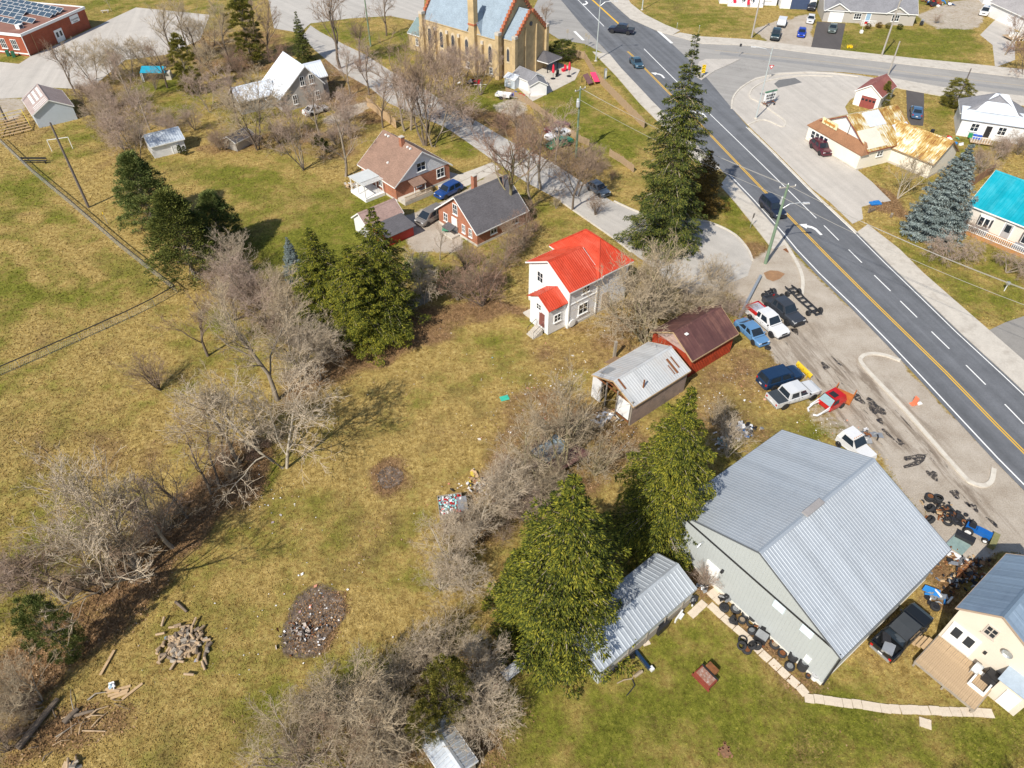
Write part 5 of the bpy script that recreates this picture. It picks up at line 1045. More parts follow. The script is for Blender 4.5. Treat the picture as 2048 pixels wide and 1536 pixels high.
def place_c(c_, front, z=0.0):
    a = G(*c_); d = G(*front)-a; return (a.x, a.y, z), math.atan2(d.y, d.x)
wht = car_paint('white', (.76,.76,.76)); drk = car_paint('charcoal', (.045,.05,.06)); redp = car_paint('red', (.52,.012,.012))
t1 = car('pickup_truck', 'white pickup with a red frame and pale panels stacked on its bed', 'pickup', *place((1544,677),(1497,638),'R','pickup'), 'pickup', wht, rim=mat('worn_rim', (.35,.28,.20), .6, .4, .2))
for sy in (-.88,.88): MB().box(-2.0,sy,1.38,1.9,.22,.34).build('bed_cap_side', redp, t1)
MB().box(-2.9,0,1.38,.22,1.9,.34).build('bed_cap_side', redp, t1); MB().box(-1.2,.0,1.42,.25,1.8,.42).build('bed_cap_side', redp, t1)
for k in range(5): MB().box(-2.72+.34*k,0,1.5,.31,1.5,.06).build('load_panel', mat('pale_lilac_panel', (.58,.58,.64), .4, .4, .1), t1)
for k in range(5): MB().box(.42,-.5+.25*k,1.94,.08,.06,.05).build('cab_light', mat('amber', (.5,.2,.02), .3), t1)
t2 = car('pickup_truck', 'charcoal grey pickup parked beside the white and red one', 'pickup', *place((1576,654),(1529,614),'R','pickup'), 'pickup', drk)
car('sedan_car', 'metallic light blue sedan parked at the red barn corner', 'car', *place((1505.5,690),(1474.5,661),'R','sedan'), 'sedan', car_paint('light_blue', (.12,.26,.46)))
t5 = car('plow_suv', 'dark navy boxy utility vehicle with a yellow snow plow in front', 'vehicle', *place((1596,765),(1538,783),'R','bigsuv'), 'bigsuv', car_paint('navy', (.012,.035,.085)))
q = t5.matrix_basis @ Vector((3.35,.1,0)); pl = thing('snow_plow', 'yellow snow plow blade standing before the navy vehicle', 'plow', tuple(q), t5.rotation_euler.z)
yl = mat('plow_yellow', (.62,.42,.02), .55, 0, .12, 2); b = MB(); 
for i in range(7):
    a_ = R(-60+i*20); b.v += [(.35-.45*math.cos(a_), y_, .45+.45*math.sin(a_)) for y_ in (-1.25,1.25)]
for i in range(6): b.f.append((2*i,2*i+1,2*i+3,2*i+2))
b.build('blade', yl, pl)
for y_ in (-.8,0,.8): MB().box(-.2,y_,.45,.12,.1,.8).build('rib', yl, pl)
for s_ in (-.4,.4): MB().bar((-.2,s_,.3),(-.85,s_*.6,.45),.08,.1).build('arm', black_m, pl)
car('crew_pickup', 'silver white crew cab pickup with black bed cover in the dirt lot', 'pickup', *place((1623,800),(1566,819),'R','crew'), 'crew', car_paint('silver_white', (.66,.67,.68)), cover='tonneau')
car('dark_suv', 'dark blue utility vehicle driving down the main road by the pole', 'car', *place_c((1543,424),(1560,441),.042), 'bigsuv', car_paint('midnight', (.015,.022,.045)))
car('black_pickup', 'black pickup crossing the junction at the top of the main road', 'pickup', *place((1222.8,67),(1257,71),'L','crew',.042), 'crew', car_paint('black', (.012,.014,.03)), cover='tonneau')
car('teal_sedan', 'blue-grey sedan on the main road before the turn arrows', 'car', *place_c((1272,131),(1282,142),.042), 'sedan', car_paint('steel_blue', (.05,.11,.16)))
car('maroon_suv', 'dark maroon crossover parked in front of the restaurant', 'car', *place((1640,313),(1619,294),'R','suv',.03), 'suv', car_paint('maroon', (.09,.012,.025)))
car('blue_crossover', 'bright blue crossover in the driveway of the brick bungalow', 'car', *place((892.5,399),(918,386),'L','suv',.025), 'suv', car_paint('royal_blue', (.01,.06,.24)))
car('grey_minivan', 'bronze grey minivan parked behind the dark roofed brick house', 'van', *place_c((862,440),(850,447)), 'van', car_paint('bronze', (.20,.185,.17)))
car('green_car', 'bright green old coupe parked on the grass verge', 'car', *place((1108,302),(1143,290),'L','classic'), 'classic', car_paint('bright_green', (.01,.24,.10)))
car('white_car', 'white old car behind the bright green coupe', 'car', *place((1105,284),(1138,273),'L','classic'), 'classic', wht)
car('dark_red_car', 'dark red car furthest back on the verge behind the white one', 'car', *place((1106,270),(1134,260),'L','classic'), 'classic', car_paint('wine', (.14,.015,.03)))
car('slate_car', 'slate grey hatchback at the edge of the turning circle', 'car', *place_c((1196,385),(1207,392),.03), 'hatch', car_paint('slate', (.10,.13,.17)))
car('dark_pickup', 'dark teal pickup nose out in the top driveway', 'pickup', *place_c((1550,76),(1546,88)), 'pickup', car_paint('teal_black', (.015,.04,.05)))
tl = simple('box_trailer', 'white topped trailer parked behind the dark teal pickup', 'trailer', (1562,52), 0, place_c((1562,52),(1558,62))[1], [('deck',0,0,.75,4.2,2.0,.18,steel),('load',-.4,0,1.25,3.0,1.8,.8,wht),('wheel',-.3,-1.02,.35,.7,.16,.7,rubber),('wheel',-.3,1.02,.35,.7,.16,.7,rubber)])
car('white_coupe', 'white coupe in the gravel driveway beside the navy garage door', 'car', *place_c((1620,44),(1617,55)), 'hatch', wht)
car('blue_hatchback', 'vivid blue small hatchback in the gravel driveway', 'car', *place_c((1602,71),(1600,80)), 'hatch', car_paint('vivid_blue', (.01,.05,.42)))
car('grey_sedan', 'green-grey sedan on the black asphalt driveway', 'car', *place_c((1664,62),(1661,72),.026), 'sedan', car_paint('sage', (.13,.16,.15)))
car('steel_sedan', 'steel blue car on the narrow dark driveway behind the restaurant', 'car', *place_c((1830,230),(1829,218),.026), 'sedan', car_paint('denim', (.06,.13,.24)))
car('black_suv', 'black utility vehicle with white grille at the top edge by the garage', 'car', *place_c((1622,18),(1620,30)), 'bigsuv', car_paint('black', (.012,.014,.03)))
car('white_truck', 'white van at the top right beside the long white shed', 'van', *place_c((1968,28),(1960,40)), 'van', wht, tall=1.0)
car('parked_white_car', 'white car half hidden behind bare trees beside the farmhouse', 'car', *place_c((632,226),(655,219)), 'sedan', wht)
t23 = car('lifted_pickup', 'black lifted pickup with big tyres standing between workshop and cream house', 'pickup', *place((1838,1271),(1790,1318),'R','crew'), 'crew', car_paint('gloss_black', (.012,.014,.016)), lift=.35, tall=1.3, rim=black_m, roof_m=mat('charcoal_roof', (.045,.05,.055), .5, 0, .15, 2))
for y_ in (-.75,.75): MB().tube([(-1.3,y_,1.5),(-1.3,y_,2.3),(-1.0,y_,2.35)], .04, 6).build('roll_bar', dark_metal, t23)
MB().box(-2.4,-.2,1.5,1.0,.8,.25,.3).build('bed_clutter', steel, t23); MB().box(-1.8,.4,1.5,.8,.6,.4,.6).build('bed_clutter', dark_metal, t23)
MB().box(2.75,0,1.15,.25,1.7,.25).build('winch_bumper', black_m, t23)
# wrecks ------------------------------------------------------------------
w1 = thing('wrecked_cab', 'red roofed truck cab stripped to its frame rails in front', 'wreck', (*G(1652,815).xy, 0), place_c((1660,805),(1615,829))[1])
P = [(.7,-.85,1.05),(.7,.85,1.05),(.1,.7,1.7),(.1,-.7,1.7),(-1.5,.7,1.72),(-1.5,-.7,1.72),(-1.75,.88,1.05),(-1.75,-.88,1.05)]
MB().add(P, [(3,2,4,5),(5,4,6,7),(0,3,5,7),(1,6,4,2)]).build('cabin', redp, w1); MB().box(-.55,0,.75,2.4,1.8,.62).build('body', redp, w1)
MB().add([(.72,-.78,1.08),(.72,.78,1.08),(.14,.66,1.66),(.14,-.66,1.66)], [(0,1,2,3)]).build('windshield', mat('cracked_glass', (.25,.34,.36), .15, 0, .2, 3), w1)
MB().box(-.45,0,1.74,.7,.8,.03).build('sunroof', black_m, w1)
for sy in (-1,1):
    MB().add([(.5,sy*.86,1.1),(-.5,sy*.86,1.1),(-.5,sy*.76,1.6),(.15,sy*.76,1.6)], [(0,1,2,3)]).build('side_window', glass, w1)
    MB().tube([(.6,sy*.7,.65),(1.5,sy*.72,.72),(2.3,sy*.62,.55),(2.5,sy*.3,.5)], .11, 7).build('frame_rail', wht, w1); MB().bar((.7,sy*.75,1.0),(1.9,sy*.75,.75),.12,.12).build('fender_rail', wht, w1)
tm, rm = wheel_meshes(.36,.24,dark_metal)
for x_, y_ in ((-1.3,.85),(-1.3,-.85)): w_ = link('wheel', tm, w1, (x_,y_,.36)); link('rim', rm, w_)
ob = thing('orange_bucket', 'rusty orange loader bucket behind the red wrecked cab', 'bucket', (*G(1684,797).xy, 0), R(52))
for p_ in (('side',0,-.95,.7,1.3,.1,1.3),('side',0,.95,.7,1.3,.1,1.3),('back',-.6,0,.75,.1,1.8,1.4),('floor',0,0,.12,1.3,1.8,.12),('lip',.6,0,.35,.1,1.8,.5)): MB().box(*p_[1:]).build(p_[0], mat('orange_rust', (.46,.14,.03), .8, .1, .35, 3), ob)
w2 = thing('white_cab', 'white truck cab without a box parked behind the workshop roof', 'wreck', (*G(1700,897).xy, 0), place_c((1690,885),(1722,912))[1])
P = [(.9,-.85,1.25),(.9,.85,1.25),(.3,.72,1.95),(.3,-.72,1.95),(-1.1,.72,1.97),(-1.1,-.72,1.97),(-1.3,.9,1.2),(-1.3,-.9,1.2)]
MB().add(P, [(3,2,4,5),(5,4,6,7),(0,3,5,7),(1,6,4,2)]).build('cabin', wht, w2); MB().add([(-1.3,-.95,.5),(2.4,-.8,.55),(2.4,.8,.55),(-1.3,.95,.5),(-1.3,-.95,1.22),(2.3,-.72,1.05),(2.3,.72,1.05),(-1.3,.95,1.22)], [(0,1,5,4),(1,2,6,5),(2,3,7,6),(3,0,4,7),(4,5,6,7)]).build('body', wht, w2)
MB().add([(.93,-.78,1.29),(.93,.78,1.29),(.36,.68,1.91),(.36,-.68,1.91)], [(0,1,2,3)]).build('windshield', glass, w2)
for sy in (-1,1): MB().add([(.65,sy*.885,1.27),(-.8,sy*.9,1.27),(-.7,sy*.76,1.85),(.35,sy*.76,1.85)], [(0,1,2,3)]).build('side_window', glass, w2)
for k in range(5): MB().box(.2,-.5+.25*k,2.0,.08,.07,.05).build('cab_light', mat('amber', (.5,.2,.02), .3), w2)
for x_ in (1.5,-.8):
    for y_ in (.85,-.85): w_ = link('wheel', tm, w2, (x_,y_,.36)); link('rim', rm, w_)
def chassis(label, a, b_, w=.95, z=.55, nose=True):
    p0, p1 = G(*a), G(*b_); d = p1-p0; L = d.length; t = thing('truck_chassis', label, 'chassis', tuple(p0), math.atan2(d.y, d.x), 'bare truck frames by the kerb')
    for sy in (-1,1): MB().tube([(0,sy*w*.5,z+.1),(L*.25,sy*w*.55,z+.22),(L*.4,sy*w*.5,z),(L*.8,sy*w*.45,z),(L,sy*w*.38,z+.1)], .09, 6).build('frame_rail', black_m, t)
    for k in (.08,.3,.42,.55,.7,.85,.97): MB().bar((L*k,-w*.5,z),(L*k,w*.5,z),.12,.12).build('cross_member', black_m, t)
    for k in (.18,.86):
        MB().tube([(L*k,-.85,.4),(L*k,.85,.4)], .07, 6).build('axle', dark_metal, t); MB().lathe([(0,-.2),(.2,-.1),(.2,.1),(0,.2)], 8, 'y', (L*k,0,.42)).build('differential', dark_metal, t)
        for sy in (-.92,.92): w_ = link('wheel', tm, t, (L*k,sy,.36)); link('rim', rm, w_)
chassis('long bare black truck frame with four wheels beside the charcoal pickup', (1574,580), (1636,636))
chassis('short bare truck frame between the red load and the charcoal pickup', (1532,588), (1556,604))
bm_ = thing('steel_beam', 'long grey steel beam leaning past the white and red pickup', 'beam', tuple(G(1478,637)), math.atan2(*( (G(1520,556)-G(1478,637)).yx)))
LB = (G(1520,556)-G(1478,637)).length
for z_ in (.1,.5): MB().box(LB/2,0,z_,LB,.3,.05).build('flange', steel, bm_)
MB().box(LB/2,0,.3,LB,.06,.36).build('web', steel, bm_)
# small blue garden tractor
tr = thing('garden_tractor', 'small blue garden tractor with wide mower decks beside the junk pile', 'tractor', (*G(1950,1068).xy, 0), R(-40))
bl_m = mat('tractor_blue', (.01,.12,.42), .45, .1, .15, 2)
MB().box(.5,0,.6,1.2,.6,.5).build('hood', bl_m, tr); MB().box(-.5,0,.55,.9,.7,.3).build('rear_body', bl_m, tr); MB().box(-.5,0,.85,.5,.5,.12).build('seat', black_m, tr); MB().box(-.75,0,1.1,.1,.5,.45).build('backrest', black_m, tr)
for x_, y_, r_ in ((-.6,.55,.42),(-.6,-.55,.42),(.85,.45,.26),(.85,-.45,.26)): a_, c_ = wheel_meshes(r_,.24,wht); w_ = link('wheel', a_, tr, (x_,y_,r_)); link('rim', c_, w_)
MB().box(1.45,0,.3,.5,1.7,.5).build('blade', mat('mossy_wood', (.20,.19,.08), .9, 0, .3, 4), tr)
for y_ in (-1.0,-1.4): MB().box(-.6,y_,.25,1.5,.35,.4).build('mower_deck', dark_metal, tr)
simple('utility_trailer', 'small white utility trailer on the grass behind the church', 'trailer', (1007,196), 0, R(-20), [('floor',0,0,.5,2.9,1.6,.08,wht),('side',0,.78,.72,2.9,.06,.4,wht),('side',0,-.78,.72,2.9,.06,.4,wht),('tailgate',-1.42,0,.72,.06,1.5,.4,wht),('front_board',1.42,0,.72,.06,1.5,.4,wht),('wheel',-.2,-.9,.3,.6,.16,.6,rubber),('wheel',-.2,.9,.3,.6,.16,.6,rubber),('drawbar',2.1,0,.45,1.4,.1,.1,steel)])
for i, (px_, c_, lab) in enumerate((((1030,193),(.01,.08,.5),'blue covered barrel by the wooden fence'),((1040,197),(.5,.01,.02),'red covered barrel next to the blue one'),((1047,200),(.5,.01,.02),'red covered barrel at the fence end'))):
    t = thing('barrel', lab, 'barrel', tuple(G(*px_)), 0, 'barrels by the fence'); m_ = mat('barrel%d' % i, c_, .4); MB().lathe([(0,0),(.45,0),(.5,.3),(.45,.8),(.4,.85)], 12).build('body', m_, t, True); MB().lathe([(.42,.84),(.3,.98),(0,1.02)], 12).build('lid', m_, t)
# ------------------------------------------------------------------ tyres: each one a thing
def tyre_thing(px, label, group, r=.36, w=.24, z=0.0, tilt=None, rim_=None, rz=0.0, pos=None):
    a_, c_ = wheel_meshes(r, w, rim_ or dark_metal); p_ = pos if pos is not None else G(*px)
    t = thing('tyre', label, 'tyre', (p_.x, p_.y, 0), rz, group)
    o = link('tread', a_, t, (0,0,z + (w/2 if tilt is None else r))); o.rotation_euler = (R(90),0,0) if tilt is None else (R(tilt),0,0)
    if rim_: k = link('rim', c_, t, tuple(o.location)); k.rotation_euler = o.rotation_euler
    return t
zt = lambda x, y: (1360+x/3.525, 1100+y/3.525)
worn = mat('worn_rim', (.35,.28,.20), .6, .4, .2)
TY = [((310,412),'tyre leaning with dark wheel below the workshop door',.42,None,dark_metal),((392,420),'large tyre with a pale rim near the workshop door',.46,None,alloy),((462,462),'small tyre with silver rim against the workshop footing',.34,None,alloy),((435,500),'tyre with brass coloured rim at the front of the heap',.34,None,worn),((372,500),'black tyre at the left front of the heap',.32,None,None),
 ((512,492),'upper bare tyre of the pair against the workshop footing',.36,.22,None),((498,520),'lower bare tyre of the pair against the workshop footing',.38,None,None),((500,585),'tyre with grey rim standing by the motorbike frame',.36,70,alloy),((665,670),'tyre with red dusted rim beside the battery box',.42,None,worn),((718,735),'small tyre with rust coloured rim between the heap and the stacks',.36,None,rust),
 ((440,640),'bare tyre lying at the top of the group of five on the path',.38,None,None),((428,690),'bare tyre at the left of the group of five on the path',.38,60,None),((468,708),'tyre with orange rusty rim in the group of five on the path',.40,None,rust),((502,690),'bare tyre in the middle of the group of five on the path',.36,55,None),((535,690),'bare tyre at the right of the group of five on the path',.38,60,None),
 ((770,825),'tyre with steel rim lying in front of the two stacks',.40,None,alloy),((900,893),'tiny worn tyre beside the white bucket',.2,None,rust)]
for p_, lab, r_, tl_, rm_ in TY:
    if tl_ == .22: tyre_thing(zt(*p_), lab, 'tyres along the workshop wall', r_, .24, .24, None, rm_)
    else: tyre_thing(zt(*p_), lab, 'tyres along the workshop wall', r_, .24, 0, tl_, rm_, random.uniform(0,3))
for sx_, n_, lab in (((795,765),3,'left'),((858,830),4,'right')):
    for k in range(n_): tyre_thing(zt(*sx_), '%s tyre of the %s stack at the workshop corner' % (('lowest','second','third','silver rimmed top')[k if k < n_-1 else 3], lab), 'stacked tyres at the workshop corner', .40, .24, .24*k, None, alloy if k == n_-1 else None)
z6 = lambda x, y: (1650+x/5.12, 850+y/5.12)
for k in range(3): tyre_thing(z6(1140,790), '%s tyre of the tall stack in the junk pile by the kerb' % ('bottom','middle','top')[k], 'tyres in the junk pile', .40, .25, .25*k)
for k in range(2): tyre_thing(z6(1060,760), '%s tyre of the short stack in the junk pile' % ('bottom','top')[k], 'tyres in the junk pile', .42, .25, .25*k, None, rust if k else None)
for p_, lab in (((1060,880),'big tyre leaning on the junk pile near the workshop eave'),((1250,1000),'flat black tyre at the end of the junk pile'),((1060,1000),'tyre half under the workshop eave in the junk pile')): tyre_thing(z6(*p_), lab, 'tyres in the junk pile', .44, .26, 0, None if '1250' in str(p_) else 35, None, 1.0)
tyre_thing((1869,1215), 'single tyre on the grass in front of the black lifted pickup', None, .40, .26, 0, None, dark_metal); tyre_thing((1535,697), 'spare tyre lying at the light blue sedan nose', None, .36, .24, 0, None, dark_metal)
t = thing('bucket', 'white plastic bucket at the workshop corner', 'bucket', tuple(G(*zt(945,905)))); MB().lathe([(0,0),(.26,0),(.32,.6),(.34,.62),(.30,.6),(.24,.1),(0,.1)], 14).build('pail', white_trim, t); MB().lathe([(.2,.62),(.3,.62),(.3,.66),(.12,.70),(.12,.62)], 12).build('lid', mat('dull_grey',(.4,.4,.4),.6), t)
# motor parts against the workshop
def part_heap(label, px, n, r, mats_, name='scrap_heap', cat='scrap', seed=0, hmax=.6, small=.5, flat=False):
    "heap of scrap: one thing, each readable piece a part"
    rg_ = random.Random(seed); t = thing(name, label, cat, tuple(G(*px)))
    for i in range(n):
        a_, q = rg_.uniform(0,6.28), r*min(1.25, abs(rg_.gauss(0,.5))); x, y = q*math.cos(a_), q*math.sin(a_)*.8; m_ = rg_.choice(mats_); k = rg_.random(); s_ = small*rg_.uniform(.5,1.3); z_ = rg_.uniform(.06, hmax*max(0, 1-q/r)+.12)
        b = MB()
        if k < .35: b.box(0,0,0,s_,s_*rg_.uniform(.3,.9),s_*rg_.uniform(.15,.5))
        elif k < .6: b.tube([(-s_*.6,0,0),(0,.05,.08),(s_*.6,rg_.uniform(-.2,.2),0)], .05+s_*.06, 6)
        elif k < .8: b.lathe([(s_*.15,-.06),(s_*.4,-.06),(s_*.42,.06),(s_*.15,.06)], 10, 'z', closed=True)
        else: b.add([(-s_,-s_*.4,0),(s_,-s_*.5,.05),(s_*.9,s_*.5,.2),(-s_*.8,s_*.4,.15)], [(0,1,2,3)])
        o = b.build('scrap_piece', m_, t); o.location = (x, y, z_); o.rotation_euler = (rg_.uniform(-.5,.5) if not flat else 0, rg_.uniform(-.5,.5) if not flat else 0, rg_.uniform(0,6.28))
    return t
al_scrap = mat('dull_aluminium', (.40,.41,.42), .5, .6, .2); blu = mat('blue_plastic', (.02,.18,.5), .5); ply = mat('scrap_wood', (.46,.32,.18), .9, 0, .25, 3); wsc = mat('white_scrap', (.7,.7,.7), .6)
part_heap('motorbike engine and wheel parts under the workshop door', zt(318,352), 9, .5, [dark_metal,black_m,al_scrap], 'engine_parts', 'engine', 2)
part_heap('heap of exhaust pipes and black engine parts along the workshop wall', zt(590,590), 16, 1.1, [dark_metal,black_m,al_scrap,rust], 'engine_parts', 'engine', 3)
part_heap('black hubs and springs beside the small tyres', zt(362,505), 5, .35, [dark_metal,black_m], 'engine_parts', 'engine', 4)
simple('battery_box', 'grey topped black box on the path by the tyres', 'box', zt(565,630), 0, R(-40), [('case',0,0,.35,1.0,.8,.7,black_m),('lid',0,0,.72,.9,.7,.06,al_scrap)])
part_heap('heap of rusty gearbox and brake parts beside the workshop', (1930,1140), 190, 2.5, [rust,rust,mat('brown_rust', (.30,.14,.055), .9, .1, .4, 3),dark_metal,dark_metal,al_scrap,ply], 'rusty_parts', 'scrap', 5, .35, .30)
part_heap('heap of rusty axles nearest the lifted pickup', (1905,1165), 60, 1.5, [rust,dark_metal,al_scrap,dark_metal,ply], 'rusty_parts', 'scrap', 6, .3, .30)
part_heap('pile of black frames, seats and boxes by the workshop eave', (1885,1025), 70, 1.7, [black_m,dark_metal,black_m,dark_metal,rust,ply], 'junk_pile', 'scrap', 7, .6, .42)
part_heap('pile of black body panels and hoses at the end of the junk row', (1912,1040), 34, 1.3, [black_m,dark_metal,rust], 'junk_pile', 'scrap', 17, .5, .5)
part_heap('stripped white engine bay and axle beside the white cab', (1727,873), 40, 1.5, [wsc,dark_metal,al_scrap,black_m,rust], 'engine_parts', 'engine', 8, .9, .55)
part_heap('scrap pile with blue drum and white sheets behind the bare bush', (1487,862), 80, 1.9, [wsc,blu,dark_metal,dark_metal,al_scrap,black_m,ply], 'scrap_heap', 'scrap', 9, .7, .4)
part_heap('pale scrap and plastic caught in the bare bush by the workshop', (1450,885), 40, 1.8, [wsc,mat('pale_teal',(.25,.5,.52),.6),al_scrap], 'scrap_heap', 'scrap', 10, .4, .35)
part_heap('blue and white boat shell parts in the shade by the cream house', (1872,1192), 22, 1.3, [wsc,blu,dark_metal,dark_metal,al_scrap], 'scrap_heap', 'scrap', 12, .3, .6, True)
part_heap('mixed rubbish heap on the burnt patch in the field', (615,1262), 110, 2.2, [mat('ash_grey', (.24,.21,.19), .95, 0, .3, 4),mat('ash_pale', (.42,.36,.31), .95, 0, .3, 4),mat('charred',(.06,.05,.045),.95,0,.3),mat('charred2',(.10,.08,.07),.95,0,.3),mat('ash_grey', (.24,.21,.19), .95, 0, .3, 4),wsc,rust], 'rubbish_heap', 'rubbish', 13, .12, .17)
part_heap('rubbish strewn round the crate in the brush', (960,970), 60, 2.6, [wsc,ply,dark_metal,rust,mat('yellow_bits',(.5,.38,.05),.7)], 'rubbish_heap', 'rubbish', 14, .3, .35)
part_heap('broken boards and slabs at the open end of the tin shed', (1215,838), 40, 1.9, [ply,concrete,wood_grey,wsc], 'timber_debris', 'timber', 15, .3, .6)
part_heap('junk heap beside the grey bungalow yard', (1870,8), 60, 5.0, [blu,wsc,dark_metal,rust,ply,redp,black_m], 'yard_junk', 'junk', 16, 1.2, 1.2)
part_heap('toys and tubs scattered behind the restaurant wing', (1895,285), 26, 3.0, [blu,wsc,mat('green_plastic',(.05,.28,.17),.5),redp], 'yard_toys', 'toys', 18, .3, .7)
part_heap('stones and pots edging the bungalow garden', (705,372), 40, 1.8, [wsc,concrete,ply], 'garden_stones', 'stones', 19, .2, .35)
part_heap('bicycles and pots against the church wall', (945,165), 26, 2.2, [wsc,redp,dark_metal,rust], 'yard_clutter', 'clutter', 20, .5, .6)
# crate of cans
cr = thing('can_crate', 'wire crate filled with crushed drink cans in the brush', 'crate', tuple(G(902,1018)), R(10))
for x_ in (-1.1,1.1): MB().box(x_,0,.4,.06,2.3,.8).build('side', wood_grey, cr)
for y_ in (-1.1,1.1): MB().box(0,y_,.4,2.2,.06,.8).build('side', wood_grey, cr)
can_ms = [MB().lathe([(0,-.1),(.07,-.1),(.07,.1),(0,.1)], 7, 'x').mesh('can', m_) for m_ in (wsc, al_scrap, redp, mat('pale_teal',(.25,.5,.52),.6))]
for i in range(150): 
    o = link('can', random.choice(can_ms), cr, (random.uniform(-1,1), random.uniform(-1,1), random.uniform(.6,.82))); o.rotation_euler = (random.uniform(0,3),random.uniform(0,3),random.uniform(0,3)); o.scale = (1.3,1.3,1.3)
MB().box(0,0,.3,2.1,2.1,.5).build('contents', mat('ash_grey', (.24,.21,.19), .95), cr)
simple('dark_box', 'dark box standing next to the can crate', 'box', (925,1018), 0, R(10), [('case',0,0,.4,.9,1.6,.8,dark_metal),('lid',0,0,.83,.94,1.64,.06,al_scrap)])
# firewood: every billet a thing
wood_end = mat('split_firewood', (.40,.29,.18), .9, 0, .3, 5, .3); bark = mat('bark', (.17,.13,.095), .95, 0, .3, 4, .4)
lm = [MB().lathe([(0,-l/2),(r_,-l/2),(r_,l/2),(0,l/2)], 7, 'x').mesh('billet', m_) for l, r_, m_ in ((.5,.13,wood_end),(.65,.11,wood_end),(.45,.16,wood_grey),(.75,.10,wood_end),(.6,.14,bark))]
rg_ = random.Random(21)
for i in range(130):
    a_ = 0; q = min(1.3, abs(rg_.gauss(0,.6))); p_ = G(365 + rg_.gauss(0,21) + (12 if i % 3 == 0 else 0), 1295 + rg_.gauss(0,17) - (22 if i % 3 == 0 else 0)); 
    o = link('firewood_billet', rg_.choice(lm), None, (p_.x, p_.y, .13 + .3*max(0, 1-q)*rg_.random())); o.rotation_euler = (rg_.uniform(-.3,.3), rg_.uniform(-.35,.35), rg_.uniform(0,6.28)); tag(o, 'short split firewood billet in the loose heap on the grass', 'firewood', 'firewood heap in the field')
for i, (a_, b_, r_, lab) in enumerate((((38,1500),(118,1400),.26,'thick fallen log lying along the brush at the lower left corner'),((130,1448),(158,1420),.22,'broken trunk piece above the thick fallen log'),((150,1433),(190,1422),.13,'thin fallen branch beside the broken trunk piece'),((406,1335),(416,1285),.12,'dark straight log beside the firewood heap'),((0,1420),(62,1385),.10,'thin log behind the brush at the left edge'),((352,1205),(375,1225),.13,'crooked branch stub above the firewood heap'),((165,1462),(212,1463),.06,'pale bare stick on the grass at lower left'))):
    p0, p1 = G(*a_), G(*b_); d = p1-p0; o = MB().tube([(0,0,r_),(d.x*.5,d.y*.5,r_*1.2),(d.x,d.y,r_*.9)], [r_,r_*.95,r_*.75], 8).build('fallen_log', bark if i != 6 else wood_end); o.location = p0; tag(o, lab, 'log')
for i, (a_, b_) in enumerate((((213,1386),(262,1372)),((216,1393),(258,1380)),((222,1398),(256,1386)),((245,1400),(286,1368)),((212,1380),(240,1384)),((202,1352),(230,1302)))):
    p0, p1 = G(*a_), G(*b_); o = MB().bar(p0+Vector((0,0,.06+.02*i)), p1+Vector((0,0,.06+.02*i)), .2, .05).build('plank', wood_tan); tag(o, 'tan plank lying in the grass by the white bag' if i < 5 else 'single tan plank lying alone near the cedar shadow', 'plank', 'planks in the lower field' if i < 5 else None)
part_heap('white plastic bags beside the tan planks', (224,1373), 14, .4, [wsc,mat('pale_blue_bag',(.45,.6,.7),.5)], 'plastic_bags', 'bag', 22, .3, .28)
o = part_heap('stack of cut posts at the lower left of the field', (147,1530), 7, .5, [wood_grey,wood_end], 'post_stack', 'timber', 23, .5, .6)
rgb_ = random.Random(31)
for i in range(34):
    x_, y_ = rgb_.uniform(0,230), rgb_.uniform(1395,1530)
    if x_ > 60+ (1560-y_)*1.3: continue
    a_ = rgb_.gauss(-.7,.5); l_ = rgb_.uniform(20,60); p0, p1 = G(x_,y_), G(x_+l_*math.cos(a_), y_+l_*math.sin(a_)*.8); d = p1-p0; r_ = rgb_.uniform(.025,.07)
    o = MB().tube([(0,0,r_+.05),(d.x*.4+rgb_.gauss(0,.1),d.y*.4+rgb_.gauss(0,.1),r_+.2),(d.x,d.y,r_+.05)], [r_,r_*.8,r_*.4], 5).build('fallen_branch', rgb_.choice((bark,wood_grey,wood_end))); o.location = p0; tag(o, 'bare fallen branch lying in the tangle at the lower left corner', 'branch', 'fallen branches at the lower left')
# rusty engine block on the lawn
eb = thing('rusty_block', 'rusty red metal firebox lying on the lawn before the workshop', 'firebox', (*G(1413,1355).xy, 0), R(-52))
MB().box(0,-.2,.25,1.5,.95,.5).build('body', mat('red_rust', (.22,.045,.025), .85, .1, .35, 3, .3), eb); MB().box(-.1,.62,.42,.9,.5,.55).build('bonnet', rust, eb); MB().box(0,.27,.5,1.6,.09,.2).build('flange', black_m, eb); MB().box(0,-.2,.53,1.3,.75,.07).build('top_plate', mat('flaking_plate', (.26,.13,.09), .85, 0, .4, 5, dirt=(.5,.48,.45)), eb); MB().box(0,-.72,.12,1.7,.1,.24).build('rail', mat('red_rust', (.22,.045,.025), .85, .1, .35, 3, .3), eb)
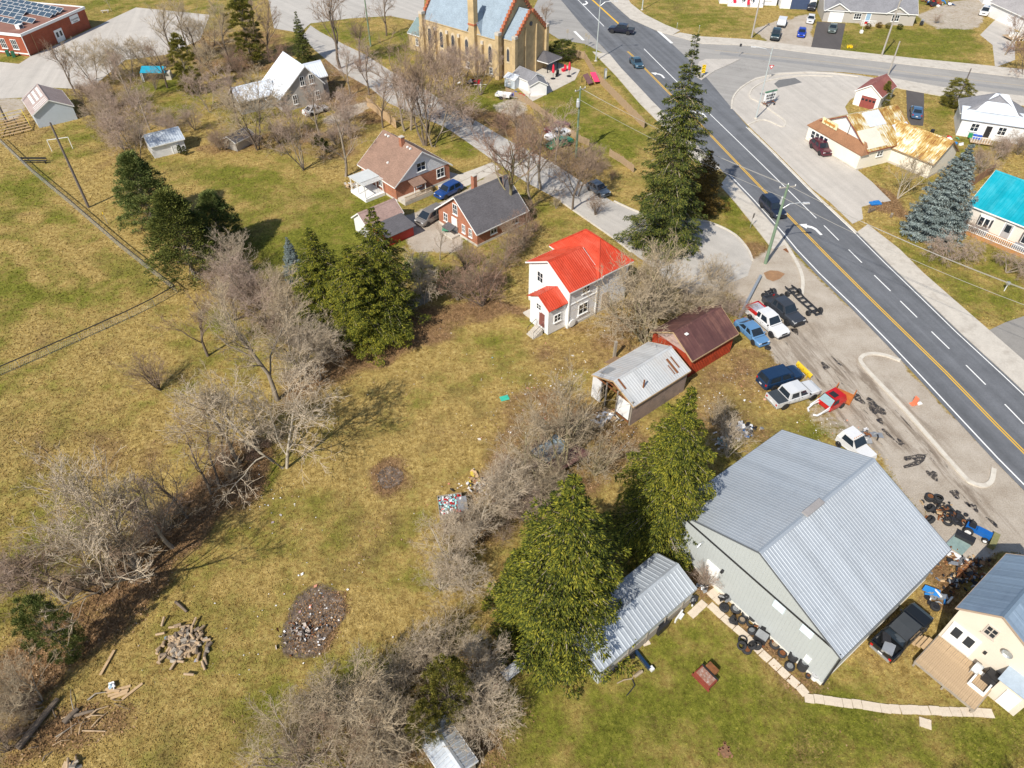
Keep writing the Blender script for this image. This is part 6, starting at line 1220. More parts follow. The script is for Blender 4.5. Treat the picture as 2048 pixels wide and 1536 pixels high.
# things leaning against the small shed
z8 = lambda x, y: (1100+x/3.657, 1070+y/3.657)
simple('salvaged_panel', 'black car door leaning at the open front of the silver shed', 'door', z8(820,700), 0, R(40), [('panel',0,0,.45,1.2,.25,.9,black_m),('window_frame',0,.15,1.05,1.0,.08,.4,dark_metal)])
simple('salvaged_panel', 'white car door with glass leaning at the silver shed', 'door', z8(775,690), 0, R(40), [('panel',0,0,.45,1.1,.2,.9,wht),('pane',0,.1,1.05,.8,.06,.4,glass)])
simple('salvaged_panel', 'white car fender standing at the shed front', 'fender', z8(935,615), 0, R(50), [('panel',0,0,.45,1.1,.12,.6,wht),('edge',.3,-.1,.2,.5,.3,.25,wht)])
simple('battery_rack', 'long black crate with grey trays under the shed eave', 'crate', z8(500,935), 0, R(40), [('box',0,0,.3,2.9,.7,.6,black_m),('tray',-.8,0,.62,.8,.6,.05,al_scrap),('tray',.2,0,.62,.8,.6,.05,rust)])
simple('bumper_bar', 'dark blue curved bumper on the lawn beside the shed', 'bumper', z8(660,905), 0, R(-58), [('bar',0,0,.2,2.2,.22,.35,car_paint('navy', (.012,.035,.085))),('end',1.15,.15,.2,.35,.3,.3,wht)])
o = MB().tube([tuple(G(*z8(x,y),.08)) for x, y in ((490,1085),(540,1060),(600,1050),(615,1025),(660,990))], .05, 6).build('exhaust_pipe', mat('tan_steel', (.45,.36,.25), .6, .4, .2)); tag(o, 'bent exhaust pipe with muffler on the lawn', 'exhaust')
o = MB().tube([tuple(G(*z8(x,y),.06)) for x, y in ((600,1050),(620,1100),(590,1140),(560,1175))], .045, 6).build('exhaust_pipe', dark_metal); tag(o, 'curved second exhaust pipe branch lying on the lawn', 'exhaust')
o = MB().tube([tuple(G(*z8(x,y),.14)) for x, y in ((618,1035),(675,995))], .13, 8).build('muffler', mat('tan_steel', (.45,.36,.25), .6, .4, .2)); tag(o, 'tan cylindrical muffler at the pipe end on the lawn', 'muffler')
part_heap('round steel covers and pump at the shed corner', z8(565,850), 9, .6, [al_scrap,dark_metal,steel], 'metal_drums', 'scrap', 24, .6, .6); part_heap('engine block and hoses at the far shed corner', z8(1120,390), 9, .5, [al_scrap,dark_metal,wsc], 'engine_parts', 'engine', 25, .5, .5); part_heap('white plastic and cans under the shed front', z8(1030,480), 10, .6, [wsc,al_scrap,dark_metal], 'shed_clutter', 'clutter', 26, .4, .4)
part_heap('motor parts at the near corner of the silver shed', z8(365,1000), 8, .5, [dark_metal,al_scrap,black_m], 'engine_parts', 'engine', 27, .5, .5)
# pavers: every slab a part of the path
pv = thing('paver_path', 'pale square paving slabs laid in a line past the workshop and across the lawn', 'path')
slab = mat('paving_slab', (.56,.48,.38), .9, 0, .14, 2, .2); slm = MB().box(0,0,.03,.68,.66,.09).mesh('paver', slab)
def lay(path, step=.72, two=False):
    q = [G(*p_) for p_ in path]; acc = 0.0
    for i in range(len(q)-1):
        d = q[i+1]-q[i]; n_ = max(1, round(d.length/step))
        for k in range(n_):
            p_ = q[i] + d*((k+.5)/n_); o = link('paver', slm, pv, (p_.x+random.uniform(-.03,.03), p_.y+random.uniform(-.03,.03), random.uniform(0,.015))); o.rotation_euler = (random.uniform(-.01,.01), random.uniform(-.01,.01), math.atan2(d.y, d.x)+random.uniform(-.04,.04)); o.scale = (min(1.15, d.length/n_/.7), 1, 1)
lay([zt(*p_) for p_ in ((205,385),(300,470),(385,545),(470,620),(570,720),(700,840),(830,960))]); lay([(1597,1372),(1612,1390)]); lay([(1609,1396),(1685,1405),(1780,1418),(1859,1422),(1985,1427)])
lay([zt(175,370),zt(70,465)]); lay([zt(205,290),zt(290,375)]); lay([zt(225,280),zt(305,355)]); lay([z8(670,790),z8(720,770)])
simple('stone_slab', 'single pale slab lying on the lawn right of the path', 'slab', (1850,1447), 0, R(-20), [('slab',0,0,.04,.8,.7,.09,slab),('chip',.3,.28,.10,.2,.15,.05,slab)])
simple('tree_ring', 'small round patch of reddish soil with bark chips on the lawn', 'flower bed', (1450,1503), 0, 0, [('chip',.38*math.cos(k*.7)*(.6+.4*(k % 3)),.38*math.sin(k*.7)*(.6+.4*(k % 3)),.04,.22,.12,.07,mat('red_chip',(.26,.13,.07),.95,0,.3,4),k*.9) for k in range(14)] + [('soil',0,0,.02,.7,.7,.05,mat('red_soil',(.20,.11,.06),.95,0,.3,4),.4)])
# ------------------------------------------------------------------ poles, lamps, wires, signs
green_pole = mat('green_pole', (.16,.23,.15), .9, 0, .15, 3); grey_pole = mat('grey_pole', (.34,.31,.27), .9, 0, .2, 3); dark_pole = mat('dark_pole', (.13,.11,.10), .9, 0, .2, 3)
def pole(label, base, h, m, r=.16, arm=None, transformer=0, lamp=None, name='utility_pole', cat='pole', cross=True):
    t = thing(name, label, cat, (*G(*base).xy, 0)); MB().tube([(0,0,0),(0,0,h*.5),(0,0,h)], [r*1.15,r,r*.75], 9).build('post', m, t)
    if cross and arm is not None:
        c_, s_ = math.cos(arm)*1.1, math.sin(arm)*1.1; MB().bar((-c_,-s_,h-.35),(c_,s_,h-.35),.11,.13).build('crossarm', grey_pole, t)
        for k in (-1,0,1): MB().lathe([(0,0),(.06,0),(.07,.1),(.03,.18),(0,.18)], 7, 'z', (c_*k*.95,s_*k*.95,h-.28 if k else h)).build('insulator', white_trim, t)
    for k in range(transformer):
        a_ = (arm or 0)+1.2+k*2.2; MB().lathe([(0,-.5),(.26,-.5),(.28,-.4),(.28,.4),(.22,.5),(0,.52)], 10, 'z', (.42*math.cos(a_),.42*math.sin(a_),h-2.4)).build('transformer', mat('transformer_grey', (.5,.52,.53), .5, .2), t)
    if lamp is not None:
        L_, az, z_ = lamp; c_, s_ = math.cos(az), math.sin(az)
        MB().tube([(0,0,z_-.5),(c_*L_*.35,s_*L_*.35,z_+.25),(c_*L_*.8,s_*L_*.8,z_+.4),(c_*L_,s_*L_,z_+.38)], .05, 6).build('lamp_arm', steel, t)
        o = MB().box(c_*(L_+.35),s_*(L_+.35),z_+.36,.8,.3,.16,az).build('lamp_head', mat('lamp_head_grey', (.6,.6,.6), .5, .2), t)
    return t
p1 = G(1530.5,527); p3 = G(1151.7,315); RD = (G(1750,608)-G(1655,513)).normalized(); ra = math.atan2(RD.y, RD.x)
pole('green utility pole with transformer and street lamp at the main road kerb', (1530.5,527), Hz(1530.5,527,369), green_pole, .19, ra+math.pi/2, 1, (2.6, R(0), Hz(1530.5,527,369)-2.9))
pole('green utility pole with twin transformers on the verge by the green coupe', (1151.7,315), Hz(1151.7,315,175), green_pole, .17, R(40), 2)
pole('tall dark pole standing alone at the playing field fence', (177.7,415), Hz(177.7,415,245), dark_pole, .17, 0, 0, cross=False)
pole('dark pole rising behind the bleachers at the left edge', (14,244), 11.5, dark_pole, .16, cross=False)
pole('slim green pole beside the church lawn near the street', (741.5,92.7), 11.5, green_pole, .16, R(50))
pole('weathered grey pole in front of the white house at the top', (1503,75.6), 11.5, grey_pole, .17, R(80))
pole('grey pole on the lawn of the grey bungalow', (1763,112), 11.5, grey_pole, .17, R(80))
pole('short grey pole at the pavement behind the red garage', (1776,150), 6.5, grey_pole, .15, cross=False)
pole('dark pole rising from behind the round cedar by the cottage', (1917,196), 5.5, dark_pole, .13, cross=False)
def lamp_post(label, base, h, az): pole(label, base, h, mat('pale_lamp_pole', (.55,.60,.60), .5, .4, .08), .11, lamp=(2.8, az, h-.6), name='street_lamp', cat='street lamp', cross=False); b_ = G(*base); o = MB().lathe([(0,0),(.32,0),(.32,.12),(.14,.2),(0,.2)], 10).build('footing', concrete); o.parent = [x for x in bpy.data.objects if x.name.startswith('street_lamp')][-1] if False else None; o.location = (b_.x, b_.y, 0); return o
for lab, bs_, h_, az in (('pale street lamp post at the church corner of the junction',(1191.5,122.5),11.8,R(0)),('pale street lamp post on the kerb point of the restaurant lot',(1511.4,237.4),Hz(1511.4,237.4,95),R(160)),('pale street lamp post on the far verge at the top',(1284,20),11.5,R(200))):
    t = pole(lab, bs_, h_, mat('pale_lamp_pole', (.55,.60,.60), .5, .4, .08), .11, lamp=(2.8, az, h_-.6), name='street_lamp', cat='street lamp', cross=False); t['group'] = 'street lamps at the junction'
    MB().lathe([(.1,0),(.34,0),(.34,.14),(.14,.22),(.1,.22)], 10).build('footing', concrete, t)
wire_m = mat('wire', (.42,.40,.36), .6, .2, .1)
def wire(a, b_, sag, label, r=.022):
    a, b_ = Vector(a), Vector(b_); o = MB().tube([a.lerp(b_, k/10) - Vector((0,0,4*sag*(k/10)*(1-k/10))) for k in range(11)], r, 4).build('power_line', wire_m); tag(o, label, 'wire', 'overhead power lines')
h1, h3 = Hz(1530.5,527,369), Hz(1151.7,315,175)
far = G(2075,640,8.2); nrm = Vector((-RD.y, RD.x, 0))
for k, (dz_, off, lab) in enumerate(((0,0,'top'),(-.45,.9,'middle'),(-1.5,-.5,'lowest'))):
    a_ = Vector((p1.x, p1.y, h1+dz_-.1)) + nrm*off*.9; b_ = Vector((p3.x, p3.y, h3+dz_-.1)) + nrm*off*.9
    wire(a_, b_, .6, '%s wire from the verge pole to the main road pole' % lab)
    d = (far - Vector((p1.x,p1.y,8.2))); wire(a_, Vector((p1.x, p1.y, h1+dz_)) + d*1.25 + nrm*off*.9, .9, '%s wire from the main road pole over the road to the lower right' % lab)
def sign(name, label, base, h, parts, rz=0.0, z=0.0):
    t = thing(name, label, 'sign', (*G(*base).xy, z), rz); MB().tube([(0,0,0),(0,0,h)], .04, 6).build('post', steel, t)
    for p_ in parts: MB().box(*p_[1:7]).build(p_[0], p_[7], t)
    return t
yb = mat('sign_yellow', (.75,.50,.01), .5); 
t = sign('hazard_sign', 'yellow and black chevron hazard board on the traffic island', (1405,152), 1.3, [('board',0,-.05,1.3,.75,.04,1.6,yb)], 0, .13)
for k in range(3):
    for s_ in (-1,1): MB().bar((s_*.36,-.08,.75+k*.5),(0,-.08,1.0+k*.5),.02,.17,(0,1,0)).build('chevron', black_m, t)
sign('yield_sign', 'small triangular give way sign on the kerb of the slip lane', (1537,158), 2.3, [('backing',0,-.02,2.35,.1,.03,.1,white_trim)], 0, .02)
t = [o for o in bpy.data.objects if o.name.startswith('yield_sign')][0]; MB().add([(-.5,-.05,2.7),(.5,-.05,2.7),(0,-.05,1.85),(-.5,-.02,2.7),(.5,-.02,2.7),(0,-.02,1.85)], [(0,2,1),(3,4,5),(0,1,4,3),(1,2,5,4),(2,0,3,5)]).build('triangle', redp, t); MB().add([(-.28,-.07,2.58),(.28,-.07,2.58),(0,-.07,2.1)], [(0,2,1)]).build('triangle_face', white_trim, t)
for lab, bs_ in (('grey backed road sign beside the stop line by the church',(1171,92)),('brown post sign at the church junction corner',(1134,84)),('thin sign post next to the grey backed sign',(1176,96))): sign('road_sign', lab, bs_, 2.6, [('board',0,-.05,2.3,.5,.03,.8,grey_pole)])
sign('road_sign', 'dark backed sign on the pavement near the main road pole', (1500,457), 2.2, [('board',0,-.05,1.95,.55,.04,.75,mat('sign_back', (.2,.17,.14), .6))], R(50), .13)
sign('road_sign', 'small dark sign across the side road by the pavement', (1477,112), 2.4, [('board',0,-.05,2.2,.45,.03,.6,dark_metal)], 0, .03)
sign('marker_post', 'pale marker post on the verge left of the spruce tip', (1353,61), 1.6, [('cap',0,0,1.6,.12,.12,.1,white_trim)]); sign('marker_post', 'pale marker post on the verge right of the spruce tip', (1397,66), 1.6, [('cap',0,0,1.6,.12,.12,.1,white_trim)])
sb = thing('sandwich_sign', 'portable wheeled letter sign board on the restaurant lot', 'sign', (*G(1536,210).xy, .03), R(28))
MB().box(0,0,1.7,2.6,.22,1.5).build('board', white_trim, sb); MB().box(0,0,2.55,2.8,.3,.18).build('header', mat('sign_green', (.08,.2,.12), .6), sb)
for k in range(5): MB().box(-.9+.45*k,-.13,1.85,.28,.03,.35).build('letter', black_m, sb); MB().box(-.8+.4*k,-.13,1.35,.25,.03,.3).build('letter', black_m, sb)
for s_ in (-1,1): MB().box(s_*1.1,0,.45,.08,1.4,.08).build('leg', rust, sb); MB().bar((s_*1.1,0,.45),(s_*1.1,0,1.0),.08,.08).build('post', rust, sb); MB().lathe([(0,-.06),(.2,-.06),(.2,.06),(0,.06)], 10, 'y', (s_*.9,-.6,.22)).build('wheel', rubber, sb)
MB().bar((-1.3,0,.42),(1.3,0,.42),.1,.08).build('frame', rust, sb)
cn = thing('road_barrier', 'faded orange barrier standing on the kerbed strip beside the road', 'barrier', (*G(1828,808).xy, 0), R(20)); om = mat('faded_orange', (.72,.20,.10), .7)  # upright barrier panel on a foot, not a cone
MB().box(0,0,.5,.12,.5,1.0).build('panel', om, cn); MB().box(0,0,.06,.9,.5,.1).build('foot', om, cn); MB().box(.5,-.2,.1,.5,.35,.12).build('sandbag', white_trim, cn)
simple('utility_cabinet', 'grey utility cabinet beside the sloping verge fence', 'cabinet', (1210,158), 0, R(30), [('case',0,0,1.0,.45,.35,2.0,steel),('door',0,-.19,1.0,.35,.03,1.2,white_trim)])  # steel utility cabinet with a door, no hydrant here
sign('marker_post', 'yellow marker stake at the chain link fence', (215,448), 1.9, [('cap',0,0,1.75,.08,.08,.4,yb)])
o = simple('goal_frame', 'thin white goal frame on the playing field behind the pole', 'goal', (125,300), 0, R(20), [('post',-1.6,0,1.0,.08,.08,2.0,white_trim),('post',1.6,0,1.0,.08,.08,2.0,white_trim),('crossbar',0,0,2.0,3.2,.08,.08,white_trim)])
simple('picnic_bench', 'pale stone bench on the school lawn near the bare tree', 'bench', (211,25), 0, R(20), [('seat',0,0,.45,1.8,.5,.12,concrete),('leg',-.6,0,.2,.2,.4,.4,concrete),('leg',.6,0,.2,.2,.4,.4,concrete)])
simple('bench', 'long black bench rail beside the goal frame', 'bench', (70,327), 0, R(0), [('seat',0,0,.5,4.2,.3,.08,black_m),('leg',-1.8,0,.23,.08,.25,.46,dark_metal),('leg',1.8,0,.23,.08,.25,.46,dark_metal),('backrest',0,.2,.85,4.2,.06,.3,black_m)])
simple('flag_stand', 'garden post with a red and white flag on the bungalow lawn', 'flag', (1722,66), 0, 0, [('base',0,0,.3,.6,.6,.6,white_trim),('pole',0,0,1.5,.05,.05,2.4,white_trim),('flag',.35,0,2.2,.7,.03,.5,redp)])
simple('snowmobile', 'dark snow machine on the grass beside the grey bungalow', 'snowmobile', (1842,50), 0, R(60), [('body',0,0,.5,1.8,.7,.5,black_m),('seat',-.4,0,.85,.9,.4,.2,dark_metal),('windscreen',.5,0,.95,.2,.6,.4,steel),('ski',.9,.35,.08,.9,.15,.1,steel),('ski',.9,-.35,.08,.9,.15,.1,steel)])
simple('blue_tarp', 'crumpled blue tarpaulin on the lot edge by the big blue spruce', 'tarpaulin', (1750,408), 0.03, R(10), [('fold',0,0,.12,1.6,.9,.2,blu),('fold',.3,.2,.25,.9,.5,.12,blu),('fold',-.5,-.2,.18,.7,.6,.2,blu)])
simple('driftwood', 'dark stump on the grass beside the big blue spruce', 'stump', (1782,433), 0, R(60), [('stump',0,0,.2,.7,.35,.4,bark),('top',.05,0,.42,.5,.28,.06,wood_grey)])
simple('log_stub', 'curved dark driftwood piece at the edge of the restaurant lot', 'log', (1742,424), 0, R(30), [('trunk',0,0,.25,1.4,.25,.3,bark),('stub',-.6,0,.55,.25,.22,.5,bark)])
simple('turquoise_sheet', 'turquoise plastic sheet lying on the dry grass', 'sheet', (1009,797), 0, R(20), [('sheet',0,0,.06,.95,.7,.05,mat('turq_plastic',(.05,.45,.32),.5)),('fold',.1,.1,.12,.5,.3,.05,mat('turq_plastic',(.05,.45,.32),.5))])
simple('rubble_pile', 'heap of grey stones against the picket fence under the spruces', 'rubble', (763,660), 0, R(40), [('stone',random.uniform(-.9,.9),random.uniform(-.6,.6),.2+.3*random.random(),.7,.5,.4,mat('grey_stone',(.36,.38,.38),.9,0,.2,3),random.uniform(0,3)) for k in range(14)])
simple('clothes_line', 'white rotary clothes dryer on the lawn behind the church', 'dryer', (962,190), 0, 0, [('post',0,0,1.0,.06,.06,2.0,white_trim),('arm',0,0,2.0,2.6,.05,.05,white_trim),('arm',0,0,2.05,.05,2.6,.05,white_trim)])
simple('red_can', 'small red fuel can under the bush by the bottom lawn', 'can', (992,1378), 0, R(30), [('body',0,0,.25,.5,.35,.5,redp),('cap',.1,0,.53,.12,.12,.08,black_m)])
simple('standing_post', 'lone weathered post standing behind the tin shed', 'post', (1228,716), 0, R(20), [('post',0,0,1.2,.28,.28,2.4,wood_grey),('cap',0,0,2.42,.32,.32,.06,wood_grey)])
simple('glass_sheet', 'sheet of greenish glass leaning by the workshop corner', 'sheet', (1918,1088), 0, R(38), [('sheet',0,0,.06,2.0,1.5,.05,mat('green_glass',(.22,.30,.28),.3,0,.3,3)),('edge',0,.74,.09,2.0,.06,.06,al_scrap)])
simple('white_board', 'white painted board lying beside the rusty parts', 'board', (1920,1118), 0, R(-40), [('board',0,0,.05,2.2,.7,.06,wsc),('batten',0,.2,.10,2.0,.08,.05,wsc)])
simple('lantern_post', 'small garden lantern post on the lawn by the weeping shrubs', 'lantern', (2008,582), 0, 0, [('post',0,0,.6,.08,.08,1.2,white_trim),('lantern',0,0,1.2,.35,.35,.35,steel)])  # lantern on a short post, no windmill
simple('flower_clump', 'yellow flower clump on the bungalow lawn by the driveway', 'flowers', (1698,95), 0, 0, [('clump',random.uniform(-.5,.5),random.uniform(-.4,.4),.25,.3,.3,.45,yb,random.uniform(0,2)) for k in range(10)])  # clump of yellow flowers, no lamp among them
# ------------------------------------------------------------------ fences
def fence(name, label, path, h, m, step=.3, w=.26, post_step=2.4, rail=True, gap_jit=.05, stuff=False, rails=(.25,.8)):
    q = [G(*p_) for p_ in path]; t = thing(name, label, 'fence', tuple(q[0]))
    o0 = q[0]; bd = MB().box(0,0,h/2,w,.03,h).mesh('board', m); pm2 = MB().box(0,0,h/2+.06,.12,.12,h+.12).mesh('post', m); joined = MB()
    for i in range(len(q)-1):
        d = q[i+1]-q[i]; L_ = d.length; az = math.atan2(d.y, d.x); n_ = max(1, int(L_/step))
        for k in range(n_):
            p_ = q[i]-o0 + d*((k+.5)/n_); hh = random.uniform(-gap_jit, gap_jit)
            if stuff: joined.box(p_.x, p_.y, h/2+hh/2, w, .03, h+hh, az)
            else: o = link('board', bd, t, (p_.x, p_.y, hh), az)
        for k in range(int(L_/post_step)+1):
            p_ = q[i]-o0 + d*min(1, k*post_step/L_); link('post', pm2, t, (p_.x, p_.y, 0), az)
        if rail:
            for z_ in rails: a_, b_ = q[i]-o0, q[i+1]-o0; n2 = Vector((-d.y, d.x, 0)).normalized()*.05; MB().bar(a_+n2+Vector((0,0,h*z_)), b_+n2+Vector((0,0,h*z_)), .05, .09).build('rail', m, t)
    if stuff: o = joined.build('paling_run', m, t); o['kind'] = 'stuff'
    return t
f_tan = mat('fence_tan', (.36,.26,.16), .9, 0, .25, 3); f_grey = mat('fence_grey', (.21,.22,.20), .9, 0, .25, 3)
fence('picket_fence', 'grey board fence running under the two big spruces', [(694,684),(770,645),(862,601)], 1.5, f_grey, .34, .30)
fence('paling_fence', 'long tan paling fence along the main road verge by the church', [(1136,112),(1168,118),(1191,158),(1240,208),(1288,257)], 1.5, f_tan, .18, .15, stuff=True)
fence('paling_fence', 'tan paling fence between the church garden and the verge cars', [(1012,187),(1050,205),(1105,245),(1160,285),(1178,292)], 1.2, f_tan, .18, .15, stuff=True)
fence('paling_fence', 'short tan paling fence at the foot of the tall spruce', [(1219,312),(1245,328),(1267,345)], 1.2, f_tan, .18, .15, stuff=True)
fence('board_fence', 'light tan board fence panels between the farm lane and the street', [(735,212),(765,236),(793,257)], 1.7, wood_tan, .42, .40)
fence('board_fence', 'brown board fence behind the turquoise roofed house', [(1922,386),(1950,368),(1985,345)], 1.6, mat('fence_brown', (.25,.14,.08), .9, 0, .2, 3), .34, .32)
def chain_link(label, path, h):
    q = [G(*p_) for p_ in path]; t = thing('chain_link_fence', label, 'fence', tuple(q[0])); o0 = q[0]; b = MB(); pm2 = MB().tube([(0,0,0),(0,0,h+.03)], .035, 6).mesh('post', steel)
    for i in range(len(q)-1):
        d = q[i+1]-q[i]; L_ = d.length; n_ = max(1, round(L_/3.0))
        for k in range(n_+(1 if i == len(q)-2 else 0)): p_ = q[i]-o0+d*(k/n_); link('post', pm2, t, tuple(p_))
        MB().tube([q[i]-o0+Vector((0,0,h)), q[i+1]-o0+Vector((0,0,h))], .065, 6).build('top_rail', black_m, t)
        for z_ in (.08, .35*h, .65*h): MB().tube([q[i]-o0+Vector((0,0,z_)), q[i+1]-o0+Vector((0,0,z_))], .012, 3, False).build('wire', steel, t)
        s_ = 0.0
        while s_ < L_-h*.5:
            a_ = q[i]-o0+d*(s_/L_); 
            for e in (1,-1):
                lo = a_ if e > 0 else a_ + d/L_*h*.5; hi = (a_ + d/L_*h*.5 if e > 0 else a_) + Vector((0,0,h)); b.tube([lo+Vector((0,0,.05)), hi], .005, 3, False)
            s_ += .22
    o = b.build('mesh_wire', steel, t); o['kind'] = 'stuff'
chain_link('chain link fence with black top rail along the upper side of the playing field', [(0,284),(66,347),(150,417),(240,495),(355,586)], 1.15)
chain_link('chain link fence with black top rail along the lower side of the playing field', [(355,586),(310,612),(260,637),(160,682),(40,735),(-30,765)], 1.15)
# ------------------------------------------------------------------ vegetation generators
def perp(d):
    u = Vector((0,0,1)) if abs(d.z) < .9 else Vector((1,0,0)); return d.cross(u).normalized()
class Wood:
    "collects tapering branch tubes into arrays"
    def __init__(s): s.v = []; s.f = []
    def limb(s, pts, r0, r1, n):
        b = len(s.v); m = len(pts)
        for i, p_ in enumerate(pts):
            d = pts[min(i+1, m-1)] - pts[max(i-1, 0)]; d.normalize(); x = perp(d); y = d.cross(x); r = r0 + (r1-r0)*i/(m-1)
            for k in range(n):
                a = 2*math.pi*k/n; ca, sa = math.cos(a)*r, math.sin(a)*r; s.v.append((p_.x+x.x*ca+y.x*sa, p_.y+x.y*ca+y.y*sa, p_.z+x.z*ca+y.z*sa))
        for i in range(m-1):
            for k in range(n):
                a = b+i*n+k; c_ = b+i*n+(k+1) % n; s.f.append((a, c_, c_+n, a+n))
    def mesh(s, name, m): return np_mesh(name, np.array(s.v, np.float32), np.array(s.f, np.int32), m)
def gen_bare(seed, h, spread=.5, stems=1, kids=(8,6,5,5), twig=4, upright=.35, trunk_frac=.3, r0=None, droop=0.0, twr=.012):
    rg_ = random.Random(seed); tk, cr_ = Wood(), Wood(); r0 = r0 or h*.018
    V3 = Vector
    def grow(p, d, L, r, lev):
        seg = (5,5,4,3,2)[min(lev,4)]; pts = [p.copy()]; dd = d.copy(); wob = (.10,.18,.24,.28,.3)[min(lev,4)]
        for i in range(seg):
            dd = (dd + V3((rg_.gauss(0,wob),rg_.gauss(0,wob),rg_.gauss(0,wob)*.7 + upright*.10*(1 if lev else .3) - droop*.18*(lev > 1)))).normalized(); pts.append(pts[-1] + dd*(L/seg))
        rend = r*(.45 if lev < 3 else .3)
        (tk if lev < 2 else cr_).limb(pts, r, max(rend, .006), (7,6,4,3,3)[min(lev,4)])
        if lev >= 4: return
        nk = kids[lev] if lev < len(kids) else twig
        if lev == 3: nk = twig
        for j in range(nk):
            t = rg_.uniform(trunk_frac if lev == 0 else .22, 1.0) if j < nk-1 else 1.0
            k = min(int(t*seg), seg-1); f_ = t*seg-k; q = pts[k].lerp(pts[k+1], f_)
            base = (pts[k+1]-pts[k]).normalized(); x = perp(base); y = base.cross(x); a = rg_.uniform(0, 6.283); ang = rg_.uniform(.35,.95)*(spread/.5) if j < nk-1 else rg_.uniform(.05,.35)
            nd = (base*math.cos(ang) + (x*math.cos(a)+y*math.sin(a))*math.sin(ang)); nd.z += upright*.3 - droop*.3*(lev > 0); nd.normalize()
            ll = L*rg_.uniform(.45,.75)*(1.15-.45*t if lev == 0 else 1.1-.4*t); rr = max(twr*.8 if lev >= 2 else .02, r*(1-t*.5)*rg_.uniform(.38,.6))
            grow(q, nd, ll, max(rr, twr) if lev >= 2 else rr, lev+1)
    for s_ in range(stems):
        a = rg_.uniform(0,6.28); tilt = 0 if stems == 1 else rg_.uniform(.12,.45)*spread*2
        d = V3((math.cos(a)*math.sin(tilt), math.sin(a)*math.sin(tilt), math.cos(tilt))); k = rg_.uniform(.75,1.05) if stems > 1 else 1
        grow(V3((math.cos(a)*.12*(stems > 1), math.sin(a)*.12*(stems > 1), -.05)), d, h*.62*k, r0*(1 if stems == 1 else .55), 0)
    return tk, cr_
BARK = [mat('bark_grey', (.27,.225,.17), .95, 0, .28, 3, .4), mat('bark_dark', (.15,.115,.085), .95, 0, .28, 3, .4), mat('bark_pale', (.42,.37,.29), .95, 0, .22, 3, .4), mat('bark_olive', (.25,.215,.12), .95, 0, .28, 3, .4)]
TWIG = [mat('twig_tan', (.42,.335,.225), .95, 0, .2, .4), mat('twig_brown', (.29,.205,.14), .95, 0, .2, .4), mat('twig_mauve', (.40,.30,.235), .95, 0, .2, .4), mat('twig_red', (.29,.18,.125), .95, 0, .2, .4), mat('twig_pale', (.49,.40,.29), .95, 0, .2, .4)]
BM = {}
def bare_kind(key):
    if key in BM: return BM[key]
    d = dict(tall=dict(h=10, spread=.42, kids=(9,6,5), twig=5, upright=.5, trunk_frac=.28), tall2=dict(h=10, spread=.5, kids=(8,7,5), twig=5, upright=.4, trunk_frac=.25), wide=dict(h=10, spread=.62, kids=(9,7,6), twig=5, upright=.32, trunk_frac=.16, stems=2), multi=dict(h=10, spread=.42, stems=4, kids=(6,5,5), twig=4, upright=.55, trunk_frac=.35),
        sapling=dict(h=10, spread=.34, kids=(9,4,3), twig=2, upright=.65, trunk_frac=.3, r0=.13), shrub=dict(h=10, spread=.6, stems=7, kids=(5,5,4), twig=4, upright=.35, trunk_frac=.12, r0=.22, twr=.0135), shrub2=dict(h=10, spread=.5, stems=12, kids=(5,4,4), twig=3, upright=.45, trunk_frac=.1, r0=.2, twr=.0145), dense=dict(h=10, spread=.66, stems=5, kids=(6,6,5), twig=4, upright=.25, trunk_frac=.1, r0=.22, twr=.0135), weep=dict(h=10, spread=.95, stems=3, kids=(8,7,6), twig=5, upright=-.1, droop=.8, trunk_frac=.5, r0=.3, twr=.0135))
    BM[key] = {}
    for s_ in range(2 if key in ('tall','tall2','shrub','shrub2','dense') else 1):
        BM[key][s_] = gen_bare(hash(key) % 97 if False else sum(map(ord, key))+s_*31, **d[key])
    return BM[key]
BME = {}
def bare(px, kind, top, label, group=None, bk=0, tw=0, name='bare_tree', rz=None, sxy=1.0, cat='tree', hm=None, lean=None):
    v_ = random.randrange(len(bare_kind(kind))); key = (kind, v_, bk, tw)
    if key not in BME:
        a_, c_ = bare_kind(kind)[v_]; BME[key] = (a_.mesh('trunk', BARK[bk]), c_.mesh('crown', TWIG[tw]))
    tm_, cm_ = BME[key]; h = hm or Hz(*px, top)
    if hm is None and px[1] > 860: q_ = min(1, (px[1]-860)/500); f_ = 1-.42*q_; h *= f_; sxy = sxy*(1+.12*q_)
    t = thing(name, label, cat, (*G(*px).xy, 0), random.uniform(0,6.28) if rz is None else rz, group); k = h/10.0*(1.12 if kind in ('tall','tall2','wide','multi') else 1.0); t.scale = (k*sxy, k*sxy, k)
    if lean: t.rotation_euler = (lean[0], lean[1], t.rotation_euler.z)
    link('trunk', tm_, t); link('crown', cm_, t); return t
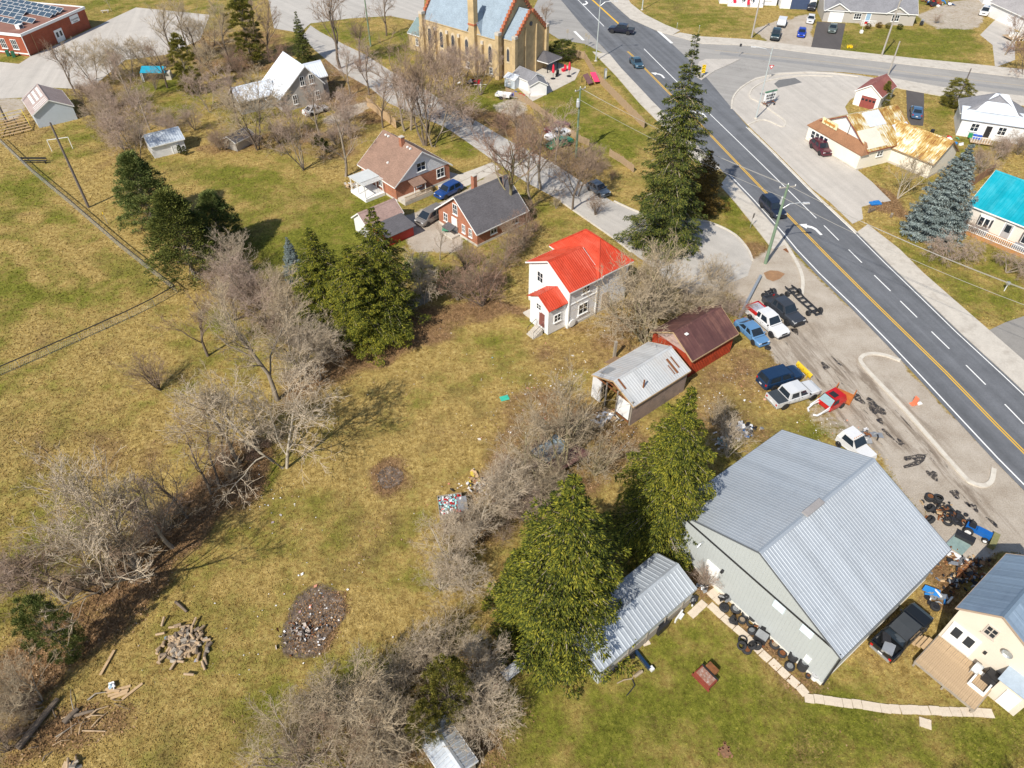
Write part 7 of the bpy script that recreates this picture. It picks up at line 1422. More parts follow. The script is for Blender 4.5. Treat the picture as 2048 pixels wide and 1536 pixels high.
# needle foliage -----------------------------------------------------------
def kites(P, D, Wd, Nrm):
    "P base points, D direction*length, Wd widths, Nrm approx face normal -> quads"
    S = np.cross(D, Nrm); S /= (np.linalg.norm(S, axis=1, keepdims=True)+1e-9); S *= Wd[:,None]*.5; M_ = P + D*.45 + Nrm*(np.linalg.norm(D,axis=1,keepdims=True)*.06)
    V_ = np.stack([P, M_+S, P+D, M_-S], 1).reshape(-1,3); n_ = len(P); return V_, np.arange(4*n_).reshape(n_,4)
def gen_spruce(seed, h=10.0, r=2.6, whorls=30, nb=8, base=.06, dens=1.0, size=.12, droop=.35, pw=.85, ragged=.25):
    rg = np.random.default_rng(seed); Ps, Ds, Ws, Ns = [], [], [], []; tk = Wood()
    tk.limb([Vector((0,0,-.05)), Vector((.03,0,h*.4)), Vector((0,.02,h*.94))], h*.022, .012, 8)
    ph = rg.uniform(0, 6.28, 6)
    for w in range(whorls):
        t = base + (1-base)*(max(0.0, w+rg.uniform(-.3,.3))/whorls)**.92; t = min(max(t, .01), .985); z = t*h; rl = r*((1-t)/(1-base))**pw*min(1, (1-t)/.22)**.55; n_ = nb if t < .8 else nb-2
        a0 = rg.uniform(0, 6.28)
        for b_ in range(n_):
            a = a0 + 2*np.pi*(b_+rg.uniform(-.35,.35))/n_; lump = 1 + ragged*.5*(math.sin(2*a+ph[0]+t*9) + .7*math.sin(3*a+ph[1]-t*14) + .6*math.sin(5*a+ph[2]+t*23))
            l = max(.15, rl*lump*rg.uniform(1-ragged, 1.0+ragged*.3)); dr = droop*rg.uniform(.6,1.3); zb = z + rg.normal(0,.06)
            ns = max(8, int(l/size*2.6*dens)); s = np.sort(rg.uniform(.08, 1.0, ns)**.8); ca, sa = np.cos(a), np.sin(a)
            rad = s*l; zz = zb + .28*l*s*(1.6 if t > .9 else .7 if t > .75 else .12) - dr*l*(s**1.6)*.9 + .16*l*np.maximum(0, s-.7)*2
            c = np.stack([ca*rad, sa*rad, zz], 1); fan = np.minimum((1.08-s)*l*.5, l*.30*np.minimum(1, s*4)) + size*.25
            for side in (-1, 1, -1, 1, 0):
                off = rg.uniform(.0, 1.0, ns)*fan*side; pt = c + np.stack([-sa*off + ca*np.abs(off)*.35, ca*off + sa*np.abs(off)*.35, -np.abs(off)*.35 + rg.normal(0,size*.35,ns)], 1)
                ang = a + side*rg.uniform(.2,1.0,ns) + rg.normal(0,.25,ns); L_ = size*rg.uniform(.9,2.1,ns)
                d = np.stack([np.cos(ang)*L_, np.sin(ang)*L_, -L_*rg.uniform(-.15,.85,ns)*(1 if t < .8 else .1)], 1)
                Ps.append(pt); Ds.append(d); Ws.append(L_*rg.uniform(.24,.42,ns)); nn = np.stack([rg.normal(0,.45,ns)+ca*.25, rg.normal(0,.45,ns)+sa*.25, np.ones(ns)], 1); Ns.append(nn/np.linalg.norm(nn,axis=1,keepdims=True))
            if l > .8 and t < .8: tk.limb([Vector((0,0,zb)), Vector((ca*l*.5, sa*l*.5, zb-dr*l*.22)), Vector((ca*l*.92, sa*l*.92, zb-dr*l*.72))], .03+.008*l, .008, 3)
    V_, F_ = kites(np.concatenate(Ps), np.concatenate(Ds), np.concatenate(Ws), np.concatenate(Ns)); return tk, (V_, F_)
def gen_puff(seed, h=10.0, r=3.5, shape='round', clumps=220, per=46, cs=.75, size=.34, base=.12, stem_h=.5):
    "clumped needle / scale foliage: pines, cedars, clipped bushes"
    rg = np.random.default_rng(seed); tk = Wood(); tk.limb([Vector((0,0,-.05)), Vector((.05,.03,h*.35)), Vector((0,0,h*.85))], h*.02, .03, 8); Ps, Ds, Ws, Ns = [], [], [], []
    for i in range(clumps):
        t = rg.uniform(0,1); z = h*(base+(1-base)*t)
        prof = {'round': math.sqrt(max(.02, 1-(2*t-1)**2))*.95+.05, 'cone': (1-t)**.7*1.0+.04, 'column': min(1, (1-t)*2.6)**.6*min(1, t*6+.5), 'pine': min(1,(t*2.2+.35))*math.sqrt(max(.01,1-t**2.4))}[shape]
        q = r*prof*math.sqrt(rg.uniform(.12,1)); a = rg.uniform(0,6.283); c = np.array([q*math.cos(a), q*math.sin(a), z + rg.normal(0,.1)])
        k = cs*rg.uniform(.65,1.3); n_ = per; u = rg.normal(0,1,(n_,3)); u /= np.linalg.norm(u,axis=1,keepdims=True); u[:,2] = np.abs(u[:,2])*.8+u[:,2]*.2; pt = c + u*(k*rg.uniform(.25,.8,(n_,1)))*np.array([1,1,.7])
        d = u*.75 + np.array([math.cos(a)*.35, math.sin(a)*.35, .35]) + rg.normal(0,.25,(n_,3)); d /= np.linalg.norm(d,axis=1,keepdims=True); L_ = size*rg.uniform(.7,1.4,n_)
        Ps.append(pt); Ds.append(d*L_[:,None]); Ws.append(L_*rg.uniform(.24,.4,n_)); nn = u + rg.normal(0,.5,(n_,3)); Ns.append(nn/np.linalg.norm(nn,axis=1,keepdims=True))
        if i % 3 == 0: tk.limb([Vector((0,0,z*.75)), Vector((c[0]*.5,c[1]*.5,z*.9)), Vector(c)], .05, .012, 3)
    V_, F_ = kites(np.concatenate(Ps), np.concatenate(Ds), np.concatenate(Ws), np.concatenate(Ns)); return tk, (V_, F_)
fol_spruce = foliage_mat('needles_spruce', [(.28,(.014,.021,.004)), (.44,(.052,.068,.008)), (.57,(.125,.135,.013)), (.72,(.27,.245,.026))])
fol_dark = foliage_mat('needles_dark', [(.28,(.012,.020,.007)), (.44,(.036,.054,.012)), (.58,(.080,.100,.016)), (.73,(.17,.165,.030))])
fol_pine = foliage_mat('needles_pine', [(.25,(.035,.056,.016)), (.43,(.090,.125,.032)), (.6,(.165,.190,.05)), (.78,(.25,.25,.08))])
fol_cedar = foliage_mat('cedar_scale', [(.25,(.045,.052,.010)), (.43,(.115,.120,.020)), (.6,(.195,.175,.03)), (.78,(.28,.22,.05))])
fol_pineo = foliage_mat('needles_olive', [(.25,(.030,.042,.010)), (.43,(.085,.105,.022)), (.6,(.155,.165,.034)), (.78,(.25,.24,.06))])
fol_blue = foliage_mat('needles_blue', [(.22,(.055,.075,.070)), (.45,(.135,.170,.165)), (.65,(.22,.27,.265)), (.82,(.33,.38,.36))])
fol_gold = foliage_mat('cedar_bronze', [(.22,(.045,.030,.008)), (.45,(.125,.080,.016)), (.65,(.20,.125,.025)), (.82,(.27,.17,.04))])
CG = {}
def conifer(px, kind, top, label, m, r_px=None, group=None, name='spruce_tree', cat='tree', hm=None, r=None, bark_i=0):
    if kind not in CG:
        CG[kind] = {'spruceA': lambda: gen_spruce(1, 10, 2.6, 36, 8, .03, 1.2, .068, .42, .72, .34), 'spruceB': lambda: gen_spruce(2, 10, 3.3, 24, 10, .03, 1.15, .078, .32, .66, .30), 'spruceC': lambda: gen_spruce(3, 10, 3.1, 26, 9, .14, 1.1, .085, .36, .74, .32), 'blue': lambda: gen_spruce(4, 10, 3.6, 26, 11, .02, .95, .12, .16, .72, .16), 'small': lambda: gen_spruce(5, 10, 2.7, 24, 8, .03, .95, .12, .28, .8, .28),
            'pine': lambda: gen_puff(6, 10, 3.6, 'cone', 330, 120, .72, .20, .10), 'pine2': lambda: gen_puff(16, 10, 3.7, 'cone', 330, 120, .80, .20, .06), 'cedar': lambda: gen_puff(7, 10, 2.3, 'column', 180, 110, .6, .24, .05), 'round': lambda: gen_puff(8, 10, 4.6, 'round', 200, 110, .85, .28, .02), 'tuft': lambda: gen_puff(9, 10, 4.0, 'cone', 170, 90, .8, .28, .05)}[kind]()
    key = (kind, m.name, bark_i)
    if key not in CG:
        tk, (V_, F_) = CG[kind]; CG[key] = (tk.mesh('trunk', BARK[bark_i]), np_mesh('crown', V_, F_, m))
    h = hm or Hz(*px, top); nr = {'spruceA':2.6,'spruceB':3.2,'spruceC':3.0,'blue':3.6,'small':2.7,'pine':4.0,'pine2':4.0,'cedar':2.6,'round':5.0,'tuft':4.3}[kind]
    t = thing(name, label, cat, (*G(*px).xy, 0), random.uniform(0,6.28), group); k = h/10; rr = (r if r else (r_px*ppm(*px) if r_px else nr*k)); t.scale = (rr/nr, rr/nr, k)
    link('trunk', CG[key][0], t); link('crown', CG[key][1], t); return t
random.seed(5)
# evergreens ----------------------------------------------------------------
conifer((1322,490), 'spruceA', 62, 'very tall dark green spruce beside the main road behind the red roofed house', fol_dark, 88)
conifer((1398,418), 'small', 300, 'bronze green shorter conifer right of the very tall spruce', fol_gold, 55, name='conifer_tree')
conifer((1312,1075), 'spruceB', 768, 'large spruce between the tin shed and the big workshop roof', fol_spruce, 112)
conifer((1120,1262), 'spruceB', 945, 'large yellow-green spruce overhanging the silver shed', fol_spruce, 148)
conifer((1050,1235), 'small', 1085, 'smaller green spruce at the left foot of the big one by the silver shed', fol_spruce, 85)
conifer((779,657), 'spruceC', 408, 'right hand spruce of the dark pair above the grey fence', fol_spruce, 78)
conifer((727,683), 'spruceC', 470, 'middle spruce of the dark group above the grey fence', fol_spruce, 82, hm=13.5)
conifer((660,650), 'spruceC', 452, 'left hand spruce of the dark group above the grey fence', fol_spruce, 78)
conifer((310,450), 'pine', 308, 'tall bushy pine at the left of the field corner group', fol_pine, 72, name='pine_tree')
conifer((388,548), 'pine2', 385, 'olive green pine leaning over the field corner', fol_pineo, 88, name='pine_tree')
conifer((452,500), 'pine', 385, 'darker pine at the right of the field corner group', fol_pine, 62, name='pine_tree')
conifer((594,560), 'blue', 474, 'small pale blue spruce left of the dark spruces', fol_blue, 26)
conifer((610,124), 'small', 22, 'narrow dark spruce behind the white roofed farmhouse', fol_dark, 24)
conifer((385,188), 'cedar', 68, 'tall olive cedar in the back yard near the tarpaulin', fol_cedar, 26, name='cedar_tree')
conifer((505,128), 'cedar', -15, 'tall dark cedar among bare trees by the street corner', fol_cedar, 32, name='cedar_tree')
conifer((1862,466), 'blue', 288, 'big dense blue spruce by the turquoise roofed house', fol_blue, 66)
conifer((1124,122), 'round', 82, 'dense round dark green bush beside the church gazebo', fol_dark, 32, name='evergreen_bush', cat='bush')
conifer((1905,214), 'round', 160, 'round dark cedar beside the white cottage', fol_cedar, 32, name='cedar_bush', cat='bush')
conifer((1762,212), 'tuft', 164, 'small yellow-green cedar beside the red garage', fol_cedar, 17, name='cedar_bush', cat='bush')
conifer((150,1318), 'round', 1206, 'single round cedar with bare stem at the lower left', fol_pine, 46, name='cedar_tree', r=1.9)
conifer((905,1440), 'round', 1330, 'yellow-green juniper among the bare bushes at the bottom', fol_cedar, 52, name='juniper_bush', cat='bush')
conifer((858,1490), 'round', 1420, 'smaller olive juniper below the yellow-green one', fol_cedar, 40, name='juniper_bush', cat='bush')
conifer((830,560), 'round', 520, 'loose grey-green shrub right of the dark spruces', fol_pine, 26, name='evergreen_bush', cat='bush')
for i, px_ in enumerate(((636,292),(648,300),(656,306))): conifer(px_, 'cedar', px_[1]-24, '%s small dark cedar in the bed beside the lawn edge' % ('left','middle','right')[i], fol_dark, 6, 'little cedars in the garden bed', 'cedar_bush', 'bush')
for i, px_ in enumerate(((352,305),(362,308),(372,310))): conifer(px_, 'cedar', px_[1]-18, '%s little cedar in front of the small white shed' % ('left','middle','right')[i], fol_dark, 5, 'little cedars by the white shed', 'cedar_bush', 'bush')
for i, px_ in enumerate(((1735,58),(1757,56),(1775,57),(1798,59))): conifer(px_, 'round', px_[1]-11, '%s clipped shrub in front of the grey bungalow' % ('leftmost','second','third','rightmost')[i], (fol_gold,fol_gold,fol_cedar,fol_dark)[i], 7, 'shrubs before the grey bungalow', 'clipped_shrub', 'bush')
# bare trees ------------------------------------------------------------------
B = bare
B((570,935),'wide',690,'pale trunked spreading bare tree beside the bright green grass patch',bk=2,tw=4)
B((555,800),'tall',600,'bare tree behind the pale trunked one in the hedge row',bk=0,tw=0); B((520,870),'shrub',790,'low bare shrub at the foot of the hedge row tree',tw=0,cat='bush',name='bare_shrub')
B((290,1150),'multi',880,'large multi stemmed bare tree in the middle of the hedge row',bk=0,tw=4); B((268,1130),'tall2',905,'tall bare tree leaning left of the multi stemmed one',bk=0,tw=0)
B((130,1205),'tall',1020,'bare tree with mauve twigs at the left edge of the hedge row',bk=0,tw=2); B((30,1180),'shrub2',1075,'bare shrub cut by the left edge of the picture',tw=2,cat='bush',name='bare_shrub')
B((205,1185),'wide',975,'spreading bare tree between the mauve twigged and multi stemmed trees',bk=1,tw=1); B((345,1095),'tall2',925,'upright bare tree right of the multi stemmed one',bk=0,tw=2); B((480,925),'tall',755,'tall bare tree just left of the pale trunked one',bk=0,tw=0); B((640,760),'wide',640,'bare tree at the lower edge of the field corner thicket',bk=0,tw=4)
for i, (px_, tp_, lab) in enumerate((((375,1036),870,'tallest thin sapling above the hedge row ditch'),((422,988),828,'thin sapling second from the pale trunked tree'),((440,976),810,'slender sapling with dark stem in the hedge row'),((452,938),835,'short sapling nearest the pale trunked tree'))): B(px_,'sapling',tp_,lab,'saplings in the hedge row',bk=1,tw=1,name='bare_sapling')
B((330,1060),'shrub2',960,'tangled grey-green shrub between saplings and multi stemmed tree',tw=0,cat='bush',name='bare_shrub')
B((320,780),'shrub2',705,'small dark bare shrub alone on the dry grass',bk=1,tw=1,cat='bush',name='bare_shrub'); B((95,905),'sapling',872,'tiny bare sapling on the dry field',bk=1,tw=1,name='bare_sapling',sxy=1.6)
B((416,712),'tall',588,'slim dark bare tree at the fence corner',bk=1,tw=1)
B((85,1405),'multi',1290,'crooked bare tree below the round cedar',bk=0,tw=0); B((30,1420),'dense',1330,'tangled brush at the left edge by the fallen logs',tw=0,cat='bush',name='brush_thicket'); B((15,1500),'shrub',1420,'brush over the thick log in the lower left corner',tw=1,cat='bush',name='brush_thicket')
TH = [((600,740),'dense',610,'tangled thicket left of the grey fence, nearest part',4),((655,715),'dense',620,'thicket touching the left end of the grey fence',4),((620,655),'wide',540,'tall bare thicket tree left of the dark spruces',0),((545,665),'dense',545,'mauve thicket in the middle of the field corner',2),((500,610),'dense',500,'thicket under the olive pine at the field corner',2),((475,560),'shrub2',460,'pale upright bare shrub under the field corner pines',4),((570,600),'shrub',520,'grey bare shrub between pines and blue spruce',0),((470,640),'shrub',560,'reddish low thicket at the fence corner',2),((580,690),'tall2',560,'bare tree rising from the thicket by the fence',0)]
for px_, k_, tp_, lab, tw_ in TH: B(px_,k_,tp_,lab,'thicket at the field corner',tw=tw_,cat='bush' if k_ not in ('wide','tall2') else 'tree',name='bare_thicket')
B((849,608),'wide',500,'pale gnarled bare tree at the right end of the grey fence',bk=2,tw=4); B((965,612),'shrub',505,'big fan shaped reddish shrub left of the red roofed house',bk=1,tw=3,cat='bush',name='bare_shrub',sxy=1.25); B((915,600),'dense',520,'bare bush between the gnarled tree and the reddish shrub',tw=1,cat='bush',name='bare_shrub'); B((930,540),'shrub2',475,'brush behind the reddish shrub below the brick house',tw=1,cat='bush',name='bare_shrub'); B((1010,520),'dense',440,'brush against the dark roofed brick house',tw=1,cat='bush',name='bare_shrub'); B((1045,490),'shrub2',420,'reddish brush at the street side of the dark roofed house',tw=3,cat='bush',name='bare_shrub'); B((880,520),'sapling',440,'thin saplings behind the bungalow driveway',tw=1,name='bare_sapling')
B((1280,680),'wide',505,'large spreading bare tree between the red roofed house and the barn',bk=3,tw=0,sxy=1.15); B((1296,690),'multi',520,'second bare tree overhanging the maroon barn roof',bk=3,tw=0,sxy=1.2); B((1375,640),'dense',545,'grey brush behind the barn by the turning circle',tw=0,cat='bush',name='bare_shrub',sxy=1.2); B((1440,620),'dense',560,'brush between the barn and the steel beam',tw=0,cat='bush',name='bare_shrub'); B((1420,560),'shrub',500,'thin brush at the edge of the turning circle',tw=0,cat='bush',name='bare_shrub'); B((1310,600),'dense',520,'brush along the side wall of the red roofed house',tw=0,cat='bush',name='bare_shrub')
for px_, k_, tp_, lab, tw_ in (((1125,948),'multi',775,'forked bare tree in the brush left of the tin shed',0),((1046,942),'tall2',830,'bare tree in the brush by the rubbish',0),((1000,1000),'dense',880,'tangled brush behind the can crate',4),((950,1090),'wide',960,'pale bare tree beside the can crate',4),((1150,890),'shrub2',800,'brush at the broken end of the tin shed',0),((900,1120),'dense',1010,'brush below the can crate',4),((1080,1010),'dense',910,'brush over the fallen shed roof',0),((880,1180),'shrub',1090,'low brush left of the overhanging spruce',4),((1190,950),'shrub',850,'brush between the forked tree and the spruce',0),((940,1180),'dense',1080,'brush under the left side of the spruce',4)): B(px_,k_,tp_,lab,'brush between field and sheds',bk=3 if tw_ == 0 else 2,tw=tw_,cat='tree' if k_ in ('multi','tall2','wide') else 'bush',name='bare_tree' if k_ in ('multi','tall2','wide') else 'bare_thicket')
for px_, k_, tp_, lab, tw_ in (((735,1463),'wide',1260,'leaning bare tree in the middle of the bottom thicket',0),((700,1450),'tall2',1270,'bare tree left in the bottom thicket',0),((610,1530),'dense',1380,'brown spreading bush at the bottom edge',0),((690,1545),'dense',1400,'brown bush at the bottom edge by the leaning tree',1),((860,1345),'shrub',1225,'grey bare bush under the overhanging spruce',4),((970,1390),'wide',1235,'pale bare tree right of the yellow-green juniper',4),((965,1455),'dense',1340,'bare bush above the tiny hut',4),((900,1300),'dense',1190,'bare bush at the top of the bottom thicket',0),((800,1400),'dense',1280,'bare bush left of the juniper',0),((640,1450),'shrub',1350,'thin bush at the left of the bottom thicket',0),((840,1480),'shrub2',1410,'pale dry shrub above the tiny hut',4),((790,1530),'dense',1420,'brown bush left of the tiny hut',0)): B(px_,k_,tp_,lab,'thicket at the bottom of the field',tw=tw_,cat='tree' if k_ in ('wide','tall2') else 'bush',name='bare_tree' if k_ in ('wide','tall2') else 'bare_thicket')
B((2005,1600),'shrub',1440,'bare branching shrub at the lower right corner',bk=2,tw=2,cat='bush',name='bare_shrub',hm=3.4); B((1905,1590),'shrub',1480,'bare twigs of a shrub cut by the bottom edge',bk=2,tw=2,cat='bush',name='bare_shrub',hm=2.6)
B((1412,1172),'shrub2',1120,'small bare shrub in the gap between shed and workshop',tw=2,cat='bush',name='bare_shrub'); B((1455,915),'shrub',835,'bare grey bush in front of the scrap pile',bk=2,tw=4,cat='bush',name='bare_shrub'); B((1425,850),'shrub',790,'brush at the right of the large spruce',tw=0,cat='bush',name='bare_shrub')
# street and yard trees, top
for px_, k_, tp_, lab, tw_, bk_ in (((850,292),'multi',92,'large many stemmed street tree beside the bungalow',1,1),((866,294),'wide',105,'second trunk group of the large street tree by the bungalow',2,0),((692,353),'tall2',205,'bare tree on the lawn left of the bungalow',2,0),((608,340),'multi',215,'twin stemmed bare tree on the lawn below the farmhouse',2,0),((680,137),'tall',-40,'very tall bare tree at the street corner',1,1),((738,190),'tall2',85,'bare tree at the end of the farm lane',2,1),((766,256),'tall',150,'bare tree beside the board fence panels',2,1),((517,300),'wide',130,'bare tree in front of the farmhouse wing',0,1),((773,71),'tall2',-30,'bare tree on the church lawn by the street',1,1),((809,262),'tall',130,'bare street tree behind the bungalow chimney',2,0),((822,260),'tall2',120,'slim street tree next to the large many stemmed one',2,0),((152,189),'tall',95,'bare tree at the edge of the school lot',1,1),((225,160),'dense',70,'grey-green thicket beside the school lot',0,0),((265,150),'wide',60,'wide bare tree at the school lot thicket',0,0),((335,176),'tall2',75,'bare tree beside the tarpaulin shelter',1,1),((280,320),'wide',185,'bare tree with pinkish twigs left of the small white shed',2,0),((230,260),'dense',175,'pinkish thicket below the school lot',2,0),((300,260),'tall2',165,'bare tree above the small white shed',2,0),((401,127),'tall',20,'bare tree in the street corner grove, left',0,1),((457,129),'tall2',5,'bare tree in the street corner grove, middle',0,1),((430,150),'dense',70,'undergrowth of the street corner grove',0,1),((540,125),'tall',10,'bare tree in the street corner grove, right',1,1),((420,225),'wide',120,'bare tree left of the farmhouse wing',2,0),((560,145),'shrub2',85,'brown brush behind the farmhouse',3,1),((660,165),'shrub',120,'dark brush right of the farmhouse',1,1),((450,300),'dense',240,'brush around the dark roofed lean shed',1,1),((640,270),'tall2',165,'bare tree over the farmhouse yard',2,0),((560,290),'shrub',235,'brush in the farmhouse garden',2,1),
    ((1082,378),'tall2',225,'bare street tree opposite the green coupe',1,0),((1024,440),'tall',230,'bare tree rising in front of the dark roofed house',3,3),((1155,392),'wide',265,'bare tree beside the slate hatchback',1,1),((1145,420),'tall',300,'slim bare tree above the red roof',1,1),((1060,400),'tall2',260,'bare tree between the street and the dark roofed house',1,0),((1190,430),'shrub2',385,'low brush along the street kerb',1,1),((1000,262),'shrub',225,'low red-brown brush on the church side verge',3,1),((945,250),'shrub',215,'brown brush along the church side verge',3,1),((930,170),'wide',70,'bare tree against the church wall',2,1),((1090,55),'tall2',5,'bare tree behind the church chancel',1,1),((223,22),'sapling',-15,'small bare tree on the school lawn',0,2),((1180,340),'shrub',285,'brush beside the verge pole',2,1)): B(px_,k_,tp_,lab,bk=bk_,tw=tw_,name='bare_tree' if k_ not in ('dense','shrub','shrub2') else 'bare_thicket',cat='tree' if k_ not in ('dense','shrub','shrub2') else 'bush')
for px_, k_, tp_, lab, tw_, bk_ in (((190,175),'wide',60,'bare tree leaning over the school lot edge',0,0),((215,235),'wide',135,'pinkish bare tree between the blue shed and the school lot',2,0),((250,300),'dense',205,'pinkish brush right of the blue shed',2,0),((265,215),'tall2',110,'bare tree in the thicket under the school lot',2,0),((300,140),'dense',60,'grey thicket behind the tarpaulin shelter',0,0),((350,130),'tall',15,'bare tree at the far edge of the school lot',0,1),((375,110),'tall2',0,'bare grove tree nearest the school lot',0,1),((480,150),'dense',90,'brush at the foot of the dark cedar',3,1),((425,110),'wide',5,'spreading bare grove tree behind the olive cedar',0,1),((520,105),'tall2',-20,'bare grove tree beside the dark cedar',2,1),((390,260),'dense',195,'tan brush left of the farmhouse wing',2,0),((350,255),'shrub',205,'tan brush above the small white shed',0,0),((480,255),'tall2',140,'bare tree beside the farmhouse porch',2,1),((700,260),'wide',165,'bare tree by the farm lane',2,0),((640,225),'shrub',180,'brush along the farmhouse drive',2,1),((720,145),'shrub2',110,'brush along the street bank',3,1),((700,190),'tall2',95,'bare tree on the street bank above the farm lane',2,0),((900,230),'dense',160,'brush at the church side of the street',2,1),((880,160),'wide',85,'bare tree spreading before the church wall',2,0),((1110,330),'tall2',215,'bare tree beside the verge cars',2,0),((1040,330),'tall',205,'slim bare tree on the street verge',2,1)): B(px_,k_,tp_,lab,bk=bk_,tw=tw_,name='bare_tree' if k_ not in ('dense','shrub','shrub2') else 'bare_thicket',cat='tree' if k_ not in ('dense','shrub','shrub2') else 'bush')
B((1795,397),'multi',312,'bare tree in front of the restaurant wing',bk=2,tw=0); B((1905,520),'weep',440,'drooping bare shrub left on the turquoise house lawn',tw=2,cat='bush',name='weeping_shrub',sxy=1.3); B((2012,545),'weep',485,'drooping bare shrub right on the turquoise house lawn',tw=2,cat='bush',name='weeping_shrub',sxy=1.35); B((1945,470),'weep',425,'drooping bare shrub nearest the white railing',tw=2,cat='bush',name='weeping_shrub')
B((1960,350),'shrub',290,'brush behind the turquoise roof',tw=2,cat='bush',name='bare_thicket'); B((1990,320),'dense',270,'brush below the white cottage',tw=2,cat='bush',name='bare_thicket'); B((2035,310),'dense',250,'brush at the right edge below the cottage',tw=1,cat='bush',name='bare_thicket'); B((1885,300),'shrub',270,'low brush behind the restaurant wing',tw=2,cat='bush',name='bare_thicket'); B((2046,150),'wide',50,'large bare tree at the right edge over the side road',bk=1,tw=3); B((2010,110),'tall2',20,'reddish bare tree in front of the grey house',tw=3); B((1870,47),'shrub2',25,'small bare bush on the bungalow lawn',tw=2,cat='bush',name='bare_shrub'); B((1590,-8),'dense',-40,'bare bush behind the garage at the top',tw=1,cat='bush',name='bare_thicket')
# undergrowth: many low clumps that nothing tells apart inside each place
rgu = random.Random(9)
for pts, n_, hh, tws, lab, grp in (
    ([(150,1200),(250,1110),(340,1040),(420,980),(500,910),(545,870)], 24, (1.2,3.0), (0,1,3), 'low twiggy undergrowth clump along the hedge row ditch', 'undergrowth in the hedge row'),
    ([(470,560),(520,620),(580,690),(640,710),(600,640),(680,690)], 20, (2.0,4.2), (2,0,1), 'low twiggy undergrowth clump in the field corner thicket', 'undergrowth at the field corner'),
    ([(880,1110),(960,1050),(1020,960),(1080,900),(1150,860),(1000,1080),(1100,980)], 26, (1.5,3.6), (0,2,1), 'low twiggy undergrowth clump between the open field and the sheds', 'undergrowth by the sheds'),
    ([(560,1500),(640,1440),(740,1400),(840,1330),(960,1330),(1000,1400),(900,1400),(760,1500),(940,1480)], 34, (1.2,2.8), (0,4,0,1), 'low twiggy undergrowth clump in the bottom thicket', 'undergrowth in the bottom thicket'),
    ([(170,200),(230,230),(280,290),(330,260),(260,180),(420,160),(480,140),(390,110),(540,150)], 30, (2.0,4.5), (2,0,1), 'low twiggy undergrowth clump among the upper left yard trees', 'undergrowth in the upper left yards'),
    ([(420,290),(520,290),(600,280),(680,290),(660,200),(730,200)], 18, (1.5,3.5), (2,1), 'low twiggy undergrowth clump round the farmhouse garden', 'undergrowth round the farmhouse'),
    ([(870,590),(930,580),(1000,560),(1040,500),(1060,450),(1120,420)], 18, (1.8,3.6), (1,3,0), 'low twiggy undergrowth clump between the brick house and the red roofed house', 'undergrowth by the brick house'),
    ([(1270,640),(1330,620),(1400,590),(1450,590),(1440,640)], 14, (1.8,3.8), (0,2), 'low twiggy undergrowth clump behind the barn', 'undergrowth behind the barn'),
    ([(0,1400),(60,1440),(20,1500),(90,1380)], 9, (1.0,2.2), (0,1), 'low twiggy undergrowth clump by the fallen logs at lower left', 'undergrowth by the fallen logs'),
    ([(1940,360),(1990,320),(2040,300),(1900,310)], 9, (1.5,2.8), (2,1), 'low twiggy undergrowth clump below the white cottage', 'undergrowth below the cottage'),
    ([(900,235),(960,245),(1030,260),(1180,330),(1220,350)], 12, (1.2,2.4), (3,1), 'low twiggy undergrowth clump on the church side verge', 'undergrowth on the verge')):
    for i in range(n_):
        k = rgu.randrange(len(pts)-1); t_ = rgu.random(); x_ = pts[k][0]*(1-t_)+pts[k+1][0]*t_ + rgu.gauss(0,14); y_ = pts[k][1]*(1-t_)+pts[k+1][1]*t_ + rgu.gauss(0,9)
        B((x_, y_), rgu.choice(('shrub','shrub2','dense')), 0, lab, grp, tw=rgu.choice(tws), cat='bush', name='twiggy_bush', hm=rgu.uniform(*hh), sxy=1.25)
for px_, k_, tp_, lab, tw_ in (((905,185),'wide',75,'bare tree with spread crown close to the church chimney',2),((860,150),'tall2',40,'bare tree before the left end of the church',2),((960,190),'multi',95,'many stemmed bare tree before the church wall',2),((720,130),'tall2',30,'bare tree across the street from the church lawn',1)): B(px_,k_,tp_,lab,tw=tw_,bk=1)
# ------------------------------------------------------------------ grass tufts, leaf litter and scattered litter (nobody could count them)
rg = np.random.default_rng(77)
GXf, GYf = gx, gy
def sample(px, py, ch):
    i = np.clip(np.searchsorted(gx, px)-1, 0, nxg-2); j = np.clip(np.searchsorted(gy, py)-1, 0, nyg-2); return P4[j, i, ch]
def scatter(n, seed):
    "points spread evenly over the picture, so nearer ground gets more"
    r = np.random.default_rng(seed); u = r.uniform(-40, 2088, n); v_ = r.uniform(-20, 1580, n)**1.0
    dx = u-1024; dy = FPX*_c+(768-v_)*_s; dz_ = -FPX*_s+(768-v_)*_c; t = CAM_H/-dz_; return dx*t, dy*t
def in_poly(px, py, poly):
    ins = np.zeros(px.shape, bool); n_ = len(poly)
    for i in range(n_):
        ax, ay = poly[i][0], poly[i][1]; bx, by = poly[(i+1) % n_][0], poly[(i+1) % n_][1]; ins ^= ((ay > py) != (by > py)) & (px < (bx-ax)*(py-ay)/((by-ay)+1e-12)+ax)
    return ins
HARD = []
for o in bpy.data.objects:
    if o.get('kind') == 'structure' and o.type == 'MESH' and o.name.split('.')[0] not in ('ground',):
        vs_ = [v_.co for v_ in o.data.vertices]; nm = o.name.split('.')[0]
        if nm == 'kerb': continue
        n_ = len(vs_)//2 if o.data.polygons and len(o.data.polygons) > 1 else len(vs_); HARD.append([(v_.x, v_.y) for v_ in vs_[:n_]])
def keep_off(px, py):
    k = np.ones(px.shape, bool)
    for pl_ in HARD: k &= ~in_poly(px, py, pl_)
    return k & (sample(px, py, 2) < .45)
m_tuft, nt, p, L = nodes('grass_tufts'); c, n2, n3 = ground_colour(nt)
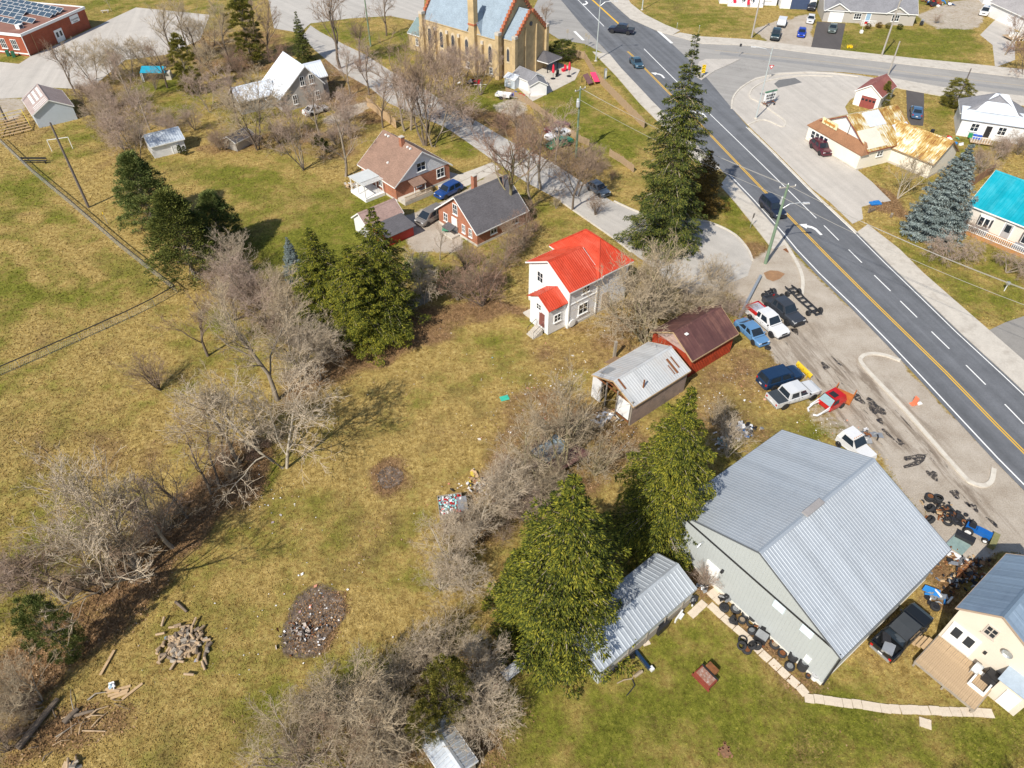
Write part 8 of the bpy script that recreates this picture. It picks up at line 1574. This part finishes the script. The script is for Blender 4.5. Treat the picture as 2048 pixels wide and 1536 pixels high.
g_ = nt.nodes.new('ShaderNodeNewGeometry'); c = MIX(nt, 1.0, c, RAMP(nt, g_.outputs['Random Per Island'], [(0, (.72,.70,.66)), (.6, (1.0,1.0,.97)), (1, (1.28,1.25,1.2))]), 'MULTIPLY')
L(c, p.inputs['Base Color']); p.inputs['Roughness'].default_value = .9; p.inputs['Specular IOR Level'].default_value = .1
px_, py_ = scatter(420000, 5); k = keep_off(px_, py_); px_, py_ = px_[k], py_[k]; n_ = len(px_)
a = rg.uniform(0, 6.283, n_); lean = rg.uniform(.2, 1.1, n_); hgt = rg.uniform(.05, .13, n_)*(.8+.4*sample(px_,py_,1)); dist = np.hypot(px_, py_); sz = .8+dist/110.0; hgt = hgt*np.minimum(sz, 1.8)
P = np.stack([px_, py_, np.full(n_, -.01)], 1); D = np.stack([np.cos(a)*hgt*lean, np.sin(a)*hgt*lean, hgt], 1); S = np.stack([-np.sin(a), np.cos(a), np.zeros(n_)], 1)*(rg.uniform(.02,.06,n_)*np.minimum(sz,2.0))[:,None]
V_ = np.stack([P-S, P+S, P+D], 1).reshape(-1,3); tme = np_mesh('grass_tufts', V_, np.arange(3*n_).reshape(n_,3), m_tuft)
ca = tme.color_attributes.new('paint', 'FLOAT_COLOR', 'POINT'); cols = np.repeat(np.stack([sample(px_,py_,q_) for q_ in range(4)], 1), 3, 0).astype(np.float32); ca.data.foreach_set('color', cols.ravel())
tag(link('grass_tufts', tme), 'dry and green grass growing over the field and lawns', 'grass', kind='stuff')
m_leaf = foliage_mat('dead_leaf', [(.2,(.12,.06,.03)), (.45,(.24,.135,.065)), (.65,(.36,.225,.12)), (.85,(.46,.34,.22))], .9)
px_, py_ = scatter(200000, 8); k = (rg.uniform(0,1,len(px_)) < (sample(px_,py_,1)-.25)*1.1) & keep_off(px_, py_); px_, py_ = px_[k], py_[k]; n_ = len(px_)
a = rg.uniform(0,6.283,n_); s_ = rg.uniform(.05,.12,n_); P = np.stack([px_,py_,rg.uniform(.02,.07,n_)],1); D = np.stack([np.cos(a)*s_*2, np.sin(a)*s_*2, rg.normal(0,.04,n_)],1); nn = np.stack([rg.normal(0,.4,n_),rg.normal(0,.4,n_),np.ones(n_)],1)
V_, F_ = kites(P, D, s_*1.2, nn/np.linalg.norm(nn,axis=1,keepdims=True)); tag(link('leaf_litter', np_mesh('leaf_litter', V_, F_, m_leaf)), 'brown fallen leaves under the hedge row and thickets', 'leaves', kind='stuff')
m_lit, nt, p, L = nodes('litter'); g_ = nt.nodes.new('ShaderNodeNewGeometry'); L(RAMP(nt, g_.outputs['Random Per Island'], [(0,(.75,.75,.75)),(.5,(.7,.66,.6)),(.7,(.45,.36,.26)),(.85,(.6,.2,.12)),(1,(.2,.4,.5))]), p.inputs['Base Color'])
LIT = []
for cx, cy, rx, ry, n_ in ((1150,740,140,60,110),(1080,790,120,60,90),(1440,790,60,60,60),(1000,860,120,60,45),(620,1240,60,70,80),(850,740,200,120,30),(1500,770,60,40,50),(540,1000,60,60,40),(700,1100,250,250,50),(940,1000,60,60,90),(1640,850,80,40,60),(480,1300,250,120,50),(1230,850,60,40,80)):
    for _ in range(n_):
        q = G(cx+rg.normal(0,.5)*rx, cy+rg.normal(0,.5)*ry); LIT.append((q.x, q.y))
LIT = np.array(LIT); n_ = len(LIT); a = rg.uniform(0,6.283,n_); s_ = rg.exponential(.035,n_)+.03; P = np.stack([LIT[:,0],LIT[:,1],np.full(n_,.06)],1); D = np.stack([np.cos(a)*s_*2,np.sin(a)*s_*2,rg.uniform(0,.06,n_)],1); nn = np.stack([rg.normal(0,.3,n_),rg.normal(0,.3,n_),np.ones(n_)],1)
V_, F_ = kites(P, D, s_*1.5, nn/np.linalg.norm(nn,axis=1,keepdims=True)); tag(link('scattered_litter', np_mesh('scattered_litter', V_, F_, m_lit)), 'small scraps of litter scattered over the field', 'litter', kind='stuff')
bpy.context.view_layer.update()
